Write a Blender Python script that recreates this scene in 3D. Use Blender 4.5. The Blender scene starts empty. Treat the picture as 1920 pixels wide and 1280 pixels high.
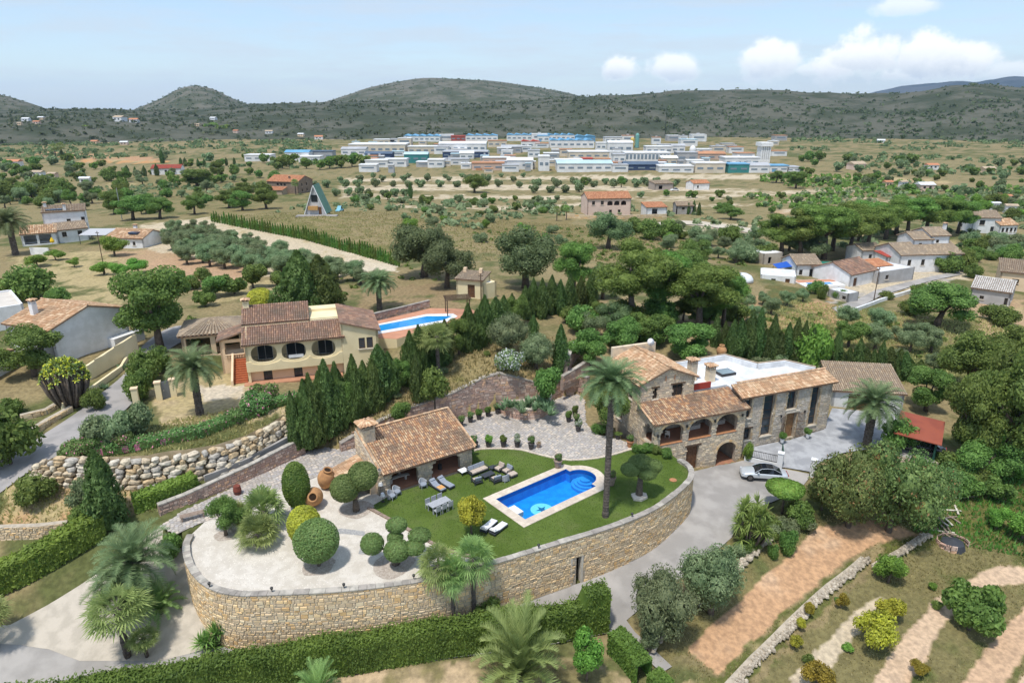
import bpy, bmesh, math, random
import numpy as np
from mathutils import Vector, Matrix, noise as mnoise
from mathutils.geometry import delaunay_2d_cdt
S = bpy.context.scene
COL = S.collection
R = math.radians
rnd = random.Random(7)
# ------------------------------------------------------------------ camera
CAM_H = 37.5
PITCH = math.atan(440 / 1280)
cd = bpy.data.cameras.new('camera')
cd.sensor_width = 36
cd.lens = 24
cd.clip_start = 0.5
cd.clip_end = 40000
cam = bpy.data.objects.new('camera', cd)
cam.location = (0, 0, CAM_H)
cam.rotation_euler = (R(90) - PITCH, 0, 0)
COL.objects.link(cam)
S.camera = cam
# ------------------------------------------------------------------ sun, exposure
SUN_EL, SUN_AZ = R(68), R(-150)         # azimuth from +Y, clockwise: the sun stands to the left, a little behind the camera
sl = bpy.data.lights.new('sun', 'SUN')
sl.energy = 2.5
sl.angle = R(4)
sl.color = (1.0, 0.955, 0.88)
sun = bpy.data.objects.new('sun', sl)
sdir = Vector((math.sin(SUN_AZ) * math.cos(SUN_EL), math.cos(SUN_AZ) * math.cos(SUN_EL), math.sin(SUN_EL)))
sun.rotation_euler = (-sdir).to_track_quat('-Z', 'Y').to_euler()
sun.location = (-60, 20, 150)
COL.objects.link(sun)
S.view_settings.view_transform = 'Standard'
S.view_settings.look = 'None'
S.view_settings.exposure = 0.58
S.view_settings.gamma = 1.0
S.view_settings.use_curve_mapping = False
S.render.engine = 'CYCLES'
S.cycles.max_bounces = 6
S.cycles.diffuse_bounces = 3
S.cycles.glossy_bounces = 2
S.cycles.transmission_bounces = 3
S.cycles.transparent_max_bounces = 4
S.cycles.volume_bounces = 0
S.cycles.use_denoising = True
S.cycles.caustics_reflective = False
S.cycles.caustics_refractive = False
# ------------------------------------------------------------------ node helpers
def sv(nd, **kw):
 for k, v in kw.items():
  setattr(nd, k, v)
 return nd
def ramp(nt, fac, stops, interp='LINEAR'):
 n = nt.nodes.new('ShaderNodeValToRGB')
 cr = n.color_ramp
 cr.interpolation = interp
 while len(cr.elements) < len(stops):
  cr.elements.new(0.5)
 for e, (p, c) in zip(cr.elements, stops):
  e.position = p
  e.color = (c[0], c[1], c[2], 1)
 nt.links.new(fac, n.inputs[0])
 return n.outputs[0]
def mixc(nt, fac, a, b, mode='MIX'):
 n = nt.nodes.new('ShaderNodeMix')
 n.data_type = 'RGBA'
 n.blend_type = mode
 n.clamp_factor = True
 for i, v in ((0, fac), (6, a), (7, b)):
  if isinstance(v, (int, float)):
   n.inputs[i].default_value = v
  elif isinstance(v, (tuple, list)):
   n.inputs[i].default_value = (v[0], v[1], v[2], 1)
  else:
   nt.links.new(v, n.inputs[i])
 return n.outputs[2]
def mth(nt, op, a, b=None, c=None, clamp=False):
 n = nt.nodes.new('ShaderNodeMath')
 n.operation = op
 n.use_clamp = clamp
 for i, v in enumerate((a, b, c)):
  if v is None:
   continue
  if isinstance(v, (int, float)):
   n.inputs[i].default_value = v
  else:
   nt.links.new(v, n.inputs[i])
 return n.outputs[0]
def vmth(nt, op, a, b=None):
 n = nt.nodes.new('ShaderNodeVectorMath')
 n.operation = op
 for i, v in enumerate((a, b)):
  if v is None:
   continue
  if isinstance(v, (tuple, list)):
   n.inputs[i].default_value = v
  else:
   nt.links.new(v, n.inputs[i])
 return n.outputs[1] if op in ('LENGTH', 'DISTANCE', 'DOT_PRODUCT') else n.outputs[0]
def noise(nt, vec, scale, detail=4, rough=0.55, out=0):
 n = nt.nodes.new('ShaderNodeTexNoise')
 n.inputs['Scale'].default_value = scale
 n.inputs['Detail'].default_value = detail
 n.inputs['Roughness'].default_value = rough
 if vec is not None:
  nt.links.new(vec, n.inputs['Vector'])
 return n.outputs[out]
def sstep(nt, x, a, b):
 n = nt.nodes.new('ShaderNodeMapRange')
 n.interpolation_type = 'SMOOTHSTEP'
 for i, v in ((0, x), (1, a), (2, b), (3, 0.0), (4, 1.0)):
  if isinstance(v, (int, float)):
   n.inputs[i].default_value = v
  else:
   nt.links.new(v, n.inputs[i])
 return n.outputs[0]
# ------------------------------------------------------------------ photograph geometry: a pixel of the 1920x1280 frame as a ray
CP, SP = math.cos(PITCH), math.sin(PITCH)
def ray(px, py):
 x, v = (px - 960) / 1280.0, -(py - 640) / 1280.0
 return (x, CP + v * SP, v * CP - SP)
def G(px, py, z=0.0):
 d = ray(px, py)
 t = (z - CAM_H) / d[2]
 return (d[0] * t, d[1] * t)
def proj(x, y, z):
 x, y, z = np.asarray(x, float), np.asarray(y, float), np.asarray(z, float) - CAM_H
 yc = y * SP + z * CP
 zc = y * CP - z * SP
 return 960 + 1280 * x / zc, 640 - 1280 * yc / zc
# ------------------------------------------------------------------ world: sky and clouds
W = bpy.data.worlds.new('World')
S.world = W
W.use_nodes = True
nt = W.node_tree
nt.nodes.clear()
wo = nt.nodes.new('ShaderNodeOutputWorld')
bg = nt.nodes.new('ShaderNodeBackground')
bg.inputs[1].default_value = 0.15
sky = nt.nodes.new('ShaderNodeTexSky')
sky.sky_type = 'NISHITA'
sky.sun_disc = False
sky.sun_elevation = SUN_EL
sky.sun_rotation = SUN_AZ
sky.altitude = 100
sky.air_density = 1.0
sky.dust_density = 0.6
sky.ozone_density = 2.2
tc = nt.nodes.new('ShaderNodeTexCoord')
D = vmth(nt, 'NORMALIZE', tc.outputs['Generated'])
sep = nt.nodes.new('ShaderNodeSeparateXYZ')
nt.links.new(D, sep.inputs[0])
# thin high veil, streaked, over the whole sky
flat = vmth(nt, 'MULTIPLY', D, (4.5, 4.5, 34.0))
veil = sstep(nt, noise(nt, flat, 0.9, 7, 0.66), 0.34, 0.66)
col = mixc(nt, mth(nt, 'MULTIPLY', veil, 0.62), mixc(nt, 0.5, sky.outputs[0], (1.9, 2.6, 3.6)), (3.2, 3.55, 4.0))
# heaped clouds: (azimuth, elevation in degrees, half width, half height)
def dir_of(px, py):
 d = Vector(ray(px, py)).normalized()
 return d
puffs = [(1160, 130, 32, 28, 1), (1262, 128, 44, 25, .9), (1445, 116, 64, 38, .95), (1570, 125, 60, 40, 1), (1625, 108, 72, 48, 1), (1745, 108, 74, 50, 1), (1800, 116, 66, 42, 1),
         (1520, 130, 36, 13, .7), (1690, 135, 60, 22, .7), (1890, 132, 60, 20, .6), (1700, 12, 56, 20, .6),
         (2120, 110, 90, 45, 1), (2400, 60, 120, 60, 1), (-260, 120, 70, 30, .8), (-600, 60, 120, 55, .9), (2700, -40, 140, 70, 1)]
wob = noise(nt, vmth(nt, 'MULTIPLY', D, (1, 1, 1.2)), 15.0, 6, 0.62)
wob2 = noise(nt, D, 55.0, 5, 0.65)
wsum = mth(nt, 'ADD', mth(nt, 'MULTIPLY', wob, 1.9), mth(nt, 'MULTIPLY', wob2, 0.75))
cl = None
shade = None
for (px, py, hw, hh, st) in puffs:
 c = dir_of(px, py)
 k = 1 / math.hypot(1280, math.hypot(px - 960, py - 640))
 rel = vmth(nt, 'SUBTRACT', D, (c.x, c.y, c.z))
 rel = vmth(nt, 'MULTIPLY', rel, (1 / (hw * k), 1 / (hw * k), 1 / (hh * k)))
 dist = vmth(nt, 'LENGTH', rel)
 v = mth(nt, 'SUBTRACT', mth(nt, 'SUBTRACT', 2.42, dist), wsum)
 m = mth(nt, 'MULTIPLY', sstep(nt, v, 0.0, 0.5), st)
 s_ = nt.nodes.new('ShaderNodeSeparateXYZ')
 nt.links.new(rel, s_.inputs[0])
 low = mth(nt, 'MULTIPLY', m, sstep(nt, mth(nt, 'ADD', s_.outputs[2], mth(nt, 'MULTIPLY', wob2, 0.7)), 0.75, -0.5))
 cl = m if cl is None else mth(nt, 'MAXIMUM', cl, m)
 shade = low if shade is None else mth(nt, 'MAXIMUM', shade, low)
ccol = mixc(nt, shade, (5.5, 5.55, 5.6), (3.3, 3.65, 4.1))
col = mixc(nt, mth(nt, 'MULTIPLY', cl, 0.93), col, ccol)
nt.links.new(col, bg.inputs[0])
nt.links.new(bg.outputs[0], wo.inputs[0])
# ------------------------------------------------------------------ materials
MATS = {}
def mat(name, c1, c2=None, scale=2.0, rough=0.85, bump=0.0, bscale=None, pal=None, isl=0.0, objv=0.0, spec=0.25,
  metal=0.0, transl=0.0, attr=None, detail=5, world=False, c3=None, c3scale=0.3, alpha=None, coat=0.0, lo=0.38, hi=0.62):
 if name in MATS:
  return MATS[name]
 m = bpy.data.materials.new(name)
 m.use_nodes = True
 nt = m.node_tree
 b = nt.nodes['Principled BSDF']
 out = nt.nodes['Material Output']
 tcn = nt.nodes.new('ShaderNodeTexCoord')
 geo = nt.nodes.new('ShaderNodeNewGeometry')
 vec = geo.outputs['Position'] if world else tcn.outputs['Object']
 if pal:
  k = len(pal)
  col = ramp(nt, geo.outputs['Random Per Island'], [(i / k, p) for i, p in enumerate(pal)], 'CONSTANT')
  if c2:
   col = mixc(nt, sstep(nt, noise(nt, vec, scale, detail), 0.40, 0.75), col, c2)
 elif c2:
  col = mixc(nt, sstep(nt, noise(nt, vec, scale, detail), lo, hi), c1, c2)
 else:
  col = mixc(nt, 0.0, c1, c1)
 if attr:
  an = nt.nodes.new('ShaderNodeAttribute')
  an.attribute_name = attr
  col = mixc(nt, 1.0, col, an.outputs['Color'], 'MULTIPLY')
 if c3:
  col = mixc(nt, sstep(nt, noise(nt, vec, c3scale, 5), 0.5, 0.72), col, c3)
 if isl or objv:
  h = nt.nodes.new('ShaderNodeHueSaturation')
  v = None
  if isl:
   v = mth(nt, 'MULTIPLY_ADD', geo.outputs['Random Per Island'], 2 * isl, 1 - isl)
  if objv:
   oi = nt.nodes.new('ShaderNodeObjectInfo')
   w = mth(nt, 'MULTIPLY_ADD', oi.outputs['Random'], 2 * objv, 1 - objv)
   v = w if v is None else mth(nt, 'MULTIPLY', v, w)
   hu = mth(nt, 'MULTIPLY_ADD', oi.outputs['Random'], objv * 0.12, 0.5 - objv * 0.06)
   nt.links.new(hu, h.inputs['Hue'])
  nt.links.new(v, h.inputs['Value'])
  nt.links.new(col, h.inputs['Color'])
  col = h.outputs[0]
 nt.links.new(col, b.inputs['Base Color'])
 b.inputs['Roughness'].default_value = rough
 b.inputs['Specular IOR Level'].default_value = spec
 b.inputs['Metallic'].default_value = metal
 if coat:
  b.inputs['Coat Weight'].default_value = coat
  b.inputs['Coat Roughness'].default_value = 0.05
 if bump:
  bn = nt.nodes.new('ShaderNodeBump')
  bn.inputs['Strength'].default_value = 1.0
  bn.inputs['Distance'].default_value = bump
  nt.links.new(noise(nt, vec, bscale or scale * 4, 5, 0.6), bn.inputs['Height'])
  nt.links.new(bn.outputs[0], b.inputs['Normal'])
 if transl:
  tr = nt.nodes.new('ShaderNodeBsdfTranslucent')
  nt.links.new(col, tr.inputs[0])
  ms = nt.nodes.new('ShaderNodeMixShader')
  ms.inputs[0].default_value = transl
  nt.links.new(b.outputs[0], ms.inputs[1])
  nt.links.new(tr.outputs[0], ms.inputs[2])
  nt.links.new(ms.outputs[0], out.inputs[0])
 MATS[name] = m
 return m
def leafmat(name, dark, light, tr=0.4, objv=0.2, flower=None, ffrac=0.1):
 if name in MATS:
  return MATS[name]
 m = bpy.data.materials.new(name)
 m.use_nodes = True
 nt = m.node_tree
 b = nt.nodes['Principled BSDF']
 out = nt.nodes['Material Output']
 geo = nt.nodes.new('ShaderNodeNewGeometry')
 oi = nt.nodes.new('ShaderNodeObjectInfo')
 r0 = geo.outputs['Random Per Island']
 big = noise(nt, geo.outputs['Position'], 0.55, 2)
 f = mth(nt, 'ADD', mth(nt, 'MULTIPLY', r0, 0.55), mth(nt, 'MULTIPLY', sstep(nt, big, 0.3, 0.7), 0.45))
 col = mixc(nt, f, dark, light)
 h = nt.nodes.new('ShaderNodeHueSaturation')
 nt.links.new(mth(nt, 'MULTIPLY_ADD', oi.outputs['Random'], 2 * objv, 1 - objv), h.inputs['Value'])
 nt.links.new(mth(nt, 'MULTIPLY_ADD', oi.outputs['Random'], 0.06, 0.47), h.inputs['Hue'])
 h.inputs['Saturation'].default_value = 0.97
 nt.links.new(col, h.inputs['Color'])
 col = h.outputs[0]
 if flower:
  col = mixc(nt, mth(nt, 'GREATER_THAN', mth(nt, 'FRACT', mth(nt, 'MULTIPLY', r0, 7.31)), 1 - ffrac), col, flower)
 nt.links.new(col, b.inputs['Base Color'])
 b.inputs['Roughness'].default_value = 0.62
 b.inputs['Specular IOR Level'].default_value = 0.35
 t = nt.nodes.new('ShaderNodeBsdfTranslucent')
 nt.links.new(col, t.inputs[0])
 ms = nt.nodes.new('ShaderNodeMixShader')
 ms.inputs[0].default_value = tr
 nt.links.new(b.outputs[0], ms.inputs[1])
 nt.links.new(t.outputs[0], ms.inputs[2])
 nt.links.new(ms.outputs[0], out.inputs[0])
 MATS[name] = m
 return m
def glassmat(name, col=(0.02, 0.025, 0.03), rough=0.08):
 m = mat(name, col, rough=rough, spec=0.6)
 return m
# ------------------------------------------------------------------ meshes
class MB:
 """collects geometry for one mesh object"""
 def __init__(s):
  s.v, s.f, s.m = [], [], []
 def add(s, vs, fs, mi=0):
  o = len(s.v)
  s.v.extend([tuple(p) for p in vs])
  s.f.extend([tuple(i + o for i in f) for f in fs])
  s.m.extend([mi] * len(fs))
 def box(s, x0, x1, y0, y1, z0, z1, mi=0, M=None, bottom=True):
  vs = [(x0, y0, z0), (x1, y0, z0), (x1, y1, z0), (x0, y1, z0), (x0, y0, z1), (x1, y0, z1), (x1, y1, z1), (x0, y1, z1)]
  if M is not None:
   vs = [tuple(M @ Vector(p)) for p in vs]
  fs = [(4, 5, 6, 7), (0, 1, 5, 4), (1, 2, 6, 5), (2, 3, 7, 6), (3, 0, 4, 7)]
  if bottom:
   fs.append((3, 2, 1, 0))
  s.add(vs, fs, mi)
  return s
 def prism(s, poly, z0, z1, mi=0):
  n = len(poly)
  a = sum(poly[i][0] * poly[(i + 1) % n][1] - poly[(i + 1) % n][0] * poly[i][1] for i in range(n))
  if a < 0:
   poly = poly[::-1]
  zf0 = z0 if callable(z0) else (lambda *_: z0)
  zf1 = z1 if callable(z1) else (lambda *_: z1)
  vs = [(p[0], p[1], zf0(*p)) for p in poly] + [(p[0], p[1], zf1(*p)) for p in poly]
  fs = [tuple(range(n, 2 * n)), tuple(range(n - 1, -1, -1))]
  fs += [(i, (i + 1) % n, n + (i + 1) % n, n + i) for i in range(n)]
  s.add(vs, fs, mi)
  return s
 def tube(s, pts, rad, n=6, mi=0, cap=True):
  pts = [Vector(p) for p in pts]
  if not isinstance(rad, (list, tuple)):
   rad = [rad] * len(pts)
  vs, fs = [], []
  for i, p in enumerate(pts):
   d = (pts[min(i + 1, len(pts) - 1)] - pts[max(i - 1, 0)])
   d = d.normalized() if d.length > 1e-9 else Vector((0, 0, 1))
   a = d.cross(Vector((0.31, 0.95, 0.05) if abs(d.z) > 0.8 else (0, 0, 1))).normalized()
   b = d.cross(a)
   for k in range(n):
    t = 2 * math.pi * k / n
    vs.append(p + (a * math.cos(t) + b * math.sin(t)) * rad[i])
  for i in range(len(pts) - 1):
   for k in range(n):
    fs.append((i * n + k, i * n + (k + 1) % n, (i + 1) * n + (k + 1) % n, (i + 1) * n + k))
  if cap:
   fs.append(tuple(range(n - 1, -1, -1)))
   fs.append(tuple((len(pts) - 1) * n + k for k in range(n)))
  s.add(vs, fs, mi)
  return s
 def lathe(s, prof, n=14, mi=0, cx=0, cy=0, cz=0, M=None):
  vs, fs = [], []
  for (r, z) in prof:
   for k in range(n):
    t = 2 * math.pi * k / n
    p = Vector((cx + r * math.cos(t), cy + r * math.sin(t), cz + z))
    vs.append(tuple(M @ p) if M is not None else tuple(p))
  for i in range(len(prof) - 1):
   for k in range(n):
    fs.append((i * n + k, i * n + (k + 1) % n, (i + 1) * n + (k + 1) % n, (i + 1) * n + k))
  fs.append(tuple(range(n - 1, -1, -1)))
  fs.append(tuple((len(prof) - 1) * n + k for k in range(n)))
  s.add(vs, fs, mi)
  return s
 def quad(s, a, b, c, d, mi=0):
  s.add([a, b, c, d], [(0, 1, 2, 3)], mi)
  return s
 def np(s, V, F, mi=0):
  o = len(s.v)
  s.v.extend(map(tuple, np.asarray(V, float).tolist()))
  s.f.extend([tuple(f) for f in (np.asarray(F) + o).tolist()])
  s.m.extend([mi] * len(F))
  return s
 def build(s, name, mats, parent=None, smooth=False, loc=None, rz=0.0, kind=None, label=None, cat=None, group=None, bevel=0):
  me = bpy.data.meshes.new(name)
  me.from_pydata(s.v, [], s.f)
  if not isinstance(mats, (list, tuple)):
   mats = [mats]
  for mm in mats:
   me.materials.append(mm)
  if len(mats) > 1:
   me.polygons.foreach_set('material_index', s.m)
  if smooth:
   me.polygons.foreach_set('use_smooth', [True] * len(me.polygons))
  me.update()
  o = bpy.data.objects.new(name, me)
  COL.objects.link(o)
  if parent is not None:
   o.parent = parent
  if loc is not None:
   o.location = loc
  o.rotation_euler.z = rz
  if bevel:
   bv = o.modifiers.new('bevel', 'BEVEL')
   bv.width = bevel
   bv.segments = 2
   bv.limit_method = 'ANGLE'
  return tag(o, label, cat, group, kind)
def tag(o, label=None, cat=None, group=None, kind=None):
 if label: o['label'] = label
 if cat: o['category'] = cat
 if group: o['group'] = group
 if kind: o['kind'] = kind
 return o
def thing(name, label, cat, loc=(0, 0, 0), rz=0.0, group=None):
 o = bpy.data.objects.new(name, None)
 o.empty_display_size = 0.3
 COL.objects.link(o)
 o.location = loc
 o.rotation_euler.z = rz
 return tag(o, label, cat, group)
def npmesh(name, V, F, mats, parent=None, smooth=False, kind=None, mi=None, link=True):
 V = np.asarray(V, np.float32)
 F = np.asarray(F, np.int32)
 k = F.shape[1]
 me = bpy.data.meshes.new(name)
 me.vertices.add(len(V))
 me.vertices.foreach_set('co', V.ravel())
 me.loops.add(F.size)
 me.loops.foreach_set('vertex_index', F.ravel())
 me.polygons.add(len(F))
 me.polygons.foreach_set('loop_start', np.arange(0, F.size, k, dtype=np.int32))
 me.polygons.foreach_set('loop_total', np.full(len(F), k, np.int32))
 if smooth:
  me.polygons.foreach_set('use_smooth', np.ones(len(F), bool))
 for mm in (mats if isinstance(mats, (list, tuple)) else [mats]):
  me.materials.append(mm)
 if mi is not None:
  me.polygons.foreach_set('material_index', np.asarray(mi, np.int32))
 me.update(calc_edges=True)
 me.validate()
 o = bpy.data.objects.new(name, me)
 if link:
  COL.objects.link(o)
 if parent is not None:
  o.parent = parent
 if kind:
  o['kind'] = kind
 return o
def kids(o):
 return [c for c in KIDS.get(o.name, [])] if o.name in KIDS else list(o.children)
KIDS = {}
def copy_tree(o, parent=None):
 c = o.copy()
 COL.objects.link(c)
 if parent is not None:
  c.parent = parent
 for ch in kids(o):
  copy_tree(ch, c)
 return c
# ------------------------------------------------------------------ 2D helpers
def inside(poly, X, Y):
 X, Y = np.asarray(X, float), np.asarray(Y, float)
 r = np.zeros(X.shape, bool)
 n = len(poly)
 for i in range(n):
  x0, y0 = poly[i]
  x1, y1 = poly[(i + 1) % n]
  if y0 == y1:
   continue
  c = ((y0 > Y) != (y1 > Y)) & (X < (x1 - x0) * (Y - y0) / (y1 - y0) + x0)
  r ^= c
 return r
def crom(pts, k=6, closed=False):
 """Catmull-Rom through the points"""
 out = []
 n = len(pts)
 rng = range(n if closed else n - 1)
 for i in rng:
  g = lambda j: np.array(pts[j % n] if closed else pts[max(0, min(n - 1, j))], float)
  p0, p1, p2, p3 = g(i - 1), g(i), g(i + 1), g(i + 2)
  for t in np.linspace(0, 1, k, endpoint=False):
   out.append(tuple(0.5 * ((2 * p1) + (-p0 + p2) * t + (2 * p0 - 5 * p1 + 4 * p2 - p3) * t * t + (-p0 + 3 * p1 - 3 * p2 + p3) * t ** 3)))
 if not closed:
  out.append(tuple(map(float, pts[-1])))
 return out
def resample(poly, step, closed=True):
 out = []
 n = len(poly)
 for i in range(n if closed else n - 1):
  a, b = np.array(poly[i], float), np.array(poly[(i + 1) % n], float)
  k = max(1, int(round(np.linalg.norm(b - a) / step)))
  for t in range(k):
   out.append(tuple(a + (b - a) * t / k))
 if not closed:
  out.append(tuple(map(float, poly[-1])))
 return out
def sheet(name, poly, zf, m, step=0.6, kind='structure', parent=None, label=None, skirt=0.0):
 """a draped sheet bounded by poly (world xy); zf(x, y) arrays -> z"""
 b = resample(poly, step)
 xs, ys = [p[0] for p in b], [p[1] for p in b]
 gx, gy = np.meshgrid(np.arange(min(xs), max(xs), step), np.arange(min(ys), max(ys), step))
 gx, gy = gx.ravel(), gy.ravel()
 k = inside(b, gx, gy)
 gx, gy = gx[k], gy[k]
 vs = [Vector(p) for p in b] + [Vector((x, y)) for x, y in zip(gx, gy)]
 n = len(b)
 r = delaunay_2d_cdt(vs, [(i, (i + 1) % n) for i in range(n)], [], 1, 1e-4)
 V2 = np.array([(p.x, p.y) for p in r[0]])
 F = np.array([f[::1] for f in r[2] if len(f) == 3])
 Z = zf(V2[:, 0], V2[:, 1]) if callable(zf) else np.full(len(V2), zf)
 V = np.c_[V2, Z]
 a, bb, cc = V[F[:, 0]], V[F[:, 1]], V[F[:, 2]]
 nz = np.cross(bb - a, cc - a)[:, 2]
 F[nz < 0] = F[nz < 0][:, ::-1]
 o = npmesh(name, V, F, m, parent, smooth=True, kind=kind)
 if label: o['label'] = label
 return o
# ------------------------------------------------------------------ terrain height: surveyed points (pixel, height) and smooth interpolation
L = 3.65                       # level of the lawn terrace
CTRL = [(1430,895,0),(1360,872,0),(1350,950,-.2),(1250,1045,-.6),(1100,1105,-.9),(900,1165,-1),(700,1200,-1.1),(440,1205,-1.2),(100,1240,-1.4),(0,1245,-1.4),(-120,1260,-1.5),
 (60,1200,-1.3),(180,1160,-.6),(250,1090,.8),(300,1040,2.0),(350,985,3.2),(400,955,3.6),(480,905,3.7),(560,865,3.75),(640,835,3.8),
 (30,1120,1.0),(180,1010,3.0),(300,945,3.9),(60,950,4.3),(200,945,4.2),(60,1040,2.0),(10,1060,1.6),(-100,1000,3.4),
 (100,920,4.3),(250,918,4.2),(400,898,4.1),(540,838,4.2),(120,862,6.5),(300,850,6.6),(450,805,6.6),(540,760,6.5),
 (10,890,5.4),(100,790,6.1),(200,720,6.8),(290,660,7.3),(330,635,7.6),(150,700,7.6),(100,740,7.0),(30,780,6.4),(0,830,5.8),(160,670,8),(-120,800,6),
 (380,775,6.4),(480,745,6.3),(560,725,6.0),(650,715,6.2),(600,825,5.2),(700,760,6.5),(800,700,7.6),(900,640,8.6),(960,600,8.6),
 (720,790,6.2),(790,762,6.6),(850,735,6.9),(900,712,7.8),(930,697,8.3),(993,677,8.6),(800,735,7.3),(870,690,8.4),(930,660,8.8),
 (1050,705,6.3),(1080,660,7),(1050,640,8),(1120,600,7.8),(1250,600,7),(1350,640,6.6),(1300,630,6.8),(1450,645,4.8),(1560,670,3.2),(1650,700,2.2),(1700,740,1.5),
 (1420,850,.6),(1480,850,.9),(1500,810,1.3),(1560,790,1.4),(1600,770,1.5),(1640,790,1.4),(1690,830,1.0),
 (1600,640,2),(1700,620,1.5),(1850,620,1),(1600,560,1.2),(1750,540,1),(1900,560,1),(1900,700,.5),(1850,800,-.3),(1900,880,-1),(1800,900,-1),(1750,950,-1.4),(1900,960,-1.8),
 (1640,1000,-1.2),(1560,980,-.9),(1500,930,-.4),(1450,1000,-.9),(1400,1050,-1),(1350,1150,-1.8),(1300,1230,-2.2),(1180,1230,-1.9),(1500,1080,-1.7),(1600,1030,-1.8),
 (1640,1100,-3),(1500,1240,-3.4),(1750,1080,-3),(1700,1240,-3.6),(1880,1100,-3.2),(1900,1250,-3.8),(1780,1030,-2.4),(2100,1100,-3.5),(2100,800,-1),(2200,600,0),
 (1000,1270,-2.2),(700,1275,-2.2),(300,1300,-2.2),(0,1320,-2.2),(1150,1250,-2.1),(-200,1300,-2),(700,1500,-2.8),(1500,1500,-3.8),(100,1500,-2.6),
 (750,600,8.6),(890,565,9),(700,560,8.5),(600,600,8),(400,600,8),(300,560,8),(200,600,8),(100,560,7.5),(0,600,7.5),(-200,600,7.5),
 (100,500,6.5),(300,500,6.5),(500,500,7),(700,490,7),(820,530,8),(950,530,8),(130,470,6),(0,460,5),(400,420,5),(600,405,7.5),(720,420,6),(900,450,6),(1000,480,6.5),(1150,480,5.5),(1300,500,4),(1450,500,2),
 (200,400,2),(400,370,0),(600,360,-1),(850,400,2),(1000,410,1.5),(1140,405,1),(1300,410,.5),(1500,420,0),(1600,470,0),(1860,440,-1),(1750,400,-2),(1900,380,-3),(0,390,0),(-300,450,3),(2200,450,-1)]
for _x in range(-400, 2400, 350):
 CTRL += [(_x, 345, -3), (_x, 325, -4)]
_cx = np.array([G(a, b, z) for a, b, z in CTRL])
_cz = np.array([z for *_, z in CTRL], float)
for _r in (600, 1000, 1600, 2600):
 for _a in range(-60, 61, 15):
  _cx = np.vstack([_cx, [_r * math.sin(R(_a)), _r * math.cos(R(_a))]])
  _cz = np.append(_cz, -4.0)
def _phi(d2):
 return -np.sqrt(d2 + 9.0)
_n = len(_cx)
_A = np.zeros((_n + 1, _n + 1))
_A[:_n, :_n] = _phi(((_cx[:, None] - _cx[None]) ** 2).sum(-1)) + np.eye(_n) * 1.2
_A[_n, :_n] = _A[:_n, _n] = 1
_w = np.linalg.solve(_A, np.r_[_cz, 0])
_w0, _w = _w[_n], _w[:_n]
def hsmooth(x, y):
 x, y = np.atleast_1d(np.asarray(x, float)), np.atleast_1d(np.asarray(y, float))
 out = np.empty(x.size)
 xf, yf = x.ravel(), y.ravel()
 for i in range(0, xf.size, 20000):
  d2 = (xf[i:i + 20000, None] - _cx[None, :, 0]) ** 2 + (yf[i:i + 20000, None] - _cx[None, :, 1]) ** 2
  out[i:i + 20000] = _phi(d2) @ _w + _w0
 return out.reshape(x.shape)
# terrace outline (top of the big retaining wall, then along the house, courtyard and path)
WALL_PX = [(352,1000),(344,1018),(346,1045),(362,1075),(392,1100),(440,1113),(500,1113),(640,1106),(800,1086),(925,1055),(1050,1017),(1150,986),(1225,955),(1270,924),(1297,898),(1300,880),(1292,868),(1276,858)]
WALL = crom([G(a, b, L + .35) for a, b in WALL_PX], 5)
HO, HA = G(1225, 842, L), R(21)
HU, HV = Vector((math.cos(HA), math.sin(HA), 0)), Vector((-math.sin(HA), math.cos(HA), 0))
def hp(u, v):
 return (HO[0] + HU.x * u + HV.x * v, HO[1] + HU.y * u + HV.y * v)
# edge between lawn / gravel and the paved path and courtyard
EDGE_PX = [(1215,838),(1185,842),(1150,852),(1110,860),(1060,862),(1010,852),(975,843),(930,841),(895,843),(884,850)]
EDGE = crom([G(a, b, L) for a, b in EDGE_PX], 4)
BACK_PX = [(655,876),(600,890),(560,905),(500,930),(440,955),(390,972)]
BACK = crom([G(a, b, L) for a, b in BACK_PX], 4)
TERRACE = WALL + [hp(1.0, -.05), hp(0, 0)] + EDGE + [G(790,858,L), G(700,880,L)] + BACK
# courtyard and path, a level floor cut into the slope
COURT_PX = [(655,876),(600,890),(540,912),(470,940),(405,968),(360,985),(330,1000),(300,985),(345,955),(430,915),(520,872),(570,845),(610,838),(640,842),(700,832),(760,812),(850,786),(905,772),(940,768),(975,765),(1015,758),(1055,742),(1085,738),(1096,748),(1098,790),(1115,812),(1160,822),(1200,835)]
COURT = [G(a, b, L + .1) for a, b in COURT_PX] + EDGE
HOUSE_FP = [hp(-.5,-.1), hp(11.7,-.1), hp(11.7,.7), hp(24.5,.7), hp(23.6,6.3), hp(18,6.6), hp(16.5,10.6), hp(-.2,10.4), hp(-1.4,3.6)]
YO, YA = G(*(465.6, 718.1), 6.3), R(17)
YU, YV = Vector((math.cos(YA), math.sin(YA), 0)), Vector((-math.sin(YA), math.cos(YA), 0))
def yp(u, v):
 return (YO[0] + YU.x * u + YV.x * v, YO[1] + YU.y * u + YV.y * v)
# (polygon, highest, lowest) -> terrain is clamped between the two inside the polygon
BED = [G(a, b, L) for a, b in [(1088,737),(1100,790),(1118,812),(1160,822),(1205,838)]] + [hp(-.2, 1), hp(-.2, 10.8), hp(-4, 11.2)]
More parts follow.
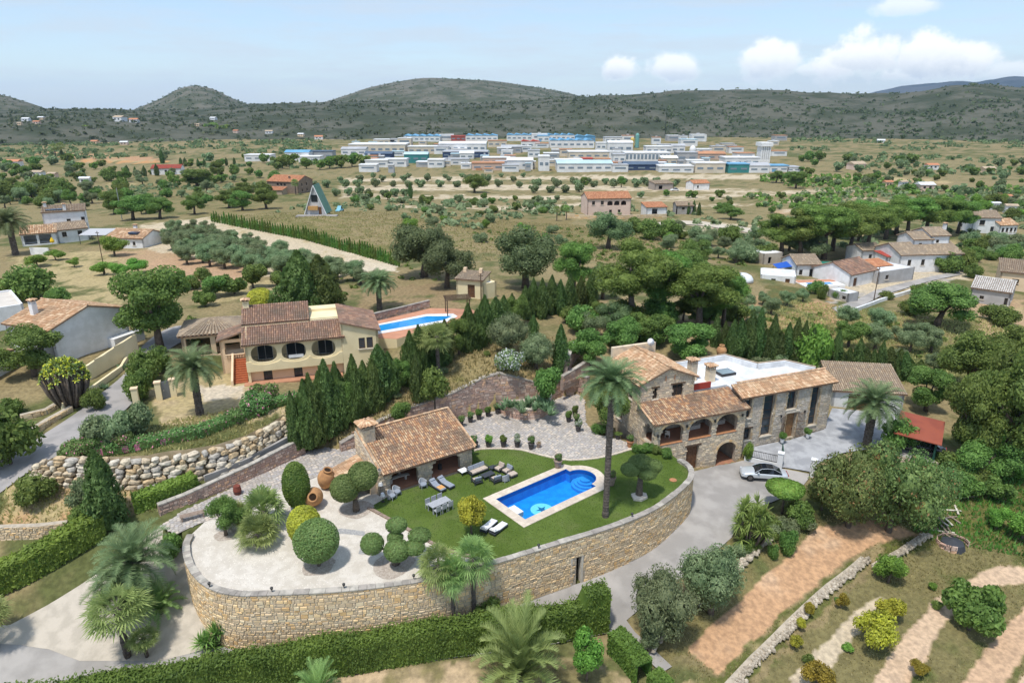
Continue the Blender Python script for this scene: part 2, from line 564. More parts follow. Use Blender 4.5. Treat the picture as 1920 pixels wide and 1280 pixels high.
# last number: how far beyond the polygon the cut reaches
CUTS = [(TERRACE, L - .6, None, 0), (BED, L - .02, L - .08, .3), (COURT, L - .05, L - .08, .55), (HOUSE_FP, -.25, -3.0, .1),
  ([yp(-5, -1.6), yp(16.2, -1.6), yp(16.2, 9), yp(-5, 9)], 6.22, 5.9, 0)]
def near_edge(poly, x, y, m):
 r = np.zeros(x.shape, bool)
 for i in range(len(poly)):
  a, b = np.array(poly[i], float), np.array(poly[(i + 1) % len(poly)], float)
  e = b - a
  t = np.clip(((x - a[0]) * e[0] + (y - a[1]) * e[1]) / max(1e-9, e @ e), 0, 1)
  r |= (x - a[0] - e[0] * t) ** 2 + (y - a[1] - e[1] * t) ** 2 < m * m
 return r
def height(x, y):
 x, y = np.atleast_1d(np.asarray(x, float)), np.atleast_1d(np.asarray(y, float))
 h = hsmooth(x, y)
 for poly, hi, lo, m in CUTS:
  k = inside(poly, x, y)
  if m:
   k |= near_edge(poly, x, y, m)
  if k.any():
   if hi is not None:
    h[k] = np.minimum(h[k], hi)
   if lo is not None:
    h[k] = np.maximum(h[k], lo)
 return h
def hz(x, y):
 return float(height([x], [y])[0])
_ts = np.concatenate([np.arange(20, 160, 0.5), np.geomspace(160, 1500, 420)])
def T(px, py, raw=True):
 """point of the ground seen at a pixel"""
 d = ray(px, py)
 X, Y, Z = d[0] * _ts, d[1] * _ts, CAM_H + d[2] * _ts
 hh = (hsmooth if raw else height)(X, Y)
 k = np.argmax(Z < hh)
 if Z[k] >= hh[k]:
  k = len(_ts) - 1
 if k == 0:
  k = 1
 a, b = Z[k - 1] - hh[k - 1], Z[k] - hh[k]
 t = _ts[k - 1] + (_ts[k] - _ts[k - 1]) * a / (a - b) if a != b else _ts[k]
 return (d[0] * t, d[1] * t, CAM_H + d[2] * t)
def TP(pts, raw=True):
 return [T(a, b, raw)[:2] for a, b in pts]
def mpp(p):
 """metres per pixel (upright) at a world point"""
 depth = p[1] * CP - (p[2] - CAM_H) * SP
 return depth / 1280.0 / max(.5, math.cos(math.atan2(CAM_H - p[2], math.hypot(p[0], p[1])))) ** .6
# ------------------------------------------------------------------ terrain mesh with natural ground colours (soil, dry grass, green grass)
def vnoise(x, y, s, seed=0):
 """value noise, vectorised"""
 x, y = np.asarray(x) / s + seed * 17.3, np.asarray(y) / s - seed * 9.1
 xi, yi = np.floor(x).astype(np.int64), np.floor(y).astype(np.int64)
 fx, fy = x - xi, y - yi
 fx, fy = fx * fx * (3 - 2 * fx), fy * fy * (3 - 2 * fy)
 def hsh(i, j):
  n = (i * 374761393 + j * 668265263) & 0x7fffffff
  n = ((n ^ (n >> 13)) * 1274126177) & 0x7fffffff
  return ((n ^ (n >> 16)) & 0xffff) / 65535.0
 a, b, c, d = hsh(xi, yi), hsh(xi + 1, yi), hsh(xi, yi + 1), hsh(xi + 1, yi + 1)
 return (a * (1 - fx) + b * fx) * (1 - fy) + (c * (1 - fx) + d * fx) * fy
def fbm(x, y, s, seed=0, o=4):
 return sum(vnoise(x, y, s / 2 ** i, seed + i) * 0.5 ** i for i in range(o)) / sum(0.5 ** i for i in range(o))
DRY, GREEN, SOIL, CREAM, RED, STRAW, GREY = (.265,.210,.110), (.110,.122,.045), (.40,.275,.165), (.52,.435,.31), (.43,.255,.145), (.40,.32,.17), (.36,.33,.29)
ZONES = [  # (pixel polygon, colour, second colour, mix, edge wobble px)
 ([(-100,300),(2100,300),(2100,420),(-100,420)], (.25,.205,.105), GREEN, .3, 3),
 ([(620,334),(1490,326),(1490,334),(620,340)], CREAM, DRY, .3, 1.5),
 ([(560,347),(1000,346),(1420,354),(1420,360),(1000,356),(560,360)], CREAM, DRY, .25, 1.5),
 ([(560,364),(900,366),(1350,370),(1350,375),(900,373),(560,371)], CREAM, DRY, .35, 1.5),
 ([(740,384),(1000,386),(1100,380),(1100,386),(1000,393),(740,389)], CREAM, DRY, .45, 1.5),
 ([(1180,372),(1600,350),(1620,356),(1200,380)], CREAM, DRY, .5, 2), ([(1260,388),(1640,368),(1640,372),(1260,393)], CREAM, DRY, .5, 2),
 ([(1180,418),(1310,415),(1430,425),(1470,440),(1420,446),(1180,428)], CREAM, GREEN, .4, 3),
 ([(1500,326),(1780,338),(1780,346),(1500,334)], STRAW, SOIL, .4, 2), ([(1450,395),(1560,388),(1700,372),(1700,377),(1560,395),(1450,402)], SOIL, CREAM, .5, 2),
 ([(60,288),(120,284),(300,296),(300,304),(120,296)], RED, STRAW, .3, 2), ([(150,300),(320,302),(320,306),(150,304)], (.5,.27,.12), STRAW, .3, 2),
 ([(200,345),(340,340),(420,355),(330,366),(210,358)], STRAW, DRY, .4, 3), ([(310,362),(420,362),(420,374),(310,374)], GREY, DRY, .3, 2),
 ([(250,330),(640,330),(640,400),(420,412),(250,400)], (.23,.19,.09), GREEN, .4, 3),
 ([(400,405),(560,400),(740,395),(900,420),(1260,440),(1290,470),(1180,470),(1040,480),(860,470),(740,480),(560,440)], DRY, (.17,.16,.06), .4, 4),
 ([(800,405),(1060,410),(1120,440),(900,445)], (.22,.175,.08), GREEN, .25, 4),
 ([(265,420),(400,408),(740,487),(745,508),(640,515),(420,520),(280,470)], CREAM, STRAW, .35, 3),
 ([(640,470),(750,488),(745,510),(660,508)], (.58,.50,.38), CREAM, .3, 2),
 ([(180,470),(290,470),(480,500),(480,530),(330,545),(120,500)], SOIL, STRAW, .35, 4),
 ([(270,490),(330,478),(470,500),(470,525),(360,528)], (.44,.29,.18), SOIL, .4, 3),
 ([(20,480),(190,470),(260,500),(330,550),(60,560)], STRAW, GREEN, .5, 5),
 ([(0,540),(220,545),(260,570),(60,575)], STRAW, GREEN, .4, 4),
 ([(360,540),(560,520),(560,545),(370,575)], STRAW, GREEN, .4, 3),
 ([(620,540),(850,530),(860,585),(690,600)], (.27,.20,.11), GREEN, .3, 4),
 ([(285,730),(420,690),(520,745),(640,735),(660,760),(470,790),(300,800)], STRAW, (.46,.36,.22), .5, 4),
 ([(360,720),(450,720),(470,745),(380,752)], (.55,.47,.36), CREAM, .3, 3),
 ([(20,900),(150,905),(300,905),(330,930),(250,965),(0,995)], (.40,.28,.16), STRAW, .4, 4),
 ([(0,960),(130,950),(240,960),(120,1000),(0,1004)], (.45,.29,.16), STRAW, .3, 4),
 ([(560,845),(700,770),(860,680),(960,640),(1000,690),(900,720),(740,800),(640,850)], (.27,.215,.105), (.16,.155,.055), .4, 5),
 ([(960,690),(1100,660),(1100,730),(1000,730)], (.30,.225,.11), GREEN, .3, 4),
 ([(1120,560),(1280,560),(1350,640),(1200,640),(1060,640)], (.30,.23,.13), GREEN, .4, 5),
 ([(1390,560),(1560,560),(1580,600),(1480,660),(1400,640)], (.40,.26,.145), GREEN, .35, 5),
 ([(1440,535),(1560,545),(1420,600)], GREEN, (.16,.13,.05), .5, 4),
 ([(1500,610),(1740,600),(1760,680),(1600,700),(1480,690)], (.245,.185,.085), GREEN, .45, 5),
 ([(1550,530),(1800,490),(1820,520),(1560,570)], CREAM, GREY, .4, 3),
 ([(1820,560),(1920,560),(1960,640),(1840,650)], (.40,.28,.17), STRAW, .4, 5),
 ([(1440,480),(1560,470),(1560,500),(1440,500)], STRAW, GREEN, .4, 4),
 ([(1480,420),(1960,440),(1960,480),(1500,460)], STRAW, GREEN, .6, 4),
 ([(1700,880),(1960,820),(1960,1080),(1640,1090)], (.115,.125,.035), (.27,.205,.10), .45, 6),
 ([(1390,960),(1500,925),(1620,1000),(1480,1080),(1290,1230),(1180,1240)], (.20,.17,.075), GREEN, .4, 5),
 ([(1286,1215),(1380,1130),(1490,1030),(1535,985),(1640,975),(1730,1000),(1640,1020),(1590,1046),(1500,1120),(1345,1262)], (.50,.305,.175), (.54,.365,.235), .4, 1.6),
 ([(1230,1300),(1345,1262),(1500,1120),(1600,1050),(1625,1060),(1400,1275),(1380,1300)], (.12,.13,.04), STRAW, .4, 5),
 ([(1400,1300),(1640,1060),(1760,1010),(1960,1040),(1960,1300)], (.19,.165,.075), (.10,.12,.035), .5, 6),
 ([(1480,1270),(1560,1180),(1640,1120),(1660,1130),(1580,1220),(1500,1300)], (.52,.43,.31), STRAW, .3, 3),
 ([(1620,1300),(1690,1200),(1770,1110),(1860,1062),(1960,1062),(1960,1090),(1850,1100),(1770,1170),(1700,1300)], (.56,.41,.285), (.52,.36,.235), .35, 1.6),
 ([(1790,1300),(1880,1180),(1960,1100),(1960,1180),(1870,1300)], (.53,.36,.235), (.48,.33,.21), .3, 1.6),
 ([(1890,1300),(1960,1220),(1960,1300)], (.56,.41,.285), STRAW, .2, 1.5),
 ([(-100,1330),(500,1265),(700,1255),(1100,1225),(1250,1300),(700,1500),(-100,1500)], (.47,.35,.22), (.20,.17,.08), .35, 5),
]
az = np.arange(-56, 56.01, 0.26)
rr = [14.0]
while rr[-1] < 3000:
 rr.append(rr[-1] * 1.0078 if rr[-1] < 420 else rr[-1] * 1.02)
rr = np.array(rr)
AZ, RR = np.meshgrid(np.radians(az), rr)
X, Y = (RR * np.sin(AZ)).ravel(), (RR * np.cos(AZ)).ravel()
Z = height(X, Y)
Z = Z + (fbm(X, Y, 5, 3) - .5) * np.clip((RR.ravel() - 25) / 60, .05, .35) + (fbm(X, Y, 60, 5) - .5) * np.clip((RR.ravel() - 250) / 150, 0, 1) * 2.0
PX, PY = proj(X, Y, hsmooth(X, Y))
n1, n2, n3 = fbm(X, Y, 14, 1), fbm(X, Y, 3.0, 2), fbm(X, Y, 1.2, 8, 3)
def smix(a, b, t):
 return a[None] * (1 - t[:, None]) + b[None] * t[:, None]
def sst(x, a, b):
 t = np.clip((x - a) / (b - a), 0, 1)
 return t * t * (3 - 2 * t)
C = smix(np.array(DRY), np.array(GREEN), sst(n1 * .6 + n2 * .4, .42, .62))
for poly, c1, c2, mx, wob in ZONES:
 jx = (n2 - .5) * 9 * wob + (n3 - .5) * 5 * wob
 jy = (fbm(X, Y, 3, 12) - .5) * 4 * wob + (n3 - .5) * 2 * wob
 k = inside(poly, PX + jx, PY + jy)
 if k.any():
  t = sst(n1[k] * .35 + n2[k] * .4 + n3[k] * .25, .62 - mx * .35, .74 - mx * .28)
  C[k] = smix(np.array(c1), np.array(c2), t)
nA, nR = len(az), len(rr)
ii = (np.arange(nR - 1)[:, None] * nA + np.arange(nA - 1)[None]).ravel()
F = np.c_[ii, ii + 1, ii + nA + 1, ii + nA]
m_ground = mat('ground', (.76,.76,.76), (1.2,1.19,1.16), scale=2.2, detail=10, lo=.3, hi=.7, rough=.95, bump=.07, bscale=6, attr='tint', world=True, spec=.1)
ground = npmesh('ground', np.c_[X, Y, Z], F, m_ground, smooth=True, kind='structure')
at = ground.data.color_attributes.new('tint', 'FLOAT_COLOR', 'POINT')
at.data.foreach_set('color', np.c_[C, np.ones(len(C))].astype(np.float32).ravel())
# ------------------------------------------------------------------ shared materials
PAL_STONE = [(.70,.57,.40),(.60,.47,.34),(.79,.65,.46),(.52,.42,.32),(.69,.53,.34),(.46,.39,.30),(.75,.61,.43)]
PAL_WALL = [(.75,.56,.33),(.67,.49,.30),(.80,.65,.43),(.70,.46,.22),(.62,.49,.33),(.77,.59,.38),(.55,.42,.27),(.79,.57,.31)]
PAL_RED = [(.56,.36,.28),(.66,.44,.33),(.49,.32,.25),(.62,.47,.39),(.44,.30,.24),(.68,.51,.40),(.60,.38,.24)]
PAL_TILE = [(.48,.26,.14),(.40,.22,.13),(.56,.35,.20),(.33,.20,.13),(.60,.43,.27),(.27,.18,.13),(.45,.30,.19),(.52,.31,.17)]
PAL_TILE2 = [(.60,.37,.21),(.53,.31,.17),(.66,.45,.28),(.48,.29,.17),(.70,.52,.34),(.57,.36,.22)]
PAL_TILE3 = [(.30,.175,.125),(.35,.205,.14),(.26,.155,.115),(.33,.215,.16),(.39,.235,.155),(.24,.155,.12)]
PAL_COB = [(.46,.42,.38),(.52,.48,.43),(.40,.37,.35),(.56,.50,.44),(.43,.40,.39),(.36,.34,.33),(.55,.47,.39)]
m_stone = mat('house_stone', None, (.50,.43,.34), scale=1.2, pal=PAL_STONE, isl=.12, rough=.92, bump=.02, bscale=14)
m_wallst = mat('wall_stone', None, (.64,.49,.31), scale=.8, pal=PAL_WALL, isl=.12, rough=.92, bump=.02, bscale=12)
m_red = mat('red_stone', None, (.36,.27,.23), scale=.8, pal=PAL_RED, isl=.12, rough=.92, bump=.02, bscale=12)
m_tile = mat('roof_tile', None, (.20,.15,.11), scale=.55, pal=PAL_TILE, isl=.12, rough=.9, bump=.008, bscale=20)
m_tile2 = mat('roof_tile_pale', None, (.40,.27,.17), scale=.6, pal=PAL_TILE2, isl=.12, rough=.9)
m_tile3 = mat('roof_tile_brown', None, (.17,.13,.10), scale=.5, pal=PAL_TILE3, isl=.12, rough=.9)
m_tile_old = mat('roof_tile_weathered', None, (.34,.27,.20), scale=.8, pal=[(.42,.32,.22),(.36,.28,.20),(.47,.37,.26),(.31,.25,.19)], isl=.1, rough=.92)
m_cob = mat('cobble', None, (.38,.34,.30), scale=.5, pal=PAL_COB, isl=.1, rough=.9, bump=.01, bscale=16)
m_mortar = mat('mortar', (.50,.43,.34), (.38,.33,.26), scale=2.5, rough=.95, bump=.02)
m_mortar_red = mat('mortar_red', (.42,.31,.26), (.32,.25,.21), scale=2.5, rough=.95, bump=.02)
m_coping = mat('coping_grey', (.44,.40,.35), (.31,.285,.25), scale=1.6, rough=.92, bump=.02, isl=.0, objv=.2)
m_white = mat('white_render', (.80,.80,.80), (.70,.70,.69), scale=.8, rough=.9, bump=.006)
m_flatwhite = mat('white_roof_paint', (.74,.75,.76), (.58,.59,.60), scale=.7, rough=.85)
m_yellow = mat('yellow_render', (.82,.70,.45), (.76,.64,.40), scale=.6, rough=.9, bump=.006)
m_peach = mat('peach_render', (.78,.59,.40), (.72,.54,.36), scale=.6, rough=.9)
m_pink = mat('pink_render', (.74,.56,.46), (.68,.51,.42), scale=.4, rough=.9)
m_wood = mat('brown_wood', (.17,.085,.045), (.11,.055,.03), scale=5, rough=.7)
m_woodl = mat('lintel_wood', (.13,.085,.055), (.09,.06,.04), scale=5, rough=.85)
m_woodg = mat('grey_wood', (.33,.25,.20), (.24,.18,.14), scale=4, rough=.85)
m_glass = glassmat('window_glass')
m_glassb = glassmat('window_glass_blue', (.035, .05, .065))
m_terra = mat('terracotta', (.45,.21,.10), (.38,.18,.09), scale=3, rough=.85)
m_terrafl = mat('terracotta_floor', (.40,.19,.11), (.33,.16,.10), scale=2, rough=.8)
m_jar = mat('jar_clay', (.50,.27,.12), (.36,.19,.09), scale=1.6, rough=.9, bump=.01)
m_sill = mat('pale_sill', (.66,.60,.50), (.56,.50,.42), scale=3, rough=.9)
m_dark = mat('dark_metal', (.035,.035,.037), rough=.5, spec=.4)
m_steel = mat('steel', (.45,.46,.47), rough=.35, metal=.8)
m_conc = mat('lane_concrete', (.40,.375,.35), (.31,.29,.27), scale=.35, rough=.93, bump=.008, bscale=9, world=True, c3=(.25,.235,.22), c3scale=.22)
m_court = mat('grey_stamped_concrete', (.41,.415,.43), (.30,.305,.32), scale=.8, rough=.85, bump=.01, bscale=7, world=True)
m_ramp = mat('ramp_paving', (.54,.48,.40), (.45,.40,.33), scale=1.1, rough=.93, bump=.03, bscale=5, world=True)
m_gravel = mat('white_gravel', (.63,.58,.51), (.54,.49,.42), scale=1.3, rough=.95, bump=.02, bscale=16, world=True)
m_lawn = mat('lawn_turf', (.108,.158,.032), (.078,.122,.020), scale=.22, rough=.9, bump=.02, bscale=30, world=True, c3=(.115,.150,.040), c3scale=.5, spec=.15)
m_asph = mat('old_asphalt', (.37,.345,.33), (.29,.275,.265), scale=.5, rough=.93, bump=.01, bscale=8, world=True)
m_pave = mat('pool_paving', (.64,.55,.45), (.56,.47,.38), scale=2.5, rough=.88, objv=.09)
m_pooltile = mat('pool_tile', (.012,.34,.80), (.008,.27,.72), scale=1.5, rough=.5)
m_bark = mat('bark', (.17,.135,.105), (.10,.08,.065), scale=6, rough=.95, bump=.02)
m_palmbark = mat('palm_bark', (.15,.125,.105), (.085,.07,.06), scale=5, rough=.95, bump=.03, bscale=12)
def watermat(name, tint, fres=.7):
 m = bpy.data.materials.new(name)
 m.use_nodes = True
 t = m.node_tree
 t.nodes.clear()
 o = t.nodes.new('ShaderNodeOutputMaterial')
 tr = t.nodes.new('ShaderNodeBsdfTransparent')
 tr.inputs[0].default_value = (*tint, 1)
 gl = t.nodes.new('ShaderNodeBsdfGlossy')
 gl.inputs[1].default_value = .04
 fr = t.nodes.new('ShaderNodeFresnel')
 fr.inputs[0].default_value = 1.33
 ms = t.nodes.new('ShaderNodeMixShader')
 bn = t.nodes.new('ShaderNodeBump')
 bn.inputs['Distance'].default_value = .03
 t.links.new(noise(t, t.nodes.new('ShaderNodeTexCoord').outputs['Object'], 3.0, 3), bn.inputs['Height'])
 t.links.new(bn.outputs[0], gl.inputs['Normal'])
 t.links.new(mth(t, 'MULTIPLY', fr.outputs[0], fres), ms.inputs[0])
 t.links.new(tr.outputs[0], ms.inputs[1])
 t.links.new(gl.outputs[0], ms.inputs[2])
 t.links.new(ms.outputs[0], o.inputs[0])
 return m
m_water = watermat('pool_water', (.66, .92, 1.0))
# ------------------------------------------------------------------ walls with openings, stone facing, tiled roofs
def zfun(z):
 return z if callable(z) else (lambda u: z)
def hole_fn(h):
 u0, u1, zb, zt, kind = h[:5]
 uc, hw = (u0 + u1) / 2, (u1 - u0) / 2
 if kind == 'arch':
  zs = h[5] if len(h) > 5 else zt - min(hw, (zt - zb) * .5)
  return (lambda u: zb), (lambda u: zs + (zt - zs) * math.sqrt(max(0, 1 - ((u - uc) / hw) ** 2)))
 if kind == 'oval':
  zc, hh = (zb + zt) / 2, (zt - zb) / 2
  e = lambda u: hh * max(0, 1 - abs((u - uc) / hw) ** 2.6) ** (1 / 2.6)
  return (lambda u: zc - e(u)), (lambda u: zc + e(u))
 return (lambda u: zb), (lambda u: zt)
def panel(mb, o, d, U, z0, z1, th, holes=(), mi=0, brk=()):
 """wall along d from o, outward normal (dy,-dx), thickness inward, with openings"""
 z0, z1 = zfun(z0), zfun(z1)
 nx, ny = d[1], -d[0]
 us = {0.0, U} | set(brk)
 fns = []
 for h in holes:
  k = 14 if h[4] in ('arch', 'oval') else 1
  us |= {h[0] + (h[1] - h[0]) * (0.5 - 0.5 * math.cos(math.pi * i / k)) for i in range(k + 1)}
  fns.append((h[0], h[1], *hole_fn(h)))
 us = sorted(u for u in us if -1e-6 <= u <= U + 1e-6)
 def P(u, z, t=0.0):
  return (o[0] + d[0] * u - nx * t, o[1] + d[1] * u - ny * t, z)
 def solid(a, b, lo, hi):
  if hi(a) - lo(a) < 1e-4 and hi(b) - lo(b) < 1e-4:
   return
  mb.quad(P(a, lo(a)), P(b, lo(b)), P(b, hi(b)), P(a, hi(a)), mi)
  mb.quad(P(b, lo(b), th), P(a, lo(a), th), P(a, hi(a), th), P(b, hi(b), th), mi)
  mb.quad(P(a, hi(a)), P(b, hi(b)), P(b, hi(b), th), P(a, hi(a), th), mi)
  mb.quad(P(b, lo(b)), P(a, lo(a)), P(a, lo(a), th), P(b, lo(b), th), mi)
 for a, b in zip(us, us[1:]):
  if b - a < 1e-5:
   continue
  m = (a + b) / 2
  hs = sorted([f for f in fns if f[0] - 1e-6 < m < f[1] + 1e-6], key=lambda f: f[2](m))
  lo = z0
  for f in hs:
   solid(a, b, lo, f[2])
   lo = f[3]
  solid(a, b, lo, z1)
 for f in fns:
  for u, s in ((f[0], 1), (f[1], -1)):
   if f[3](u) - f[2](u) > .02:
    q = [P(u, f[2](u)), P(u, f[2](u), th), P(u, f[3](u), th), P(u, f[3](u))]
    mb.quad(*(q if s > 0 else q[::-1]), mi)
 for u, s in ((0, -1), (U, 1)):
  q = [P(u, z0(u)), P(u, z0(u), th), P(u, z1(u), th), P(u, z1(u))]
  mb.quad(*(q if s > 0 else q[::-1]), mi)
def stones(mb, pts, zlo, zhi, w=.45, h=.27, proud=.045, gap=.02, side=1, holes=(), seed=1, quoin=False):
 """rubble facing along a polyline; outward side is to the right of travel when side=1"""
 rg = random.Random(seed)
 P = np.array([p[:2] for p in pts], float)
 seg = np.diff(P, axis=0)
 ln = np.hypot(seg[:, 0], seg[:, 1])
 cum = np.r_[0, np.cumsum(ln)]
 tot = cum[-1]
 zlo, zhi = zfun(zlo), zfun(zhi)
 fns = [(q[0], q[1], *hole_fn(q)) for q in holes]
 def at(s):
  s = min(max(s, 0), tot)
  i = min(len(ln) - 1, int(np.searchsorted(cum, s, 'right') - 1))
  t = (s - cum[i]) / max(ln[i], 1e-9)
  p = P[i] + seg[i] * t
  n = np.array([seg[i][1], -seg[i][0]]) / max(ln[i], 1e-9) * side
  return p, n
 zs = [(zlo(s), zhi(s)) for s in np.linspace(0, tot, 60)]
 z, zend = min(a for a, _ in zs), max(b for _, b in zs)
 while z < zend - .04:
  rh = h * rg.uniform(.66, 1.5)
  s = -rg.uniform(0, w)
  while s < tot:
   sw = w * rg.uniform(.42, 1.8)
   a, b = max(s, 0), min(s + sw, tot)
   s += sw
   if b - a < .08:
    continue
   m = (a + b) / 2
   l_, h_ = zlo(m), zhi(m)
   z_a, z_b = max(z, l_ - .15), min(z + rh * rg.uniform(.92, 1.06), h_)
   if z_b - z_a < .07:
    continue
   zm = (z_a + z_b) / 2
   if any(f[0] - .06 < m < f[1] + .06 and f[2](min(max(m, f[0]), f[1])) - .04 < zm < f[3](min(max(m, f[0]), f[1])) + .04 for f in fns):
    continue
   j = lambda q: rg.uniform(-q, q)
   pr = proud * rg.uniform(.45, 1.35)
   vs = []
   for (ss, zz) in ((a + gap, z_a + gap), (b - gap, z_a + gap), (b - gap, z_b - gap), (a + gap, z_b - gap)):
    p, n = at(ss + j(.018))
    z2 = zz + j(.018)
    vs.append((p[0] - n[0] * .01, p[1] - n[1] * .01, z2))
   for i, (ss, zz) in enumerate(((a + gap * 2.2, z_a + gap * 2), (b - gap * 2.2, z_a + gap * 2), (b - gap * 2.2, z_b - gap * 2), (a + gap * 2.2, z_b - gap * 2))):
    p, n = at(ss + j(.02))
    e = pr * rg.uniform(.8, 1.15)
    vs.append((p[0] + n[0] * e, p[1] + n[1] * e, zz + j(.02)))
   fs = [(4, 5, 6, 7), (0, 1, 5, 4), (1, 2, 6, 5), (2, 3, 7, 6), (3, 0, 4, 7)]
   if side < 0:
    fs = [f[::-1] for f in fs]
   mb.add(vs, fs)
  z += rh
def tiles(mb, el, er, rl, rr_, tw=.24, tl=.42, seed=1, jit=.02, seg=4, mi=0):
 """curved cover tiles over the patch eave-left, eave-right, ridge-left, ridge-right"""
 rg = random.Random(seed)
 el, er, rl, rr_ = Vector(el), Vector(er), Vector(rl), Vector(rr_)
 ncol = max(1, int(((er - el).length + (rr_ - rl).length) / 2 / tw))
 nrow = max(1, int(((rl - el).length + (rr_ - er).length) / 2 / tl))
 bil = lambda a, b: (el * (1 - a) + er * a) * (1 - b) + (rl * (1 - a) + rr_ * a) * b
 up = (er - el).cross(rl - el).normalized()
 if up.z < 0:
  up = -up
 for c in range(ncol):
  a = (c + .5) / ncol
  for r in range(nrow):
   b0, b1 = r / nrow, min(1.0, (r + 1.22) / nrow)
   p0, p1 = bil(a, b0), bil(a, b1)
   wv = (bil(min(1, a + .5 / ncol), b0) - bil(max(0, a - .5 / ncol), b0))
   side = wv.normalized()
   hw = wv.length * .43
   jx = side * rg.uniform(-jit, jit)
   jz = rg.uniform(0, jit)
   vs = []
   for (p, k, lift) in ((p0 + jx, 1.0, .045 + jz), (p1 + jx * .5, .84, .012)):
    for i in range(seg + 1):
     t = math.pi * i / seg
     vs.append(p + side * (-math.cos(t) * hw * k) + up * (math.sin(t) * hw * .85 * k + lift))
   mb.add(vs, [(i, i + 1, seg + 2 + i, seg + 1 + i) for i in range(seg)], mi)
def tube_row(mb, a, b, r=.11, tl=.4, seed=1):
 """ridge or verge tiles laid end to end from a to b"""
 a, b = Vector(a), Vector(b)
 n = max(1, int((b - a).length / tl))
 d = (b - a) / n
 rg = random.Random(seed)
 for i in range(n):
  p = a + d * i + Vector((rg.uniform(-.012, .012), rg.uniform(-.012, .012), rg.uniform(0, .02)))
  side = d.cross(Vector((0, 0, 1)))
  side = side.normalized() if side.length > 1e-6 else Vector((1, 0, 0))
  up = side.cross(d).normalized()
  vs = []
  for (q, k) in ((p, 1.08), (p + d * 1.1, .9)):
   for j in range(6):
    t = math.pi * j / 5
    vs.append(q + side * math.cos(t) * r * k + up * math.sin(t) * r * k)
  mb.add(vs, [(j, j + 1, 7 + j, 6 + j) for j in range(5)])
def roof(parent, el, er, rl, rr_, m=None, tw=.24, tl=.42, th=.12, seed=1, seg=4, slabm=None, name='roof'):
 """a roof slope: slab with its tiles as a child"""
 mb = MB()
 q = [Vector(p) for p in (el, er, rr_, rl)]
 dz = Vector((0, 0, -th))
 mb.add([*q, *[p + dz for p in q]], [(0, 1, 2, 3), (7, 6, 5, 4), (0, 4, 5, 1), (1, 5, 6, 2), (2, 6, 7, 3), (3, 7, 4, 0)])
 o = mb.build(name, slabm or m_tilebase, parent)
 tm = MB()
 tiles(tm, el, er, rl, rr_, tw, tl, seed, seg=seg)
 tm.build('roof_tiles', m or m_tile, o, kind='stuff', smooth=False)
 return o
m_tilebase = mat('roof_base', (.26,.16,.10), (.18,.12,.08), scale=2, rough=.95)
def window(parent, o, d, u0, u1, zb, zt, recess=.2, framem=None, glass=None, mull=1, bars=0, sill=None, lintel=None, name='window', fw=.06, arch=None):
 """a framed window set back in the wall; frame is the window mesh, pane / sill / lintel its children"""
 nx, ny = d[1], -d[0]
 def P(u, t, z):
  return (o[0] + d[0] * u + nx * t, o[1] + d[1] * u + ny * t, z)
 def bx(mb, a, b, t0, t1, c, e):
  vs = [P(u, t, z) for z in (c, e) for (u, t) in ((a, t1), (b, t1), (b, t0), (a, t0))]
  mb.add(vs, [(0, 1, 5, 4), (1, 2, 6, 5), (2, 3, 7, 6), (3, 0, 4, 7), (4, 5, 6, 7), (3, 2, 1, 0)])
 f = MB()
 t0, t1 = -recess - .05, -recess
 bx(f, u0, u0 + fw, t0, t1, zb, zt)
 bx(f, u1 - fw, u1, t0, t1, zb, zt)
 bx(f, u0 + fw, u1 - fw, t0, t1, zt - fw, zt)
 bx(f, u0 + fw, u1 - fw, t0, t1, zb, zb + fw)
 for i in range(mull):
  u = u0 + (u1 - u0) * (i + 1) / (mull + 1)
  bx(f, u - fw * .4, u + fw * .4, t0, t1 + .005, zb + fw, zt - fw)
 for i in range(bars):
  z = zb + (zt - zb) * (i + 1) / (bars + 1)
  bx(f, u0 + fw, u1 - fw, t0, t1 - .006, z - fw * .3, z + fw * .3)
 w = f.build(name, framem or m_woodl, parent)
 g = MB()
 bx(g, u0 + .01, u1 - .01, t0 - .03, t0 + .01, zb + .01, zt - .01)
 g.build('pane', glass or m_glass, w)
 if sill:
  s = MB()
  bx(s, u0 - .12, u1 + .12, -.06, .12, zb - .12, zb - .002)
  s.build('sill', sill, w)
 if lintel:
  s = MB()
  bx(s, u0 - .2, u1 + .2, -.1, .09, zt + .002, zt + .17)
  s.build('lintel', lintel, w)
 return w
def leafdoor(parent, o, d, u0, u1, zb, zt, m, t=-.15, name='door', planks=4):
 nx, ny = d[1], -d[0]
 P = lambda u, tt, z: (o[0] + d[0] * u + nx * tt, o[1] + d[1] * u + ny * tt, z)
 mb = MB()
 for i in range(planks):
  a, b = u0 + (u1 - u0) * i / planks + .008, u0 + (u1 - u0) * (i + 1) / planks - .008
  vs = [P(u, tt, z) for z in (zb, zt) for (u, tt) in ((a, t), (b, t), (b, t - .06), (a, t - .06))]
  mb.add(vs, [(0, 1, 5, 4), (1, 2, 6, 5), (2, 3, 7, 6), (3, 0, 4, 7), (4, 5, 6, 7), (3, 2, 1, 0)])
 vs = [P(u, tt, z) for z in (zb, zt) for (u, tt) in ((u0, t - .03), (u1, t - .03), (u1, t - .09), (u0, t - .09))]
 mb.add(vs, [(0, 1, 5, 4), (1, 2, 6, 5), (2, 3, 7, 6), (3, 0, 4, 7), (4, 5, 6, 7), (3, 2, 1, 0)])
 dr = mb.build(name, m, parent)
 hb = MB()
 c = P(u1 - .12, t + .03, zb + 1.0)
 hb.box(c[0] - .03, c[0] + .03, c[1] - .03, c[1] + .03, c[2] - .08, c[2] + .08)
 hb.build('handle', m_dark, dr)
 return dr
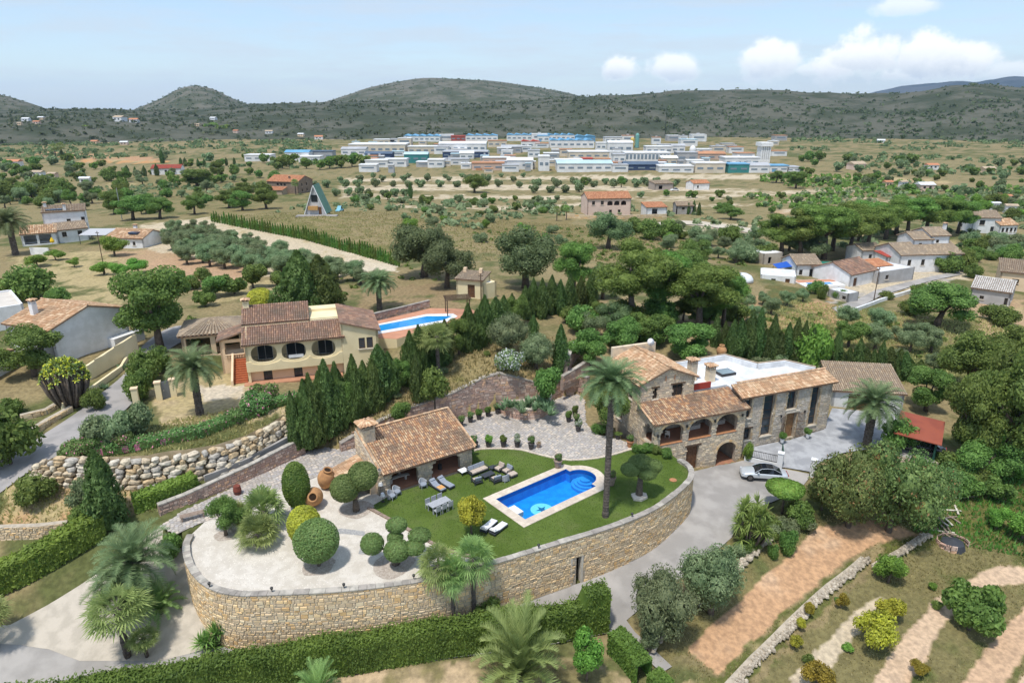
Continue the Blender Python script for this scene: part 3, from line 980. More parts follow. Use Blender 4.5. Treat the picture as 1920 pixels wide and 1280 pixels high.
def chimney(parent, x, y, z0, z1, w=.45, m=None, capm=None, name='chimney'):
 mb = MB()
 mb.box(x - w, x + w, y - w, y + w, z0, z1 - .4)
 for a in (-1, 1):
  for b in (-1, 1):
   mb.box(x + a * w * .98 - .07 * (a + 1), x + a * w * .98 + .07 * (1 - a), y + b * w * .98 - .07 * (b + 1), y + b * w * .98 + .07 * (1 - b), z1 - .4, z1)
 mb.box(x - w * .6, x + w * .6, y - w * .6, y + w * .6, z1 - .4, z1 - .02)
 o = mb.build(name, m or m_stone, parent)
 c = MB()
 k = w * 1.4
 c.add([(x - k, y - k, z1), (x + k, y - k, z1), (x + k, y + k, z1), (x - k, y + k, z1), (x, y, z1 + w * .75)],
          [(0, 1, 4), (1, 2, 4), (2, 3, 4), (3, 0, 4), (3, 2, 1, 0)])
 cap = c.build('chimney_cap', capm or m_tilebase, o)
 t = MB()
 for i in range(4):
  q = [(x - k, y - k, z1), (x + k, y - k, z1), (x + k, y + k, z1), (x - k, y + k, z1)]
  top = (x, y, z1 + w * .75)
  tiles(t, q[i], q[(i + 1) % 4], Vector(q[i]).lerp(Vector(top), .9), Vector(q[(i + 1) % 4]).lerp(Vector(top), .9), .2, .35, seed=i)
 t.build('roof_tiles', m_tile2, o, kind='stuff')
 return o
def house(name, label, A, B, z, depth, wh, kind='gable', rh=1.6, wallm=None, roofm=None, tw=.3, tl=.5, over=.35, wins=(), cat='house', group=None,
          base=1.5, framem=None, chim=(), parapet=.4, flatm=None, seg=3, ridge=.5):
 """A, B: world xy of the front-left and front-right corners. wins: (face, u, zb, w, h[, kind]) face f/b/l/r"""
 A, B = Vector(A[:2]), Vector(B[:2])
 U = (B - A).length
 ang = math.atan2(B.y - A.y, B.x - A.x)
 t = thing(name, label, cat, (A.x, A.y, z), ang, group)
 wallm = wallm or m_white
 faces = {'f': ((0, 0), (1, 0), U), 'r': ((U, 0), (0, 1), depth), 'b': ((U, depth), (-1, 0), U), 'l': ((0, depth), (0, -1), depth)}
 yr = depth * ridge
 def gz(y):
  return wh + rh * (y / yr if y < yr else (depth - y) / max(depth - yr, 1e-6))
 def gx(x):
  return wh + rh * (x / (U / 2) if x < U / 2 else (U - x) / (U / 2))
 tops = {k: wh for k in 'frbl'}
 brk = {k: () for k in 'frbl'}
 if kind == 'gable':
  tops['r'] = gz; tops['l'] = lambda u: gz(depth - u); brk['r'] = (yr,); brk['l'] = (depth - yr,)
 elif kind == 'gable_y':
  tops['f'] = gx; tops['b'] = gx; brk['f'] = brk['b'] = (U / 2,)
 elif kind == 'shed':
  tops['b'] = wh + rh; tops['r'] = lambda u: wh + rh * u / depth; tops['l'] = lambda u: wh + rh * (depth - u) / depth
 elif kind == 'flat':
  tops = {k: wh + parapet for k in 'frbl'}
 mb = MB()
 for k, (o, d, ln) in faces.items():
  hs = [(w[1], w[1] + w[3], w[2], w[2] + w[4], w[5] if len(w) > 5 and w[5] in ('arch', 'rect') else 'rect') for w in wins if w[0] == k]
  panel(mb, o, d, ln, -base, tops[k], .3, hs, brk=brk[k])
 if kind != 'flat':
  mb.quad((.31, .31, wh - .05), (U - .31, .31, wh - .05), (U - .31, depth - .31, wh - .05), (.31, depth - .31, wh - .05))
 mb.quad((.31, .31, .02), (U - .31, .31, .02), (U - .31, depth - .31, .02), (.31, depth - .31, .02))
 mb.build('wall', wallm, t)
 for w in wins:
  o, d, ln = faces[w[0]]
  k = w[5] if len(w) > 5 else 'rect'
  if k == 'open' or k == 'arch':
   continue
  if k == 'door':
   leafdoor(t, o, d, w[1], w[1] + w[3], w[2], w[2] + w[4], m_wood)
  else:
   window(t, o, d, w[1], w[1] + w[3], w[2], w[2] + w[4], .12, framem, None, 1, sill=m_sill)
 e = over
 lift = .06
 if kind == 'gable':
  s1, s2 = rh / yr, rh / max(depth - yr, 1e-6)
  roof(t, (-e * .6, -e, wh - e * s1 + lift), (U + e * .6, -e, wh - e * s1 + lift), (-e * .6, yr, wh + rh + lift), (U + e * .6, yr, wh + rh + lift), roofm, tw, tl, seed=3, seg=seg)
  roof(t, (U + e * .6, depth + e, wh - e * s2 + lift), (-e * .6, depth + e, wh - e * s2 + lift), (U + e * .6, yr + .01, wh + rh + lift), (-e * .6, yr + .01, wh + rh + lift), roofm, tw, tl, seed=4, seg=seg)
  rm = MB(); tube_row(rm, (-e * .6, yr, wh + rh + lift + .08), (U + e * .6, yr, wh + rh + lift + .08), .13); rm.build('ridge_tiles', roofm or m_tile, t, kind='stuff')
 elif kind == 'gable_y':
  s = rh / (U / 2)
  roof(t, (-e, depth + e * .6, wh - e * s + lift), (-e, -e * .6, wh - e * s + lift), (U / 2, depth + e * .6, wh + rh + lift), (U / 2, -e * .6, wh + rh + lift), roofm, tw, tl, seed=3, seg=seg)
  roof(t, (U + e, -e * .6, wh - e * s + lift), (U + e, depth + e * .6, wh - e * s + lift), (U / 2 + .01, -e * .6, wh + rh + lift), (U / 2 + .01, depth + e * .6, wh + rh + lift), roofm, tw, tl, seed=4, seg=seg)
  rm = MB(); tube_row(rm, (U / 2, -e * .6, wh + rh + lift + .08), (U / 2, depth + e * .6, wh + rh + lift + .08), .13); rm.build('ridge_tiles', roofm or m_tile, t, kind='stuff')
 elif kind == 'shed':
  s = rh / depth
  roof(t, (-e * .6, -e, wh - e * s + lift), (U + e * .6, -e, wh - e * s + lift), (-e * .6, depth + e * .4, wh + rh + e * .4 * s + lift), (U + e * .6, depth + e * .4, wh + rh + e * .4 * s + lift), roofm, tw, tl, seed=3, seg=seg)
 elif kind == 'hip':
  k = min(U, depth) / 2
  q = [(-e, -e, wh), (U + e, -e, wh), (U + e, depth + e, wh), (-e, depth + e, wh)]
  if U >= depth:
   r0, r1 = (k, depth / 2, wh + rh), (U - k, depth / 2, wh + rh)
   sl = [(q[0], q[1], r0, r1), (q[2], q[3], r1, r0)]
   tri = [(q[1], q[2], r1, r1), (q[3], q[0], r0, r0)]
  else:
   r0, r1 = (U / 2, k, wh + rh), (U / 2, depth - k, wh + rh)
   sl = [(q[1], q[2], r0, r1), (q[3], q[0], r1, r0)]
   tri = [(q[0], q[1], r0, r0), (q[2], q[3], r1, r1)]
  for i, (a, b, c_, dd) in enumerate(sl + tri):
   if c_ == dd:
    c_ = tuple(Vector(a).lerp(Vector(c_), .97)); dd = tuple(Vector(b).lerp(Vector(dd), .97))
   roof(t, a, b, c_, dd, roofm, tw, tl, seed=i + 3, seg=seg)
 elif kind == 'flat':
  fm = MB()
  fm.box(.3, U - .3, .3, depth - .3, wh - .15, wh + .02)
  fm.build('flat_roof', flatm or m_flatwhite, t)
 for (cx, cy, cz) in chim:
  chimney(t, cx, cy, wh - .2, cz, .32, wallm)
 return t
# ------------------------------------------------------------------ roads and paved ground
DRAPED = []
_sheet0 = sheet
def hoff(d):
 return lambda x, y: hsmooth(x, y) + d
def sheet(name, poly, zf, m, *a, **k):
 if callable(zf):
  DRAPED.append(poly)
 return _sheet0(name, poly, zf, m, *a, **k)
LANE = TP([(-120,1200),(40,1206),(90,1212),(150,1233),(300,1226),(370,1205)]) + [q for q in WALL[22:]] + TP([(1302,884),(1345,873),(1392,864),(1460,878),(1522,890),(1505,912),(1475,930),(1392,962),(1372,1008),(1330,1046),(1262,1094),(1190,1150),(1150,1185),(1000,1215),(640,1265),(300,1300),(-120,1320)])
sheet('lane', LANE, hoff(.07), m_conc, .8)
RAMP = TP([(-110,1206),(40,1210),(92,1218),(150,1240),(300,1240),(400,1215),(375,1150),(362,1090),(352,1060),(344,1030),(350,1005),(318,992),(300,988),(255,1025),(205,1062),(150,1098),(90,1135),(20,1172),(-110,1190)])
ramp_o = sheet('ramp', RAMP, hoff(.09), m_ramp, .7)
ROAD = TP(crom([(-80,985),(0,925),(65,878),(125,845),(200,795),(252,752),(285,692),(312,660),(345,640),(385,630),(395,610),(330,612),(290,630),(258,660),(235,700),(187,740),(143,775),(50,835),(-20,878),(-80,915)], 3, True))
sheet('road', ROAD, hoff(.07), m_asph, .8)
GC = TP([(1395,866),(1460,876),(1522,886),(1530,872),(1580,850),(1630,842),(1668,820),(1676,796),(1690,776),(1640,772),(1560,766),(1550,790),(1545,806),(1480,826),(1400,842)])
sheet('forecourt', GC, hoff(.10), m_court, .7)
TRACK = TP([(1150,1165),(1165,1150),(1190,1185),(1260,1250),(1240,1262),(1180,1205)])
sheet('footpath', TRACK, hoff(.08), m_conc, .6)
FARM = TP([(1560,578),(1640,545),(1740,520),(1800,508),(1800,516),(1750,526),(1650,556),(1575,590)])
sheet('farm_drive', FARM, hoff(.1), m_conc, 1.0)
VR = TP(crom([(1180,424),(1280,414),(1350,420),(1420,431),(1470,442),(1465,447),(1410,438),(1340,427),(1280,421),(1185,431)], 2, True))
sheet('farm_road', VR, hoff(.12), mat('pale_track', (.55,.49,.40), (.47,.41,.33), scale=.3, rough=.95, world=True), 2.5)
# ------------------------------------------------------------------ terrace: gravel, lawn, courtyard
LAWN_LINE = [G(a, b, L) for a, b in [(690,952),(760,990),(830,1030),(932,1058)]]
lawn_poly = [(WALL[i]) for i in range(len(WALL)) if WALL[i][0] > LAWN_LINE[-1][0]]
lawn_poly = [LAWN_LINE[-1]] + lawn_poly + [hp(1.0, -.1), hp(.3, -.6)] + EDGE + [G(880,880,L), G(735,926,L)] + LAWN_LINE[:-1]
# pool frame
PA = math.atan2(4.95, 6.15)
PE1, PE2 = Vector((math.cos(PA), math.sin(PA), 0)), Vector((-math.sin(PA), math.cos(PA), 0))
_in = [Vector((*G(a, b, L + .05), 0)) for a, b in ((922,940),(993,968),(1128,905),(1050,884))]
PC = sum(_in, Vector()) / 4
PLEN = ((_in[3] - _in[0]).length + (_in[2] - _in[1]).length) / 2
PWID = 4.15
def pp(a, b, z=0.0):
 v = PC + PE1 * a + PE2 * b
 return (v.x, v.y, z) if z is not None else (v.x, v.y)
hl, hw = PLEN / 2, PWID / 2
RO = 1.5
def rom(r, off=0.0, n=14):
 return [(hl + off + r * math.cos(t), r * math.sin(t)) for t in np.linspace(-math.pi / 2, math.pi / 2, n)]
inner = [(-hl, hw), (-hl, -hw), (hl, -hw)] + rom(RO) + [(hl, hw)]
CW = .85
outer = [(-hl - CW, hw + CW), (-hl - CW, -hw - CW), (hl + CW, -hw - CW), (hl + CW, -RO - CW * .8)] + rom(RO + CW, 0, 12)[2:-2] + [(hl + CW, RO + CW * .8), (hl + CW * .6, hw + CW)]
pool_out = [pp(a, b)[:2] for a, b in outer]
def sheet_hole(name, poly, hole, z, m, step, kind='structure'):
 b = resample(poly, step); h = resample(hole, step)
 xs, ys = [p[0] for p in b], [p[1] for p in b]
 gx, gy = np.meshgrid(np.arange(min(xs), max(xs), step), np.arange(min(ys), max(ys), step))
 gx, gy = gx.ravel(), gy.ravel()
 k = inside(b, gx, gy) & ~inside(h, gx, gy)
 vs = [Vector(p) for p in b + h] + [Vector((x, y)) for x, y in zip(gx[k], gy[k])]
 nb, nh = len(b), len(h)
 ed = [(i, (i + 1) % nb) for i in range(nb)] + [(nb + i, nb + (i + 1) % nh) for i in range(nh)]
 r = delaunay_2d_cdt(vs, ed, [], 1, 1e-4)
 V = np.array([(p.x, p.y, z) for p in r[0]])
 Fs = np.array([f for f in r[2] if len(f) == 3])
 c = V[Fs].mean(1)
 Fs = Fs[~inside(h, c[:, 0], c[:, 1])]
 nz = np.cross(V[Fs[:, 1]] - V[Fs[:, 0]], V[Fs[:, 2]] - V[Fs[:, 0]])[:, 2]
 Fs[nz < 0] = Fs[nz < 0][:, ::-1]
 return npmesh(name, V, Fs, m, kind=kind)
shrunk = [pp(a * .985, b * .985)[:2] for a, b in outer]
sheet_hole('lawn', lawn_poly, shrunk, L, m_lawn, 1.0)
# mown turf blades: short tufts give the lawn its nap
def tufts(name, poly, holes, z, m, n, hgt, w, seed, parent=None):
 rg = np.random.default_rng(seed)
 xs, ys = np.array([p[0] for p in poly]), np.array([p[1] for p in poly])
 x, y = rg.uniform(xs.min(), xs.max(), n), rg.uniform(ys.min(), ys.max(), n)
 k = inside(poly, x, y)
 for h_ in holes:
  k &= ~inside(h_, x, y)
 x, y = x[k], y[k]
 a = rg.uniform(0, 2 * np.pi, len(x))
 ww = w * rg.uniform(.6, 1.4, len(x)); hh = hgt * rg.uniform(.5, 1.3, len(x))
 zz = z(x, y) if callable(z) else np.full(len(x), z)
 tx, ty = rg.normal(0, .35, len(x)) * hh, rg.normal(0, .35, len(x)) * hh
 V = np.stack([np.c_[x - np.cos(a) * ww, y - np.sin(a) * ww, zz], np.c_[x + np.cos(a) * ww, y + np.sin(a) * ww, zz], np.c_[x + tx, y + ty, zz + hh]], 1).reshape(-1, 3)
 Fq = np.arange(len(V)).reshape(-1, 3)
 return npmesh(name, V, Fq, m, parent, kind='stuff')
m_blade = leafmat('turf_blade', (.062,.115,.016), (.125,.175,.045), .15, 0)
tag(tufts('lawn_grass', lawn_poly, [pool_out], L, m_blade, 60000, .05, .03, 3), 'short mown green turf around the swimming pool', 'grass')
gravel_poly = [w for w in WALL if w[0] <= LAWN_LINE[-1][0]] + [LAWN_LINE[-1]] + LAWN_LINE[-2::-1] + [G(735,926,L), G(712,930,L), G(655,880,L)] + BACK
sheet('gravel', gravel_poly, L, m_gravel, .9)
PEB = [(.62,.57,.50),(.54,.49,.42),(.68,.63,.56),(.48,.44,.38)]
m_peb = mat('pebbles', None, pal=PEB, isl=.15, rough=.95)
def pebbles(name, poly, z, n, s, seed, m):
 rg = np.random.default_rng(seed)
 xs, ys = np.array([p[0] for p in poly]), np.array([p[1] for p in poly])
 x, y = rg.uniform(xs.min(), xs.max(), n), rg.uniform(ys.min(), ys.max(), n)
 k = inside(poly, x, y)
 x, y = x[k], y[k]
 N = len(x)
 r = s * rg.uniform(.5, 1.4, N)
 base = np.array([(1, 0, 0), (0, 1, 0), (-1, 0, 0), (0, -1, 0), (0, 0, .9)])
 ang = rg.uniform(0, 6.28, N)
 ca, sa = np.cos(ang), np.sin(ang)
 V = np.empty((N, 5, 3))
 zz = z(x, y) if callable(z) else np.full(N, z)
 for i, b in enumerate(base):
  V[:, i, 0] = x + r * (b[0] * ca - b[1] * sa); V[:, i, 1] = y + r * (b[0] * sa + b[1] * ca); V[:, i, 2] = zz + r * b[2] * .8
 idx = (np.arange(N) * 5)[:, None, None] + np.array([(0, 1, 4), (1, 2, 4), (2, 3, 4), (3, 0, 4)])[None]
 return npmesh(name, V.reshape(-1, 3), idx.reshape(-1, 3), m, kind='stuff')
tag(pebbles('gravel_stones', gravel_poly, L, 16000, .045, 5, m_peb), 'loose white pebbles spread over the gravel garden', 'gravel')
# tree bases and grey strips in the gravel
m_mulch = mat('bark_mulch', (.36,.30,.25), (.46,.40,.34), scale=5, rough=.95, bump=.02)
m_greystrip = mat('grey_strip_ground', (.30,.30,.30), (.40,.39,.38), scale=6, rough=.95, bump=.02)
def disc(cx, cy, r, n=20, wob=.12, seed=0):
 rg = random.Random(seed)
 ph = [rg.uniform(0, 6.28) for _ in range(3)]
 return [(cx + r * (1 + wob * math.sin(2 * t + ph[0]) + wob * .5 * math.sin(5 * t + ph[1])) * math.cos(t), cy + r * (1 + wob * math.sin(3 * t + ph[2])) * math.sin(t)) for t in np.linspace(0, 2 * math.pi, n, endpoint=False)]
for i, (a, b, r) in enumerate([(598,1060,1.3),(668,955,1.4),(738,1058,1.6),(425,1002,.9)]):
 sheet('mulch_shade_bed', disc(*G(a, b, L), r, seed=i), L + .012, m_mulch, .5)  # brown mulch discs, their darker tone also paints in the tree shadows
for i, poly in enumerate([[(560,1008),(640,990),(684,996),(684,1004),(640,1000),(560,1018)], [(680,1012),(714,1014),(708,1040),(672,1038)]]):
 sheet('grey_strip', [G(a, b, L) for a, b in poly], L + .016, m_greystrip, .5)  # flat grey patches laid on the gravel
# courtyard cobbles: slabs bedded on a base sheet
court_floor = sheet('courtyard', COURT, L + .02, mat('courtyard_bed', (.36,.32,.28), (.29,.26,.23), scale=2, rough=.95, world=True), .9)
def cobbles(name, poly, z, s, m, seed, parent, excl=()):
 rg = random.Random(seed)
 xs, ys = [p[0] for p in poly], [p[1] for p in poly]
 pts = []
 y = min(ys)
 row = 0
 while y < max(ys):
  x = min(xs) + (row % 2) * s * .5
  while x < max(xs):
   j_ = .16 if s < .4 else .3
   pts.append((x + rg.uniform(-j_, j_) * s, y + rg.uniform(-j_, j_) * s))
   x += s
  y += s * .88
  row += 1
 P = np.array(pts)
 k = inside(poly, P[:, 0], P[:, 1])
 for e in excl:
  k &= ~inside(e, P[:, 0], P[:, 1])
 P = P[k]
 mb = MB()
 zz = z(P[:, 0], P[:, 1]) if callable(z) else np.full(len(P), z)
 for (x, y), z0 in zip(P, zz):
  r = s * .56 * rg.uniform(.82, 1.08)
  n = rg.choice((5, 6, 6))
  t0 = rg.uniform(0, 6.28)
  rr2 = [r * rg.uniform(.82, 1.1) for _ in range(n)]
  hh = rg.uniform(.02, .045) if s < .4 else rg.uniform(.03, .045)
  lo = [(x + rr2[i] * math.cos(t0 + 6.283 * i / n), y + rr2[i] * math.sin(t0 + 6.283 * i / n), z0 - .01) for i in range(n)]
  hi = [(x + (a - x) * .88, y + (b - y) * .88, z0 + hh) for a, b, _ in lo]
  mb.add(lo + hi, [tuple(range(n, 2 * n))] + [(i, (i + 1) % n, n + (i + 1) % n, n + i) for i in range(n)])
 return mb.build(name, m, parent, kind='stuff')
cobbles('cobbles', COURT, L + .02, .34, m_cob, 5, court_floor)
# kerb of the lawn
kerb = thing('lawn_kerb', 'low pale stone kerb curving between lawn and cobbled courtyard', 'kerb')
kp = resample(EDGE, .55, False)
for i in range(len(kp) - 1):
 a, b = Vector(kp[i]), Vector(kp[i + 1])
 d = (b - a).normalized(); n = Vector((-d.y, d.x)) * .12
 a, b = a + d * .012, b - d * .012
 MB().prism([tuple(a - n), tuple(b - n), tuple(b + n), tuple(a + n)], L - .1, L + .09 + rnd.uniform(-.01, .01)).build('kerb_stone', m_pave, kerb)
# sleeper edging between gravel and lawn
sl_t = thing('timber_edging', 'brown timber sleepers edging the lawn beside the white gravel', 'edging')
sp = resample(LAWN_LINE, 1.8, False)
for i in range(len(sp) - 1):
 a, b = Vector(sp[i]), Vector(sp[i + 1])
 d = (b - a).normalized(); n = Vector((-d.y, d.x)) * .14
 a, b = a + d * .03, b - d * .03
 MB().prism([tuple(a - n), tuple(b - n), tuple(b + n), tuple(a + n)], L - .1, L + .14 + rnd.uniform(-.02, .02)).build('sleeper', m_woodg, sl_t)
# ------------------------------------------------------------------ the big retaining wall
def poly_len(p):
 return sum(math.dist(p[i], p[i + 1]) for i in range(len(p) - 1))
def wall_thing(name, label, pts, zlo, zhi, th, m_st, m_core, w, h, side=1, coping=True, cw=None, slot=None, seed=3, ch=.12, cop_m=None, clen=.8, cat='wall', proud=.05, joined_coping=False):
 """wall along a polyline with rubble facing on its outer (right-hand when side=1) face"""
 t = thing(name, label, cat)
 P = resample(pts, .6, False)
 zl, zh = zlo, zhi
 cum = [0]
 for i in range(len(P) - 1):
  cum.append(cum[-1] + math.dist(P[i], P[i + 1]))
 mb = MB()
 def nrm(i):
  a, b = Vector(P[max(0, i - 1)]), Vector(P[min(len(P) - 1, i + 1)])
  d = (b - a).normalized()
  return Vector((d.y, -d.x)) * side
 fr = [(Vector(P[i]), nrm(i)) for i in range(len(P))]
 for i in range(len(P) - 1):
  if slot and slot[0] < (cum[i] + cum[i + 1]) / 2 < slot[1]:
   z0a, z0b = slot[2], slot[2]
  else:
   z0a, z0b = zl(cum[i]) - .5, zl(cum[i + 1]) - .5
  z1a, z1b = zh(cum[i]), zh(cum[i + 1])
  (a, na), (b, nb) = fr[i], fr[i + 1]
  ai, bi = a - na * th, b - nb * th
  vs = [(a.x, a.y, z0a), (b.x, b.y, z0b), (b.x, b.y, z1b), (a.x, a.y, z1a), (ai.x, ai.y, z0a), (bi.x, bi.y, z0b), (bi.x, bi.y, z1b), (ai.x, ai.y, z1a)]
  mb.add(vs, [(0, 1, 2, 3), (5, 4, 7, 6), (3, 2, 6, 7), (4, 5, 1, 0), (4, 0, 3, 7), (1, 5, 6, 2)])
 mb.build('wall_core', m_core, t)
 sm = MB()
 hl_ = [(slot[0], slot[1], -9, slot[2], 'rect')] if slot else []
 stones(sm, P, zl, zh, w, h, proud, side=side, holes=hl_, seed=seed)
 sm.build('stonework', m_st, t, kind='stuff')
 if coping:
  cw = cw or th + .1
  q = resample(pts, clen, False)
  cm = MB()
  s = 0
  for i in range(len(q) - 1):
   a, b = Vector(q[i]), Vector(q[i + 1])
   d = (b - a).normalized(); n = Vector((d.y, -d.x)) * side
   l_ = (b - a).length
   za, zb = zh(s), zh(s + l_)
   s += l_
   j = rnd.uniform(-.012, .012)
   a1, b1 = a + d * .012, b - d * .012
   o1, i1 = n * (.07 + j), -n * (cw - .07 + rnd.uniform(-.02, .02))
   one = cm if joined_coping else MB()
   vs = [(a1 + o1), (b1 + o1), (b1 + i1), (a1 + i1)]
   zs = [za, zb, zb, za]
   one.add([(v.x, v.y, z + .004) for v, z in zip(vs, zs)] + [(v.x, v.y, z + ch + j) for v, z in zip(vs, zs)],
     [(4, 5, 6, 7), (0, 1, 5, 4), (1, 2, 6, 5), (2, 3, 7, 6), (3, 0, 4, 7), (3, 2, 1, 0)])
   if not joined_coping:
    one.build('coping_stone', cop_m or m_coping, t)
  if joined_coping:
   cm.build('coping', cop_m or m_coping, t, kind='stuff')
 return t, P, cum
def zl_terr(P):
 z = hsmooth([p[0] for p in P], [p[1] for p in P])
 c = np.r_[0, np.cumsum([math.dist(P[i], P[i + 1]) for i in range(len(P) - 1)])]
 return lambda s: float(np.interp(s, c, z))
_zl = zl_terr(resample(WALL, .6, False))
slot_xy = G(1096, 1060, 2.0)
_d = [math.dist(p, slot_xy) for p in resample(WALL, .1, False)]
slot_s = np.argmin(_d) * .1 * poly_len(WALL) / (len(_d) * .1)
rw, RWP, RWC = wall_thing('retaining_wall', 'long curved honey-coloured stone retaining wall below the lawn and gravel garden', WALL, lambda s: min(_zl(s), 2.5) - .1, lambda s: L + .22, .45, m_wallst, m_mortar, .34, .235,
           slot=(slot_s - .45, slot_s + .45, 2.1), seed=11, ch=.09)
_p0, _p1 = [np.array(resample(WALL, .1, False)[min(len(_d) - 1, int(np.argmin(_d)) + k)]) for k in (-7, 7)]
_dd = (_p1 - _p0) / np.linalg.norm(_p1 - _p0)
_nn = np.array([_dd[1], -_dd[0]])
nb_ = MB()
c0 = (_p0 + _p1) / 2
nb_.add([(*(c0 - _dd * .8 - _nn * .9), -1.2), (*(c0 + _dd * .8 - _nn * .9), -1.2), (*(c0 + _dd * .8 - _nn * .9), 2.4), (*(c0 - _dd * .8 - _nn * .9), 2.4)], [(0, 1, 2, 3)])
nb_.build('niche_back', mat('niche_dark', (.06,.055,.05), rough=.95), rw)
lm = MB()
for k in (-1, 1):
 q = c0 + _dd * .52 * k
 lm.prism([tuple(q - _dd * .09 + _nn * .04), tuple(q + _dd * .09 + _nn * .04), tuple(q + _dd * .09 - _nn * .5), tuple(q - _dd * .09 - _nn * .5)], -1.0, 2.12)
lm.build('niche_jamb', m_sill, rw)
# courtyard walls in reddish stone
RED_PX = [(640,846),(700,830),(760,810),(850,785),(905,771),(937,767),(976,764),(1015,757)]
RED_TOP = [4.5,5.7,6.35,6.8,7.8,8.2,7.4,6.2]
rp = [G(a, b, L + .05) for a, b in RED_PX]
_rc = np.r_[0, np.cumsum([math.dist(rp[i], rp[i + 1]) for i in range(len(rp) - 1)])]
wall_thing('courtyard_wall', 'tall reddish stone retaining wall behind the cobbled courtyard', rp, lambda s: L - .1, lambda s: float(np.interp(s, _rc, RED_TOP)), .5, m_red, m_mortar_red, .46, .28, seed=21, cop_m=m_coping)
rp2 = [G(a, b, L + .05) for a, b in [(1012,757),(1055,741),(1086,737),(1100,742)]]
wall_thing('garden_wall', 'short reddish stone wall at the back corner of the courtyard', rp2, lambda s: L - .1, lambda s: 5.6 + s * .06, .5, m_red, m_mortar_red, .46, .28, seed=22, cop_m=m_coping)
pc_ = G(1000, 772, L + .05)
bed = crom([G(a, b, L + .05) for a, b in [(938,774),(955,782),(985,787),(1015,783),(1030,772),(1034,758)]], 4)
wall_thing('planter_wall', 'low curved reddish stone planter wall at the back of the courtyard', bed, lambda s: L - .1, lambda s: L + 1.3, .4, m_red, m_mortar_red, .42, .26, seed=23, cop_m=m_sill)
sheet('planter_soil', bed + [G(1012,752,L + .05), G(960,752,L + .05)], L + 1.2, m_mulch, .6)
up1 = [G(a, b, 7.6) for a, b in [(1063,690),(1075,668),(1100,645)]]
wall_thing('upper_garden_wall', 'rough stone terrace wall behind the tall slim cypress', up1, lambda s: 5.8, lambda s: 8.4 + .1 * s, .5, m_red, m_mortar_red, .5, .3, seed=24)
up2 = [G(a, b, 7.0) for a, b in [(1056,705),(1085,692),(1105,682)]]
wall_thing('slope_wall', 'low stone wall stepping up the slope beside the palm crown', up2, lambda s: 5.6, lambda s: 6.9 + .1 * s, .4, m_red, m_mortar_red, .5, .3, seed=25)
# path-side wall and boulder wall on the left
pw = TP([(300,968),(350,945),(400,922),(470,892),(530,862),(572,838)])
_z = zl_terr(resample(pw, .6, False))
wall_thing('path_wall', 'brownish stone wall along the upper side of the paved path', pw, lambda s: L - .3, lambda s: L + .9 + .06 * s, .4, m_red, m_mortar_red, .34, .2, seed=31, coping=True, joined_coping=True)
pw2 = TP([(-60,1010),(20,1012),(75,1010),(128,998)])
wall_thing('plot_wall', 'ochre dry stone wall below the bare earth plot at left', pw2, lambda s: 1.6, lambda s: 4.0, .5, m_wallst, m_mortar, .3, .19, seed=32, coping=False)
gw = TP([(385,905),(470,875),(545,838),(572,812)])
wall_thing('grey_block_wall', 'plain grey rendered wall above the paved path', gw, lambda s: 3.6, lambda s: 5.0 + .08 * s, .3, m_conc, m_conc, 3.0, 1.5, seed=33, coping=False, proud=.004)
# boulders: eight shared shapes
PAL_B = [(.64,.55,.42),(.58,.47,.33),(.68,.61,.50),(.60,.45,.27),(.50,.46,.40),(.66,.57,.42)]
m_b = [mat('boulder_%d' % i, c, tuple(v * .62 for v in c), scale=1.4, rough=.95, bump=.05, bscale=4) for i, c in enumerate(PAL_B)]
def boulder_mesh(seed, m, sub=2):
 bm = bmesh.new()
 bmesh.ops.create_icosphere(bm, subdivisions=sub, radius=1)
 rg = random.Random(seed)
 off = Vector((rg.uniform(0, 99), rg.uniform(0, 99), rg.uniform(0, 99)))
 for v in bm.verts:
  p = v.co.normalized()
  q = Vector(tuple(math.copysign(abs(c) ** .62, c) for c in p))
  v.co = q * (0.86 + .28 * mnoise.noise(p * 1.3 + off) + .12 * mnoise.noise(p * 3 + off))
 me = bpy.data.meshes.new('boulder')
 bm.to_mesh(me)
 bm.free()
 me.materials.append(m)
 return me
BM_ = [boulder_mesh(i, m_b[i % 6], 1 if i > 11 else 2) for i in range(12)]
bw = thing('boulder_wall', 'wall of large irregular pale limestone boulders below the yellow villa', 'wall')
b_base = TP([(58,905),(120,912),(200,915),(280,915),(350,905),(420,890),(480,868),(530,838),(556,812)])
b_base = resample(b_base, .25, False)
_tot = poly_len(b_base)
bz0 = hsmooth([p[0] for p in b_base], [p[1] for p in b_base])
rg = random.Random(5)
nb = 0
hgts = lambda f: np.interp(f, [0, .1, .5, .9, 1], [1.6, 2.5, 2.9, 2.6, 2.2])
row = 0
zoff = .15
while zoff < 2.9:
 s = rg.uniform(0, .5)
 rh = rg.uniform(.42, .6)
 while s < _tot:
  wv = rg.uniform(.55, 1.25)
  f = (s + wv / 2) / _tot
  i = min(len(b_base) - 1, int(f * (len(b_base) - 1)))
  if f <= 1 and zoff < hgts(f) - .1:
   j2 = min(len(b_base) - 2, i)
   d = (Vector(b_base[j2 + 1]) - Vector(b_base[j2])).normalized()
   n = Vector((-d.y, d.x))
   p = Vector(b_base[i]) + n * (zoff * .32 + rg.uniform(-.06, .08))
   o = bpy.data.objects.new('boulder', rg.choice(BM_))
   COL.objects.link(o)
   o.parent = bw
   o.location = (p.x, p.y, bz0[i] + zoff + rg.uniform(-.08, .08))
   o.rotation_euler = (rg.uniform(-.25, .25), rg.uniform(-.25, .25), math.atan2(d.y, d.x) + rg.uniform(-.3, .3))
   o.scale = (wv * .54, rg.uniform(.34, .5), rh * rg.uniform(.5, .64))
   nb += 1
  s += wv
 zoff += rh * .86
 row += 1
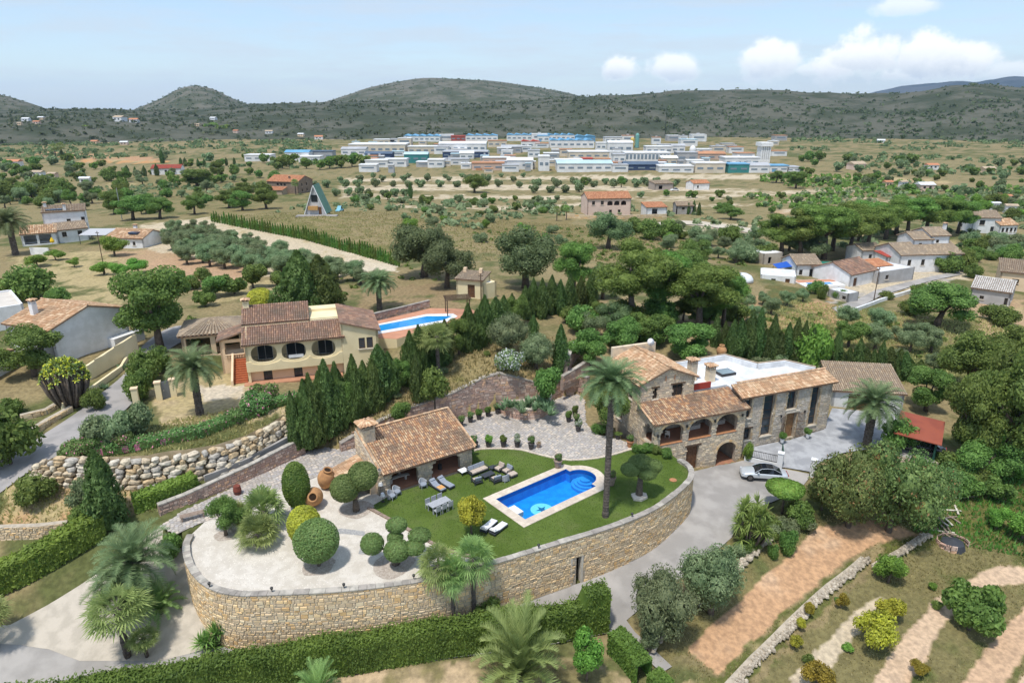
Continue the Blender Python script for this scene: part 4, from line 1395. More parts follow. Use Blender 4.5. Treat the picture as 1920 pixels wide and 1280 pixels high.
# soil bank behind the boulders
bank = MB()
for i in range(0, len(b_base) - 2, 2):
 qs = []
 for k in (i, min(i + 2, len(b_base) - 1)):
  j2 = min(len(b_base) - 2, k)
  d = (Vector(b_base[j2 + 1]) - Vector(b_base[j2])).normalized(); n = Vector((-d.y, d.x))
  f = k / len(b_base)
  p0, p1 = Vector(b_base[k]) + n * .12, Vector(b_base[k]) + n * (hgts(f) * .3 + .45)
  p2 = Vector(b_base[k]) + n * (hgts(f) * .3 + 2.2)
  qs.append([(p0.x, p0.y, bz0[k] - .4), (p1.x, p1.y, bz0[k] + hgts(f) - .12), (p2.x, p2.y, hz(p2.x, p2.y) - .15)])
 for a in range(2):
  bank.quad(qs[0][a], qs[1][a], qs[1][a + 1], qs[0][a + 1])
bank.build('soil_bank', mat('bank_soil', (.36,.28,.18), (.25,.20,.12), scale=1.5, rough=.95), bw)
# ------------------------------------------------------------------ swimming pool
pool = thing('swimming_pool', 'blue rectangular pool with rounded steps and star mosaic in the lawn', 'pool', (PC.x, PC.y, L), PA)
bs = MB()
n = len(inner)
WD = -1.25
vs = [(a, b, .03) for a, b in inner] + [(a, b, WD) for a, b in inner]
bs.add(vs, [tuple(range(n, 2 * n))] + [((i + 1) % n, i, n + i, n + (i + 1) % n) for i in range(n)])
bs.build('basin', m_pooltile, pool)
tl_ = MB()
for i in range(n):
 (a, b), (c_, d_) = inner[i], inner[(i + 1) % n]
 tl_.quad((a * .9985, b * .997, -.4), (c_ * .9985, d_ * .997, -.4), (c_ * .9985, d_ * .997, .02), (a * .9985, b * .997, .02))
tl_.build('basin_band', mat('navy_band', (.01,.13,.46), rough=.4), pool)  # darker blue band round the top of the basin wall
wm = MB()
wm.add([(a, b, -.10) for a, b in inner], [tuple(range(n))])
wm.build('water', m_water, pool)
m_step = mat('pool_step_tile', (.05,.36,.78), (.04,.31,.72), scale=2, rough=.5)
for i in range(4):
 r = RO - .03 - i * .30
 q = [(hl + .55 - i * .02 + r * math.cos(t) * .98, r * math.sin(t)) for t in np.linspace(math.pi * .5, math.pi * 1.5, 16)]
 q2 = [(hl + .05 + 1.4 * math.cos(t), (RO - .02) * math.sin(t)) for t in np.linspace(-math.pi / 2, math.pi / 2, 10)] if i == 0 else [(hl + .6, -r), (hl + .6, r)]
 q = [(hl + .75 + (r + .1) * math.cos(t) * .9, r * math.sin(t)) for t in np.linspace(math.pi * .5, math.pi * 1.5, 16)] + [(hl + .75 + .35 - .1 * i, -r * .8), (hl + .75 + .35 - .1 * i, r * .8)]
 MB().prism(q, WD + .01, -.95 + i * .2).build('step', m_step, pool)
m_med = mat('mosaic_cyan', (.30,.76,.76), (.40,.80,.80), scale=8, rough=.5)
m_star = mat('mosaic_star', (.01,.16,.34), rough=.5)
md = MB(); md.prism([(-.9 + 1.05 * math.cos(t), -.35 + 1.05 * math.sin(t)) for t in np.linspace(0, 6.283, 28, endpoint=False)], WD + .005, WD + .012)
mo = md.build('mosaic', m_med, pool)
st = MB(); st.prism([(-.9 + (.62 if i % 2 == 0 else .24) * math.cos(math.pi * i / 5 + .3), -.35 + (.62 if i % 2 == 0 else .24) * math.sin(math.pi * i / 5 + .3)) for i in range(10)], WD + .0125, WD + .018)
st.build('mosaic_star', m_star, mo)
MB().box(-hl + .02, -hl + .75, -.95, .35, -.5, -.02).build('white_cover_box', m_white, pool)
ib = resample([(a, b) for a, b in inner], .9)
# coping pavers: strips between the inner edge and the outer edge
def ring_pavers():
 def outw(p):
  a, b = p
  c = Vector((a, b))
  best = None
  for i in range(len(outer)):
   q0, q1 = Vector(outer[i]), Vector(outer[(i + 1) % len(outer)])
   e = q1 - q0
   t = max(0, min(1, (c - q0).dot(e) / e.length_squared))
   q = q0 + e * t
   if best is None or (q - c).length < (best - c).length:
    best = q
  return best
 pts = resample(inner, .75)
 N = len(pts)
 for i in range(N):
  a, b = Vector(pts[i]), Vector(pts[(i + 1) % N])
  oa, ob = outw(a), outw(b)
  yield a, b, ob, oa
for (a, b, ob, oa) in ring_pavers():
 c = (a + b + ob + oa) / 4
 q = [c + (p - c) * .985 for p in (a, b, ob, oa)]
 if abs(sum(q[i].x * q[(i + 1) % 4].y - q[(i + 1) % 4].x * q[i].y for i in range(4))) < .02:
  continue
 MB().prism([tuple(p) for p in q], -.06, .06 + rnd.uniform(-.004, .004)).build('paver', m_pave, pool)
# paving bed below the joints and corner fill
pf = MB()
ring_o = resample(outer, .7)
vs2 = [Vector(p) for p in resample(outer, .7)]
no_ = len(vs2)
vs2 += [Vector((a, b)) for a, b in resample(inner, .7)]
ni_ = len(vs2) - no_
r_ = delaunay_2d_cdt(vs2, [(i, (i + 1) % no_) for i in range(no_)] + [(no_ + i, no_ + (i + 1) % ni_) for i in range(ni_)], [], 1, 1e-5)
Vr = np.array([(p.x, p.y, .045) for p in r_[0]])
Fr = np.array([f for f in r_[2]])
cc_ = Vr[Fr].mean(1)
Fr = Fr[~inside(inner, cc_[:, 0], cc_[:, 1])]
npmesh('paving_bed', Vr, Fr, m_pave, pool)
ed = MB()
for i in range(len(outer)):
 (a, b), (c_, d_) = outer[i], outer[(i + 1) % len(outer)]
 ed.quad((a, b, -.1), (c_, d_, -.1), (c_, d_, .045), (a, b, .045))
ed.build('paving_edge', m_pave, pool)
# the ground lies a little below every paved sheet
gz_ = Z.copy()
for poly in DRAPED:
 k = inside(poly, X, Y)
 gz_[k] = hsmooth(X[k], Y[k]) - .12
gz_[inside(COURT, X, Y)] = L - .06
ground.data.vertices.foreach_set('co', np.c_[X, Y, gz_].astype(np.float32).ravel())
ground.data.update()
# ------------------------------------------------------------------ main stone house
def bx(parent, name, m, x0, x1, y0, y1, z0, z1, bevel=0, **kw):
 return MB().box(x0, x1, y0, y1, z0, z1).build(name, m, parent, bevel=bevel, **kw)
H = thing('stone_house', 'large rubble stone house with arched porch, tiled roofs and white flat roof', 'house', (HO[0], HO[1], 0), HA)
FX = (1, 0)
# porch block
ph = [(.75, 3.55, 3.9, 6.2, 'arch', 5.2), (4.28, 7.19, 3.9, 6.2, 'arch', 5.2), (7.79, 10.54, 3.9, 6.2, 'arch', 5.2), (4.2, 5.75, -.2, 3.1, 'rect'), (8.2, 10.75, -.2, 2.75, 'arch', 1.7)]
pb = MB()
panel(pb, (0, 0), FX, 11.6, -1.0, 6.62, .45, ph)
lh = [(1.0, 2.9, 3.9, 6.0, 'arch', 5.1)]
panel(pb, (0, 3.2), (0, -1), 3.2, -.5, lambda u: 7.55 - (u / 3.2) * .93, .45, lh)
panel(pb, (11.6, 0), (0, 1), 3.2, -1.0, lambda u: 6.62 + (u / 3.2) * .93, .45)
pb.box(.46, 11.14, .46, 3.2, 3.6, 3.86)
panel(pb, (.45, 3.19), FX, 10.7, -1.0, 7.5, .1)
pw_ = pb.build('porch_wall', m_mortar, H)
ps = MB()
stones(ps, [(0, 0), (11.6, 0)], -.6, 6.6, .36, .22, .04, holes=ph, seed=41)
stones(ps, [(0, 3.2), (0, 0)], 2.5, lambda s: 7.5 - s / 3.2 * .93, .36, .22, .04, holes=lh, seed=42)
stones(ps, [(11.6, 0), (11.6, .8)], .5, 6.7, .36, .22, .04, seed=43)
ps.build('stonework', m_stone, pw_, kind='stuff')
# arch rings of dressed stone
ar = MB()
for (a, b, zb, zt, _k, *zs) in [h for h in ph if h[4] == 'arch']:
 lo, hi = hole_fn((a, b, zb, zt, 'arch', *zs))
 n = 11
 uc, hw_ = (a + b) / 2, (b - a) / 2
 for i in range(n):
  t0, t1 = math.pi - math.pi * i / n, math.pi - math.pi * (i + 1) / n
  q = []
  for (t, k) in ((t0, 1), (t1, 1), (t1, 1.2), (t0, 1.2)):
   q.append((uc + hw_ * k * math.cos(t), zs[0] + (zt - zs[0]) * (k + (.06 if k > 1 else 0)) * math.sin(t)))
  ar.add([(x, -.055, z) for x, z in q] + [(x, .02, z) for x, z in q], [(0, 1, 2, 3), (4, 5, 1, 0), (5, 6, 2, 1), (6, 7, 3, 2), (7, 4, 0, 3)])
ar.build('arch_stones', m_wallst, pw_, kind='stuff')
bx(H, 'porch_floor', m_terrafl, .46, 11.14, .02, 3.1, 3.862, 3.9)
bx(H, 'porch_ceiling', m_woodl, .46, 11.14, .46, 3.1, 6.45, 6.5)
for (a, b) in ((.75, 3.55), (4.28, 7.19), (7.79, 10.54)):
 bx(H, 'arch_sill', m_terra, a + .01, b - .01, -.07, .44, 3.9, 3.96)
pr = roof(H, (-.35, -.4, 6.55), (11.85, -.4, 6.55), (-.35, 3.35, 7.68), (11.85, 3.35, 7.68), m_tile, .23, .4, seed=7)
vt = MB(); tube_row(vt, (-.35, -.4, 6.66), (-.35, 3.3, 7.76), .12, seed=2); vt.build('verge_tiles', m_tile2, H, kind='stuff')
leafdoor(H, (0, 0), FX, 4.22, 5.73, 0, 3.08, m_wood, -.25)
bx(H, 'lintel', m_woodl, 3.95, 6.0, -.08, .1, 3.102, 3.3)
bx(H, 'garage_interior', m_white, 8.0, 10.95, 3.0, 3.15, -.2, 3.0)
bx(H, 'garage_floor', m_terrafl, 8.05, 10.9, -.05, 3.1, -.1, .06)
# main block with gable
mh = [(1.55, 2.15, 7.75, 9.05, 'rect'), (4.0, 5.4, 7.6, 9.1, 'rect')]
gzf = lambda u: 9.75 + 1.35 * (1 - abs(u - 3.4) / 3.4)
mb_ = MB()
panel(mb_, (0, 3.2), FX, 6.8, 3.0, gzf, .4, mh, brk=(3.4,))
lw = [(1.6, 2.5, 7.3, 8.9, 'rect'), (3.4, 4.6, 4.0, 6.1, 'rect')]
panel(mb_, (0, 10.2), (0, -1), 7.0, -.5, 9.75, .4, [(7.0 - b, 7.0 - a, c, d, k) for a, b, c, d, k in lw])
panel(mb_, (6.8, 3.2), (0, 1), 7.0, 6.5, 9.75, .4)
panel(mb_, (6.8, 10.2), (-1, 0), 6.8, -.5, gzf, .4, brk=(3.4,))
mw = mb_.build('main_wall', m_mortar, H)
ms_ = MB()
stones(ms_, [(0, 3.2), (6.8, 3.2)], 7.0, lambda s: gzf(s) - .08, .36, .2, .035, holes=mh, seed=44)
stones(ms_, [(0, 10.2), (0, 3.2)], 3.3, 9.7, .4, .24, .04, holes=[(7.0 - b, 7.0 - a, c, d, k) for a, b, c, d, k in lw], seed=45)
stones(ms_, [(6.8, 3.2), (6.8, 10.2)], 7.4, 9.7, .4, .24, .04, seed=46)
ms_.build('stonework', m_stone, mw, kind='stuff')
for h in mh:
 window(H, (0, 3.2), FX, h[0], h[1], h[2], h[3], .18, m_woodl, m_glass, 1, 0, sill=m_sill, lintel=m_woodl)
for a, b, c, d, k in lw:
 window(H, (0, 10.2), (0, -1), 7 - b, 7 - a, c, d, .18, m_woodl, m_glass, 1, 0, sill=m_sill, lintel=m_woodl)
roof(H, (-.4, 10.4, 9.62), (-.4, 2.9, 9.62), (3.4, 10.4, 11.2), (3.4, 2.9, 11.2), m_tile2, .23, .4, seed=8)
roof(H, (7.2, 2.9, 9.62), (7.2, 10.4, 9.62), (3.41, 2.9, 11.2), (3.41, 10.4, 11.2), m_tile2, .23, .4, seed=9)
rt = MB(); tube_row(rt, (3.4, 2.9, 11.3), (3.4, 10.4, 11.3), .13); rt.build('ridge_tiles', m_tile2, H, kind='stuff')
for s in (-.35, .75):
 bx(H, 'tie_anchor', m_terra, 3.4 + s - .04, 3.4 + s + .04, 3.1, 3.14, 9.7, 10.3)
# back roof garden wall with dish
bx(H, 'back_parapet', m_stone, .5, 6.2, 10.3, 10.7, 9.0, 11.4)
dish = MB(); dish.lathe([(.02, 0), (.22, .03), (.38, .10), (.46, .2)], 16, M=Matrix.Translation((5.2, 10.0, 11.6)) @ Matrix.Rotation(R(65), 4, 'X'))
dish.build('satellite_dish', m_white, H, smooth=True)
# wing
wo_ = (11.6, .8)
wh_ = [(3.0, 4.5, 2.1, 7.15, 'rect'), (9.8, 11.0, 2.25, 7.15, 'rect'), (6.5, 8.0, 1.15, 4.4, 'rect'), (6.3, 7.6, 4.85, 7.1, 'rect'), (.15, 1.3, 4.7, 7.05, 'rect'), (.5, 1.65, 2.0, 3.45, 'rect')]
wb = MB()
panel(wb, wo_, FX, 12.8, -.6, 7.42, .55, wh_)
panel(wb, (24.4, .8), (0, 1), 2.2, -.6, lambda u: 7.42 + u * .38, .5)
wwall = wb.build('wing_wall', m_mortar, H)
ws = MB()
stones(ws, [wo_, (24.4, .8)], .2, 7.4, .36, .21, .035, holes=wh_, seed=47)
stones(ws, [(24.4, .8), (24.4, 3.0)], .2, lambda s: 7.42 + s * .38, .36, .22, .035, seed=48)
ws.build('stonework', mat('wing_stone', None, (.40,.35,.30), scale=1.0, pal=[(.58,.52,.44),(.52,.46,.38),(.64,.57,.48),(.46,.40,.34),(.60,.50,.37),(.55,.50,.44)], isl=.1, rough=.92, bump=.02, bscale=14), wwall, kind='stuff')
for i, h in enumerate(wh_):
 if i == 2:
  continue
 window(H, wo_, FX, h[0], h[1], h[2], h[3], .3, m_woodl, m_glassb, 1 if i > 1 else 0, 4 if i < 2 else 1, sill=m_sill, lintel=m_woodl)
# brick reveals beside the tall windows
rv = MB()
for (a, b, c, d, k) in wh_:
 rg2 = random.Random(int(a * 10))
 z = c
 while z < d - .15:
  for (u, s) in ((a, -1), (b, 1)):
   wv = rg2.uniform(.14, .3)
   u0, u1 = (u - wv, u) if s < 0 else (u, u + wv)
   rv.box(11.6 + u0, 11.6 + u1 - .001, .8 - .045, .8 + .02, z + .01, z + .2)
  z += .22
rv.build('quoin_bricks', mat('quoin', None, pal=[(.52,.40,.25),(.47,.34,.21),(.56,.45,.30),(.42,.32,.22)], isl=.1, rough=.9), wwall, kind='stuff')
leafdoor(H, wo_, FX, 6.53, 7.97, 1.15, 4.38, mat('door_oak', (.30,.17,.08), (.22,.12,.06), scale=4, rough=.7), -.35, planks=4)
bx(H, 'door_lintel', m_sill, 17.9, 19.9, .68, .9, 4.402, 4.6)
for (u, a) in ((18.0, 200), (19.7, -20)):      # iron grilles folded open
 gr = MB()
 c_, s_ = math.cos(R(a)), math.sin(R(a))
 for k in range(6):
  q = .05 + k * .16
  gr.tube([(u + c_ * q, .72 - abs(s_) * q, 1.2), (u + c_ * q, .72 - abs(s_) * q, 4.2)], .018, 4)
 for z in (1.25, 2.2, 3.2, 4.15):
  gr.tube([(u, .72, z), (u + c_ * .88, .72 - abs(s_) * .88, z)], .03, 4)
 gr.build('door_grille', mat('rusty_iron', (.13,.075,.05), (.09,.055,.04), scale=6, rough=.8), H)
wr = roof(H, (11.2, .4, 7.42), (24.8, .4, 7.42), (11.2, 2.5, 8.3), (24.6, 2.5, 8.3), m_tile2, .23, .4, seed=10)
wt = MB(); tube_row(wt, (11.9, 2.5, 8.4), (24.6, 2.5, 8.4), .13); wt.build('ridge_tiles', m_tile2, H, kind='stuff')
# flat roof and parapet
FR = [(6.85, 3.6), (11.5, 3.6), (11.5, 2.62), (24.3, 2.62), (23.6, 2.9), (21.9, 6.1), (18.1, 6.4), (16.4, 10.4), (6.85, 10.2)]
MB().prism(FR, 3.0, 7.85).build('flat_roof', m_flatwhite, H)
pm = MB()
pr_ = FR[4:] 
for i in range(len(pr_) - 1):
 a, b = Vector(pr_[i]), Vector(pr_[i + 1])
 d = (b - a).normalized(); n = Vector((-d.y, d.x)) * .3
 pm.prism([tuple(a), tuple(b), tuple(b + n), tuple(a + n)], 7.86, 8.5 + .02 * (i % 2))
pm.build('parapet', m_flatwhite, H)
pt = MB()
for i in range(len(pr_) - 1):
 a, b = Vector(pr_[i]), Vector(pr_[i + 1])
 tube_row(pt, (a.x, a.y, 8.54), (b.x, b.y, 8.54), .1)
pt.build('parapet_tiles', m_tile_old, H, kind='stuff')
sk = MB(); sk.box(12.4, 14.4, 5.6, 7.2, 7.86, 8.15)
so = sk.build('skylight', m_dark, H)
MB().box(12.52, 14.28, 5.72, 7.08, 8.152, 8.17).build('pane', glassmat('skylight_glass', (.25,.32,.36), .1), so)
bx(H, 'terrace_wall', mat('red_paint', (.33,.05,.035), rough=.8), 7.0, 9.2, 3.4, 3.6, 7.9, 8.6)
chimney(H, 8.6, 6.2, 7.8, 10.3, .42, m_stone)
chimney(H, 10.4, 5.2, 7.8, 9.7, .42, m_stone)
for (u, z, v) in ((3.9, 5.7, -.08), (7.45, 5.7, -.08), (11.0, 5.8, -.08), (.35, 5.2, -.08), (17.2, 4.3, .7), (20.6, 4.3, .7)):
 lt = MB(); lt.box(u - .08, u + .08, v - .14, v, z - .16, z + .12); lt.build('wall_lamp', m_dark, H)
# porch seating, seen through the arches
m_cream = mat('cream_fabric', (.55,.50,.44), (.48,.43,.38), scale=6, rough=.95)
def sofa_simple(name, label, par_m, x, y, z, w, rz, cm, fm):
 t = thing(name, label, 'sofa', (x, y, z), rz)
 bx(t, 'seat', cm, -w / 2 + .14, w / 2 - .14, -.35, .3, .25, .45, .04)
 bx(t, 'base', fm, -w / 2, w / 2, -.4, .42, .06, .25)
 bx(t, 'backrest', cm, -w / 2 + .14, w / 2 - .14, .3, .45, .25, .82, .04)
 for s in (-1, 1):
  bx(t, 'armrest', fm, s * w / 2 - (.14 if s > 0 else 0), s * w / 2 + (.14 if s < 0 else 0), -.4, .44, .25, .62)
 return t
x_, y_ = hp(6.2, 2.3); sofa_simple('porch_sofa', 'cream sofa in the middle arch of the stone house porch', None, x_, y_, 3.9, 1.9, HA, m_cream, m_cream)
x_, y_ = hp(9.4, 2.3); sofa_simple('porch_sofa', 'cream sofa in the right arch of the stone house porch', None, x_, y_, 3.9, 2.1, HA, m_cream, m_cream)
def chair4(name, label, x, y, z, rz, m, group=None, sc=1.0, back=.9):
 t = thing(name, label, 'chair', (x, y, z), rz, group)
 t.scale = (sc, sc, sc)
 bx(t, 'seat', m, -.24, .24, -.24, .24, .40, .46)
 bx(t, 'backrest', m, -.24, .24, .2, .26, .46, back)
 for a in (-.21, .21):
  for b in (-.21, .21):
   bx(t, 'leg', m, a - .025, a + .025, b - .025, b + .025, 0, .4)
 return t
x_, y_ = hp(2.6, 1.4); chair4('porch_chair', 'white chair in the left arch of the stone house porch', x_, y_, 3.9, HA + 2.4, m_cream)
x_, y_ = hp(1.9, 1.7); tt = thing('porch_table', 'dark dining table in the left arch of the stone house porch', 'table', (x_, y_, 3.9), HA)
bx(tt, 'table_top', m_woodl, -.8, .8, -.45, .45, .7, .76)
for a in (-.7, .7):
 bx(tt, 'leg', m_woodl, a - .05, a + .05, -.35, .35, 0, .7)
# ------------------------------------------------------------------ pavilion
OPx = G(733, 920, L); AP = R(34)
PV = thing('garden_pavilion', 'stone pavilion with two arches, weathered tile roof and square chimney', 'pavilion', (OPx[0], OPx[1], L), AP)
vh = [(1.2, 4.1, -.2, 2.08, 'arch', 1.1), (5.5, 8.65, -.2, 2.02, 'arch', 1.0)]
vb = MB()
panel(vb, (-1.2, 0), FX, 10.0, -.8, 2.2, .45, vh)
PD = 5.2
panel(vb, (8.8, 0), (0, 1), PD, -.8, lambda u: 2.2 + u * .36, .4, [(1.6, 3.2, .5, 1.9, 'arch', 1.3)])
panel(vb, (-1.2, PD), (0, -1), PD, -.8, lambda u: 4.35 - u * .38, .45)
panel(vb, (8.8, PD), (-1, 0), 10.0, -.8, 3.95, .4)
pvw = vb.build('pavilion_wall', m_mortar, PV)
vs_ = MB()
stones(vs_, [(-1.2, 0), (8.8, 0)], -.3, 2.2, .36, .22, .04, holes=vh, seed=51)
stones(vs_, [(-1.2, PD), (-1.2, 0)], -.3, lambda s: 4.3 - s * .38, .4, .24, .04, seed=52)
stones(vs_, [(8.8, 0), (8.8, PD)], -.3, lambda s: 2.2 + s * .36, .36, .22, .04, holes=[(1.6, 3.2, .5, 1.9, 'arch', 1.3)], seed=53)
vs_.build('stonework', m_stone, pvw, kind='stuff')
bx(PV, 'pavilion_floor', m_terrafl, -.75, 8.4, .02, PD - .4, -.3, .04)
roof(PV, (-.85, -.45, 2.08), (9.05, -.45, 2.08), (-.85, PD, 4.1), (9.05, PD, 4.1), m_tile, .22, .38, seed=12)
roof(PV, (9.05, PD + 1.8, 3.3), (-.85, PD + 1.8, 3.3), (9.05, PD + .01, 4.1), (-.85, PD + .01, 4.1), m_tile, .22, .38, seed=13)
rt = MB(); tube_row(rt, (-.85, PD, 4.22), (9.05, PD, 4.22), .13); tube_row(rt, (9.05, -.45, 2.2), (9.05, PD, 4.2), .11); tube_row(rt, (-1.0, 0, 2.6), (-1.0, PD, 4.5), .12)
rt.build('ridge_tiles', m_tile2, PV, kind='stuff')
chimney(PV, -.35, PD - 1.0, 2.5, 5.3, .62, m_stone)
cs = MB()
for p0, p1 in (((-.97, PD - 1.62), (.27, PD - 1.62)), ((-.97, PD - .38), (-.97, PD - 1.62)), ((.27, PD - 1.62), (.27, PD - .38))):
 stones(cs, [p0, p1], 3.0, 4.9, .3, .2, .03, seed=int(p0[0] * 10 + 50))
cs.build('chimney_stonework', m_stone, PV, kind='stuff')
# lean-to at the pavilion's left end
roof(PV, (-4.2, 4.6, 1.35), (-4.2, .3, 1.35), (-1.3, 4.6, 2.15), (-1.3, .3, 2.15), m_tile2, .23, .4, seed=14, name='lean_to_roof')
lt_ = MB(); panel(lt_, (-4.0, 4.4), (0, -1), 4.0, -.6, 1.3, .3); panel(lt_, (-4.0, .4), FX, 2.8, -.6, lambda u: 1.3 + u * .27, .3, [(.9, 2.2, -.1, 1.2, 'rect')]); lt_.build('lean_to_wall', m_stone, PV)
def pvp(u, v):
 return (OPx[0] + math.cos(AP) * u - math.sin(AP) * v, OPx[1] + math.sin(AP) * u + math.cos(AP) * v)
x_, y_ = pvp(1.2, 2.2)
m_marble = mat('pale_stone', (.60,.54,.47), (.50,.45,.39), scale=2.5, rough=.8)
t = thing('stone_table', 'oval pale stone table inside the left pavilion arch', 'table', (x_, y_, L + .04), AP)
tb = MB(); tb.prism([(1.15 * math.cos(a), .55 * math.sin(a)) for a in np.linspace(0, 6.283, 24, endpoint=False)], .72, .8); tb.build('table_top', m_marble, t)
for s in (-.6, .6):
 bx(t, 'pedestal', m_marble, s - .12, s + .12, -.25, .25, 0, .72)
x_, y_ = pvp(1.3, 1.05)
t = thing('stone_bench', 'curved pale stone bench inside the left pavilion arch', 'bench', (x_, y_, L + .04), AP)
tb = MB(); tb.prism([(a, -.1 * a * a) for a in np.linspace(-1.1, 1.1, 9)] + [(a, .38 - .1 * a * a) for a in np.linspace(1.1, -1.1, 9)], .42, .5); tb.build('seat', m_marble, t)
for s in (-.75, .75):
 bx(t, 'leg', m_marble, s - .1, s + .1, 0, .26, 0, .42)
x_, y_ = pvp(5.7, 1.0)
t = thing('patio_heater', 'slim dark patio heater standing in the right pavilion arch', 'heater', (x_, y_, L + .04), AP)
hb_ = MB(); hb_.tube([(0, 0, .5), (0, 0, 1.7)], .03, 8); hb_.build('post', m_dark, t)
MB().lathe([(.2, 0), (.2, .5), (.06, .55)], 12).build('base', m_dark, t)
MB().lathe([(.3, 0), (.28, .04), (.03, .12)], 14, cz=1.7).build('reflector', m_steel, t)
# ------------------------------------------------------------------ garden furniture on the lawn
m_rope = mat('grey_weave', (.42,.43,.45), (.34,.35,.37), scale=14, rough=.9)
m_frame = mat('anthracite_frame', (.05,.055,.065), rough=.5)
m_gcush = mat('grey_cushion', (.30,.33,.38), (.25,.28,.33), scale=5, rough=.95)
m_beige = mat('beige_cushion', (.52,.43,.36), (.46,.38,.31), scale=5, rough=.95)
m_wcush = mat('white_cushion', (.78,.78,.78), (.70,.70,.71), scale=3, rough=.95)
def q4(a, b):
 return G(860 + a / 4.571, 820 + b / 4.571, L)
def sofa(name, label, xy, rz, w, cushm, backm, group=None, cat='sofa'):
 t = thing(name, label, cat, (xy[0], xy[1], L), rz, group)
 fm = MB()
 for a in (-w / 2, w / 2 - .06):
  for b in (-.42, .36):
   fm.box(a, a + .06, b, b + .06, 0, .26)
  fm.box(a, a + .06, -.36, .36, .5, .55)
  fm.box(a, a + .06, -.42, -.36, .26, .55); fm.box(a, a + .06, .36, .42, .26, .7)
 fm.box(-w / 2 + .06, w / 2 - .06, -.42, .42, .2, .26)
 fm.build('frame', m_frame, t)
 n = max(1, round(w / .75))
 for i in range(n):
  a, b = -w / 2 + .08 + (w - .16) * i / n, -w / 2 + .08 + (w - .16) * (i + 1) / n
  bx(t, 'seat_cushion', cushm, a + .01, b - .01, -.4, .22, .265, .42, .03)
  cb = MB(); cb.box(a + .015, b - .015, .18, .34, .42, .82, M=Matrix.Translation((0, .26, .42)) @ Matrix.Rotation(R(-14), 4, 'X') @ Matrix.Translation((0, -.26, -.42)))
  cb.build('back_cushion', backm, t, bevel=.03)
 return t
FA = PA
sofa('lawn_sofa', 'dark framed three-seat sofa with grey back cushions, nearest the pavilion', q4(165, 300), FA, 2.1, m_beige, m_gcush)
sofa('lawn_armchair', 'armchair with its back to the camera, left of the dark low table', q4(155, 390), FA + R(172), .85, m_beige, m_gcush, 'lounge armchairs on the lawn', 'armchair')
sofa('lawn_armchair', 'armchair with its back to the camera, right of the dark low table', q4(318, 378), FA + R(176), .95, m_beige, m_gcush, 'lounge armchairs on the lawn', 'armchair')
sofa('lawn_armchair', 'beige armchair at the far side of the lounge group', q4(350, 285), FA - R(82), .85, m_beige, m_beige, 'lounge armchairs on the lawn', 'armchair')
sofa('lawn_armchair', 'armchair with pale cushion next to the footstool in the lounge group', q4(418, 305), FA - R(86), .9, m_beige, m_gcush, 'lounge armchairs on the lawn', 'armchair')
def low_table(name, label, xy, rz, w, d, h, m, cat='table'):
 t = thing(name, label, cat, (xy[0], xy[1], L), rz)
 bx(t, 'table_top', m, -w / 2, w / 2, -d / 2, d / 2, h - .05, h, .01)
 for a in (-w / 2 + .05, w / 2 - .05):
  for b in (-d / 2 + .05, d / 2 - .05):
   bx(t, 'leg', m_frame, a - .03, a + .03, b - .03, b + .03, 0, h - .05)
 return t
low_table('coffee_table', 'dark rectangular coffee table in the lawn lounge group', q4(250, 340), FA, 1.3, .75, .38, m_frame)
low_table('white_side_table', 'square white-topped table beside the grey sofa', q4(40, 308), FA, .85, .8, .4, m_wcush)
low_table('dark_side_table', 'small dark side table behind the lounge armchairs', q4(290, 280), FA, .7, .6, .4, m_frame)
t = thing('footstool', 'beige footstool at the right end of the lounge group', 'footstool', (*q4(462, 335), L), FA)
bx(t, 'cushion', m_beige, -.4, .4, -.32, .32, .26, .42, .04); bx(t, 'frame', m_frame, -.4, .4, -.32, .32, .1, .25)
def wicker(name, label, xy, rz, m=None, group='pale woven armchairs'):
 t = thing(name, label, 'armchair', (xy[0], xy[1], L), rz, group)
 m = m or m_rope
 sh = MB()
 n = 12
 vs, fs = [], []
 for i in range(n + 1):
  a = math.pi * (-.08 + 1.16 * i / n)
  hgt = .62 + .26 * max(0, math.sin(a)) ** 2
  for (r, z) in ((.36, .12), (.41, hgt), (.34, hgt), (.30, .14)):
   vs.append((r * math.cos(a), r * math.sin(a) * .95, z))
 for i in range(n):
  for k in range(4):
   fs.append((i * 4 + k, (i + 1) * 4 + k, (i + 1) * 4 + (k + 1) % 4, i * 4 + (k + 1) % 4))
 sh.add(vs, fs); sh.build('shell', m, t, smooth=False)
 MB().prism([(.33 * math.cos(a), .31 * math.sin(a) - (.04 if math.sin(a) < 0 else 0)) for a in np.linspace(0, 6.283, 18, endpoint=False)], .3, .42).build('seat', m_gcush, t)
 for a in (-.27, .27):
  for b in (-.27, .27):
   bx(t, 'leg', m, a - .025, a + .025, b - .025, b + .025, 0, .31)
 return t
def k3(a, b):
 return G(640 + a / 5.82, 740 + b / 5.82, L)
wicker('woven_armchair', 'pale grey woven armchair beside the loungers before the pavilion pillar', k3(893, 1010), AP)
wicker('woven_armchair', 'front one of two pale woven armchairs at the pavilion corner', k3(552, 1135), AP + R(30))
wicker('woven_armchair', 'rear one of two pale woven armchairs at the pavilion corner', k3(607, 1090), AP + R(20))
wicker('woven_armchair', 'pale woven armchair behind the dark framed armchairs on the lawn', q4(400, 372), FA + R(180))
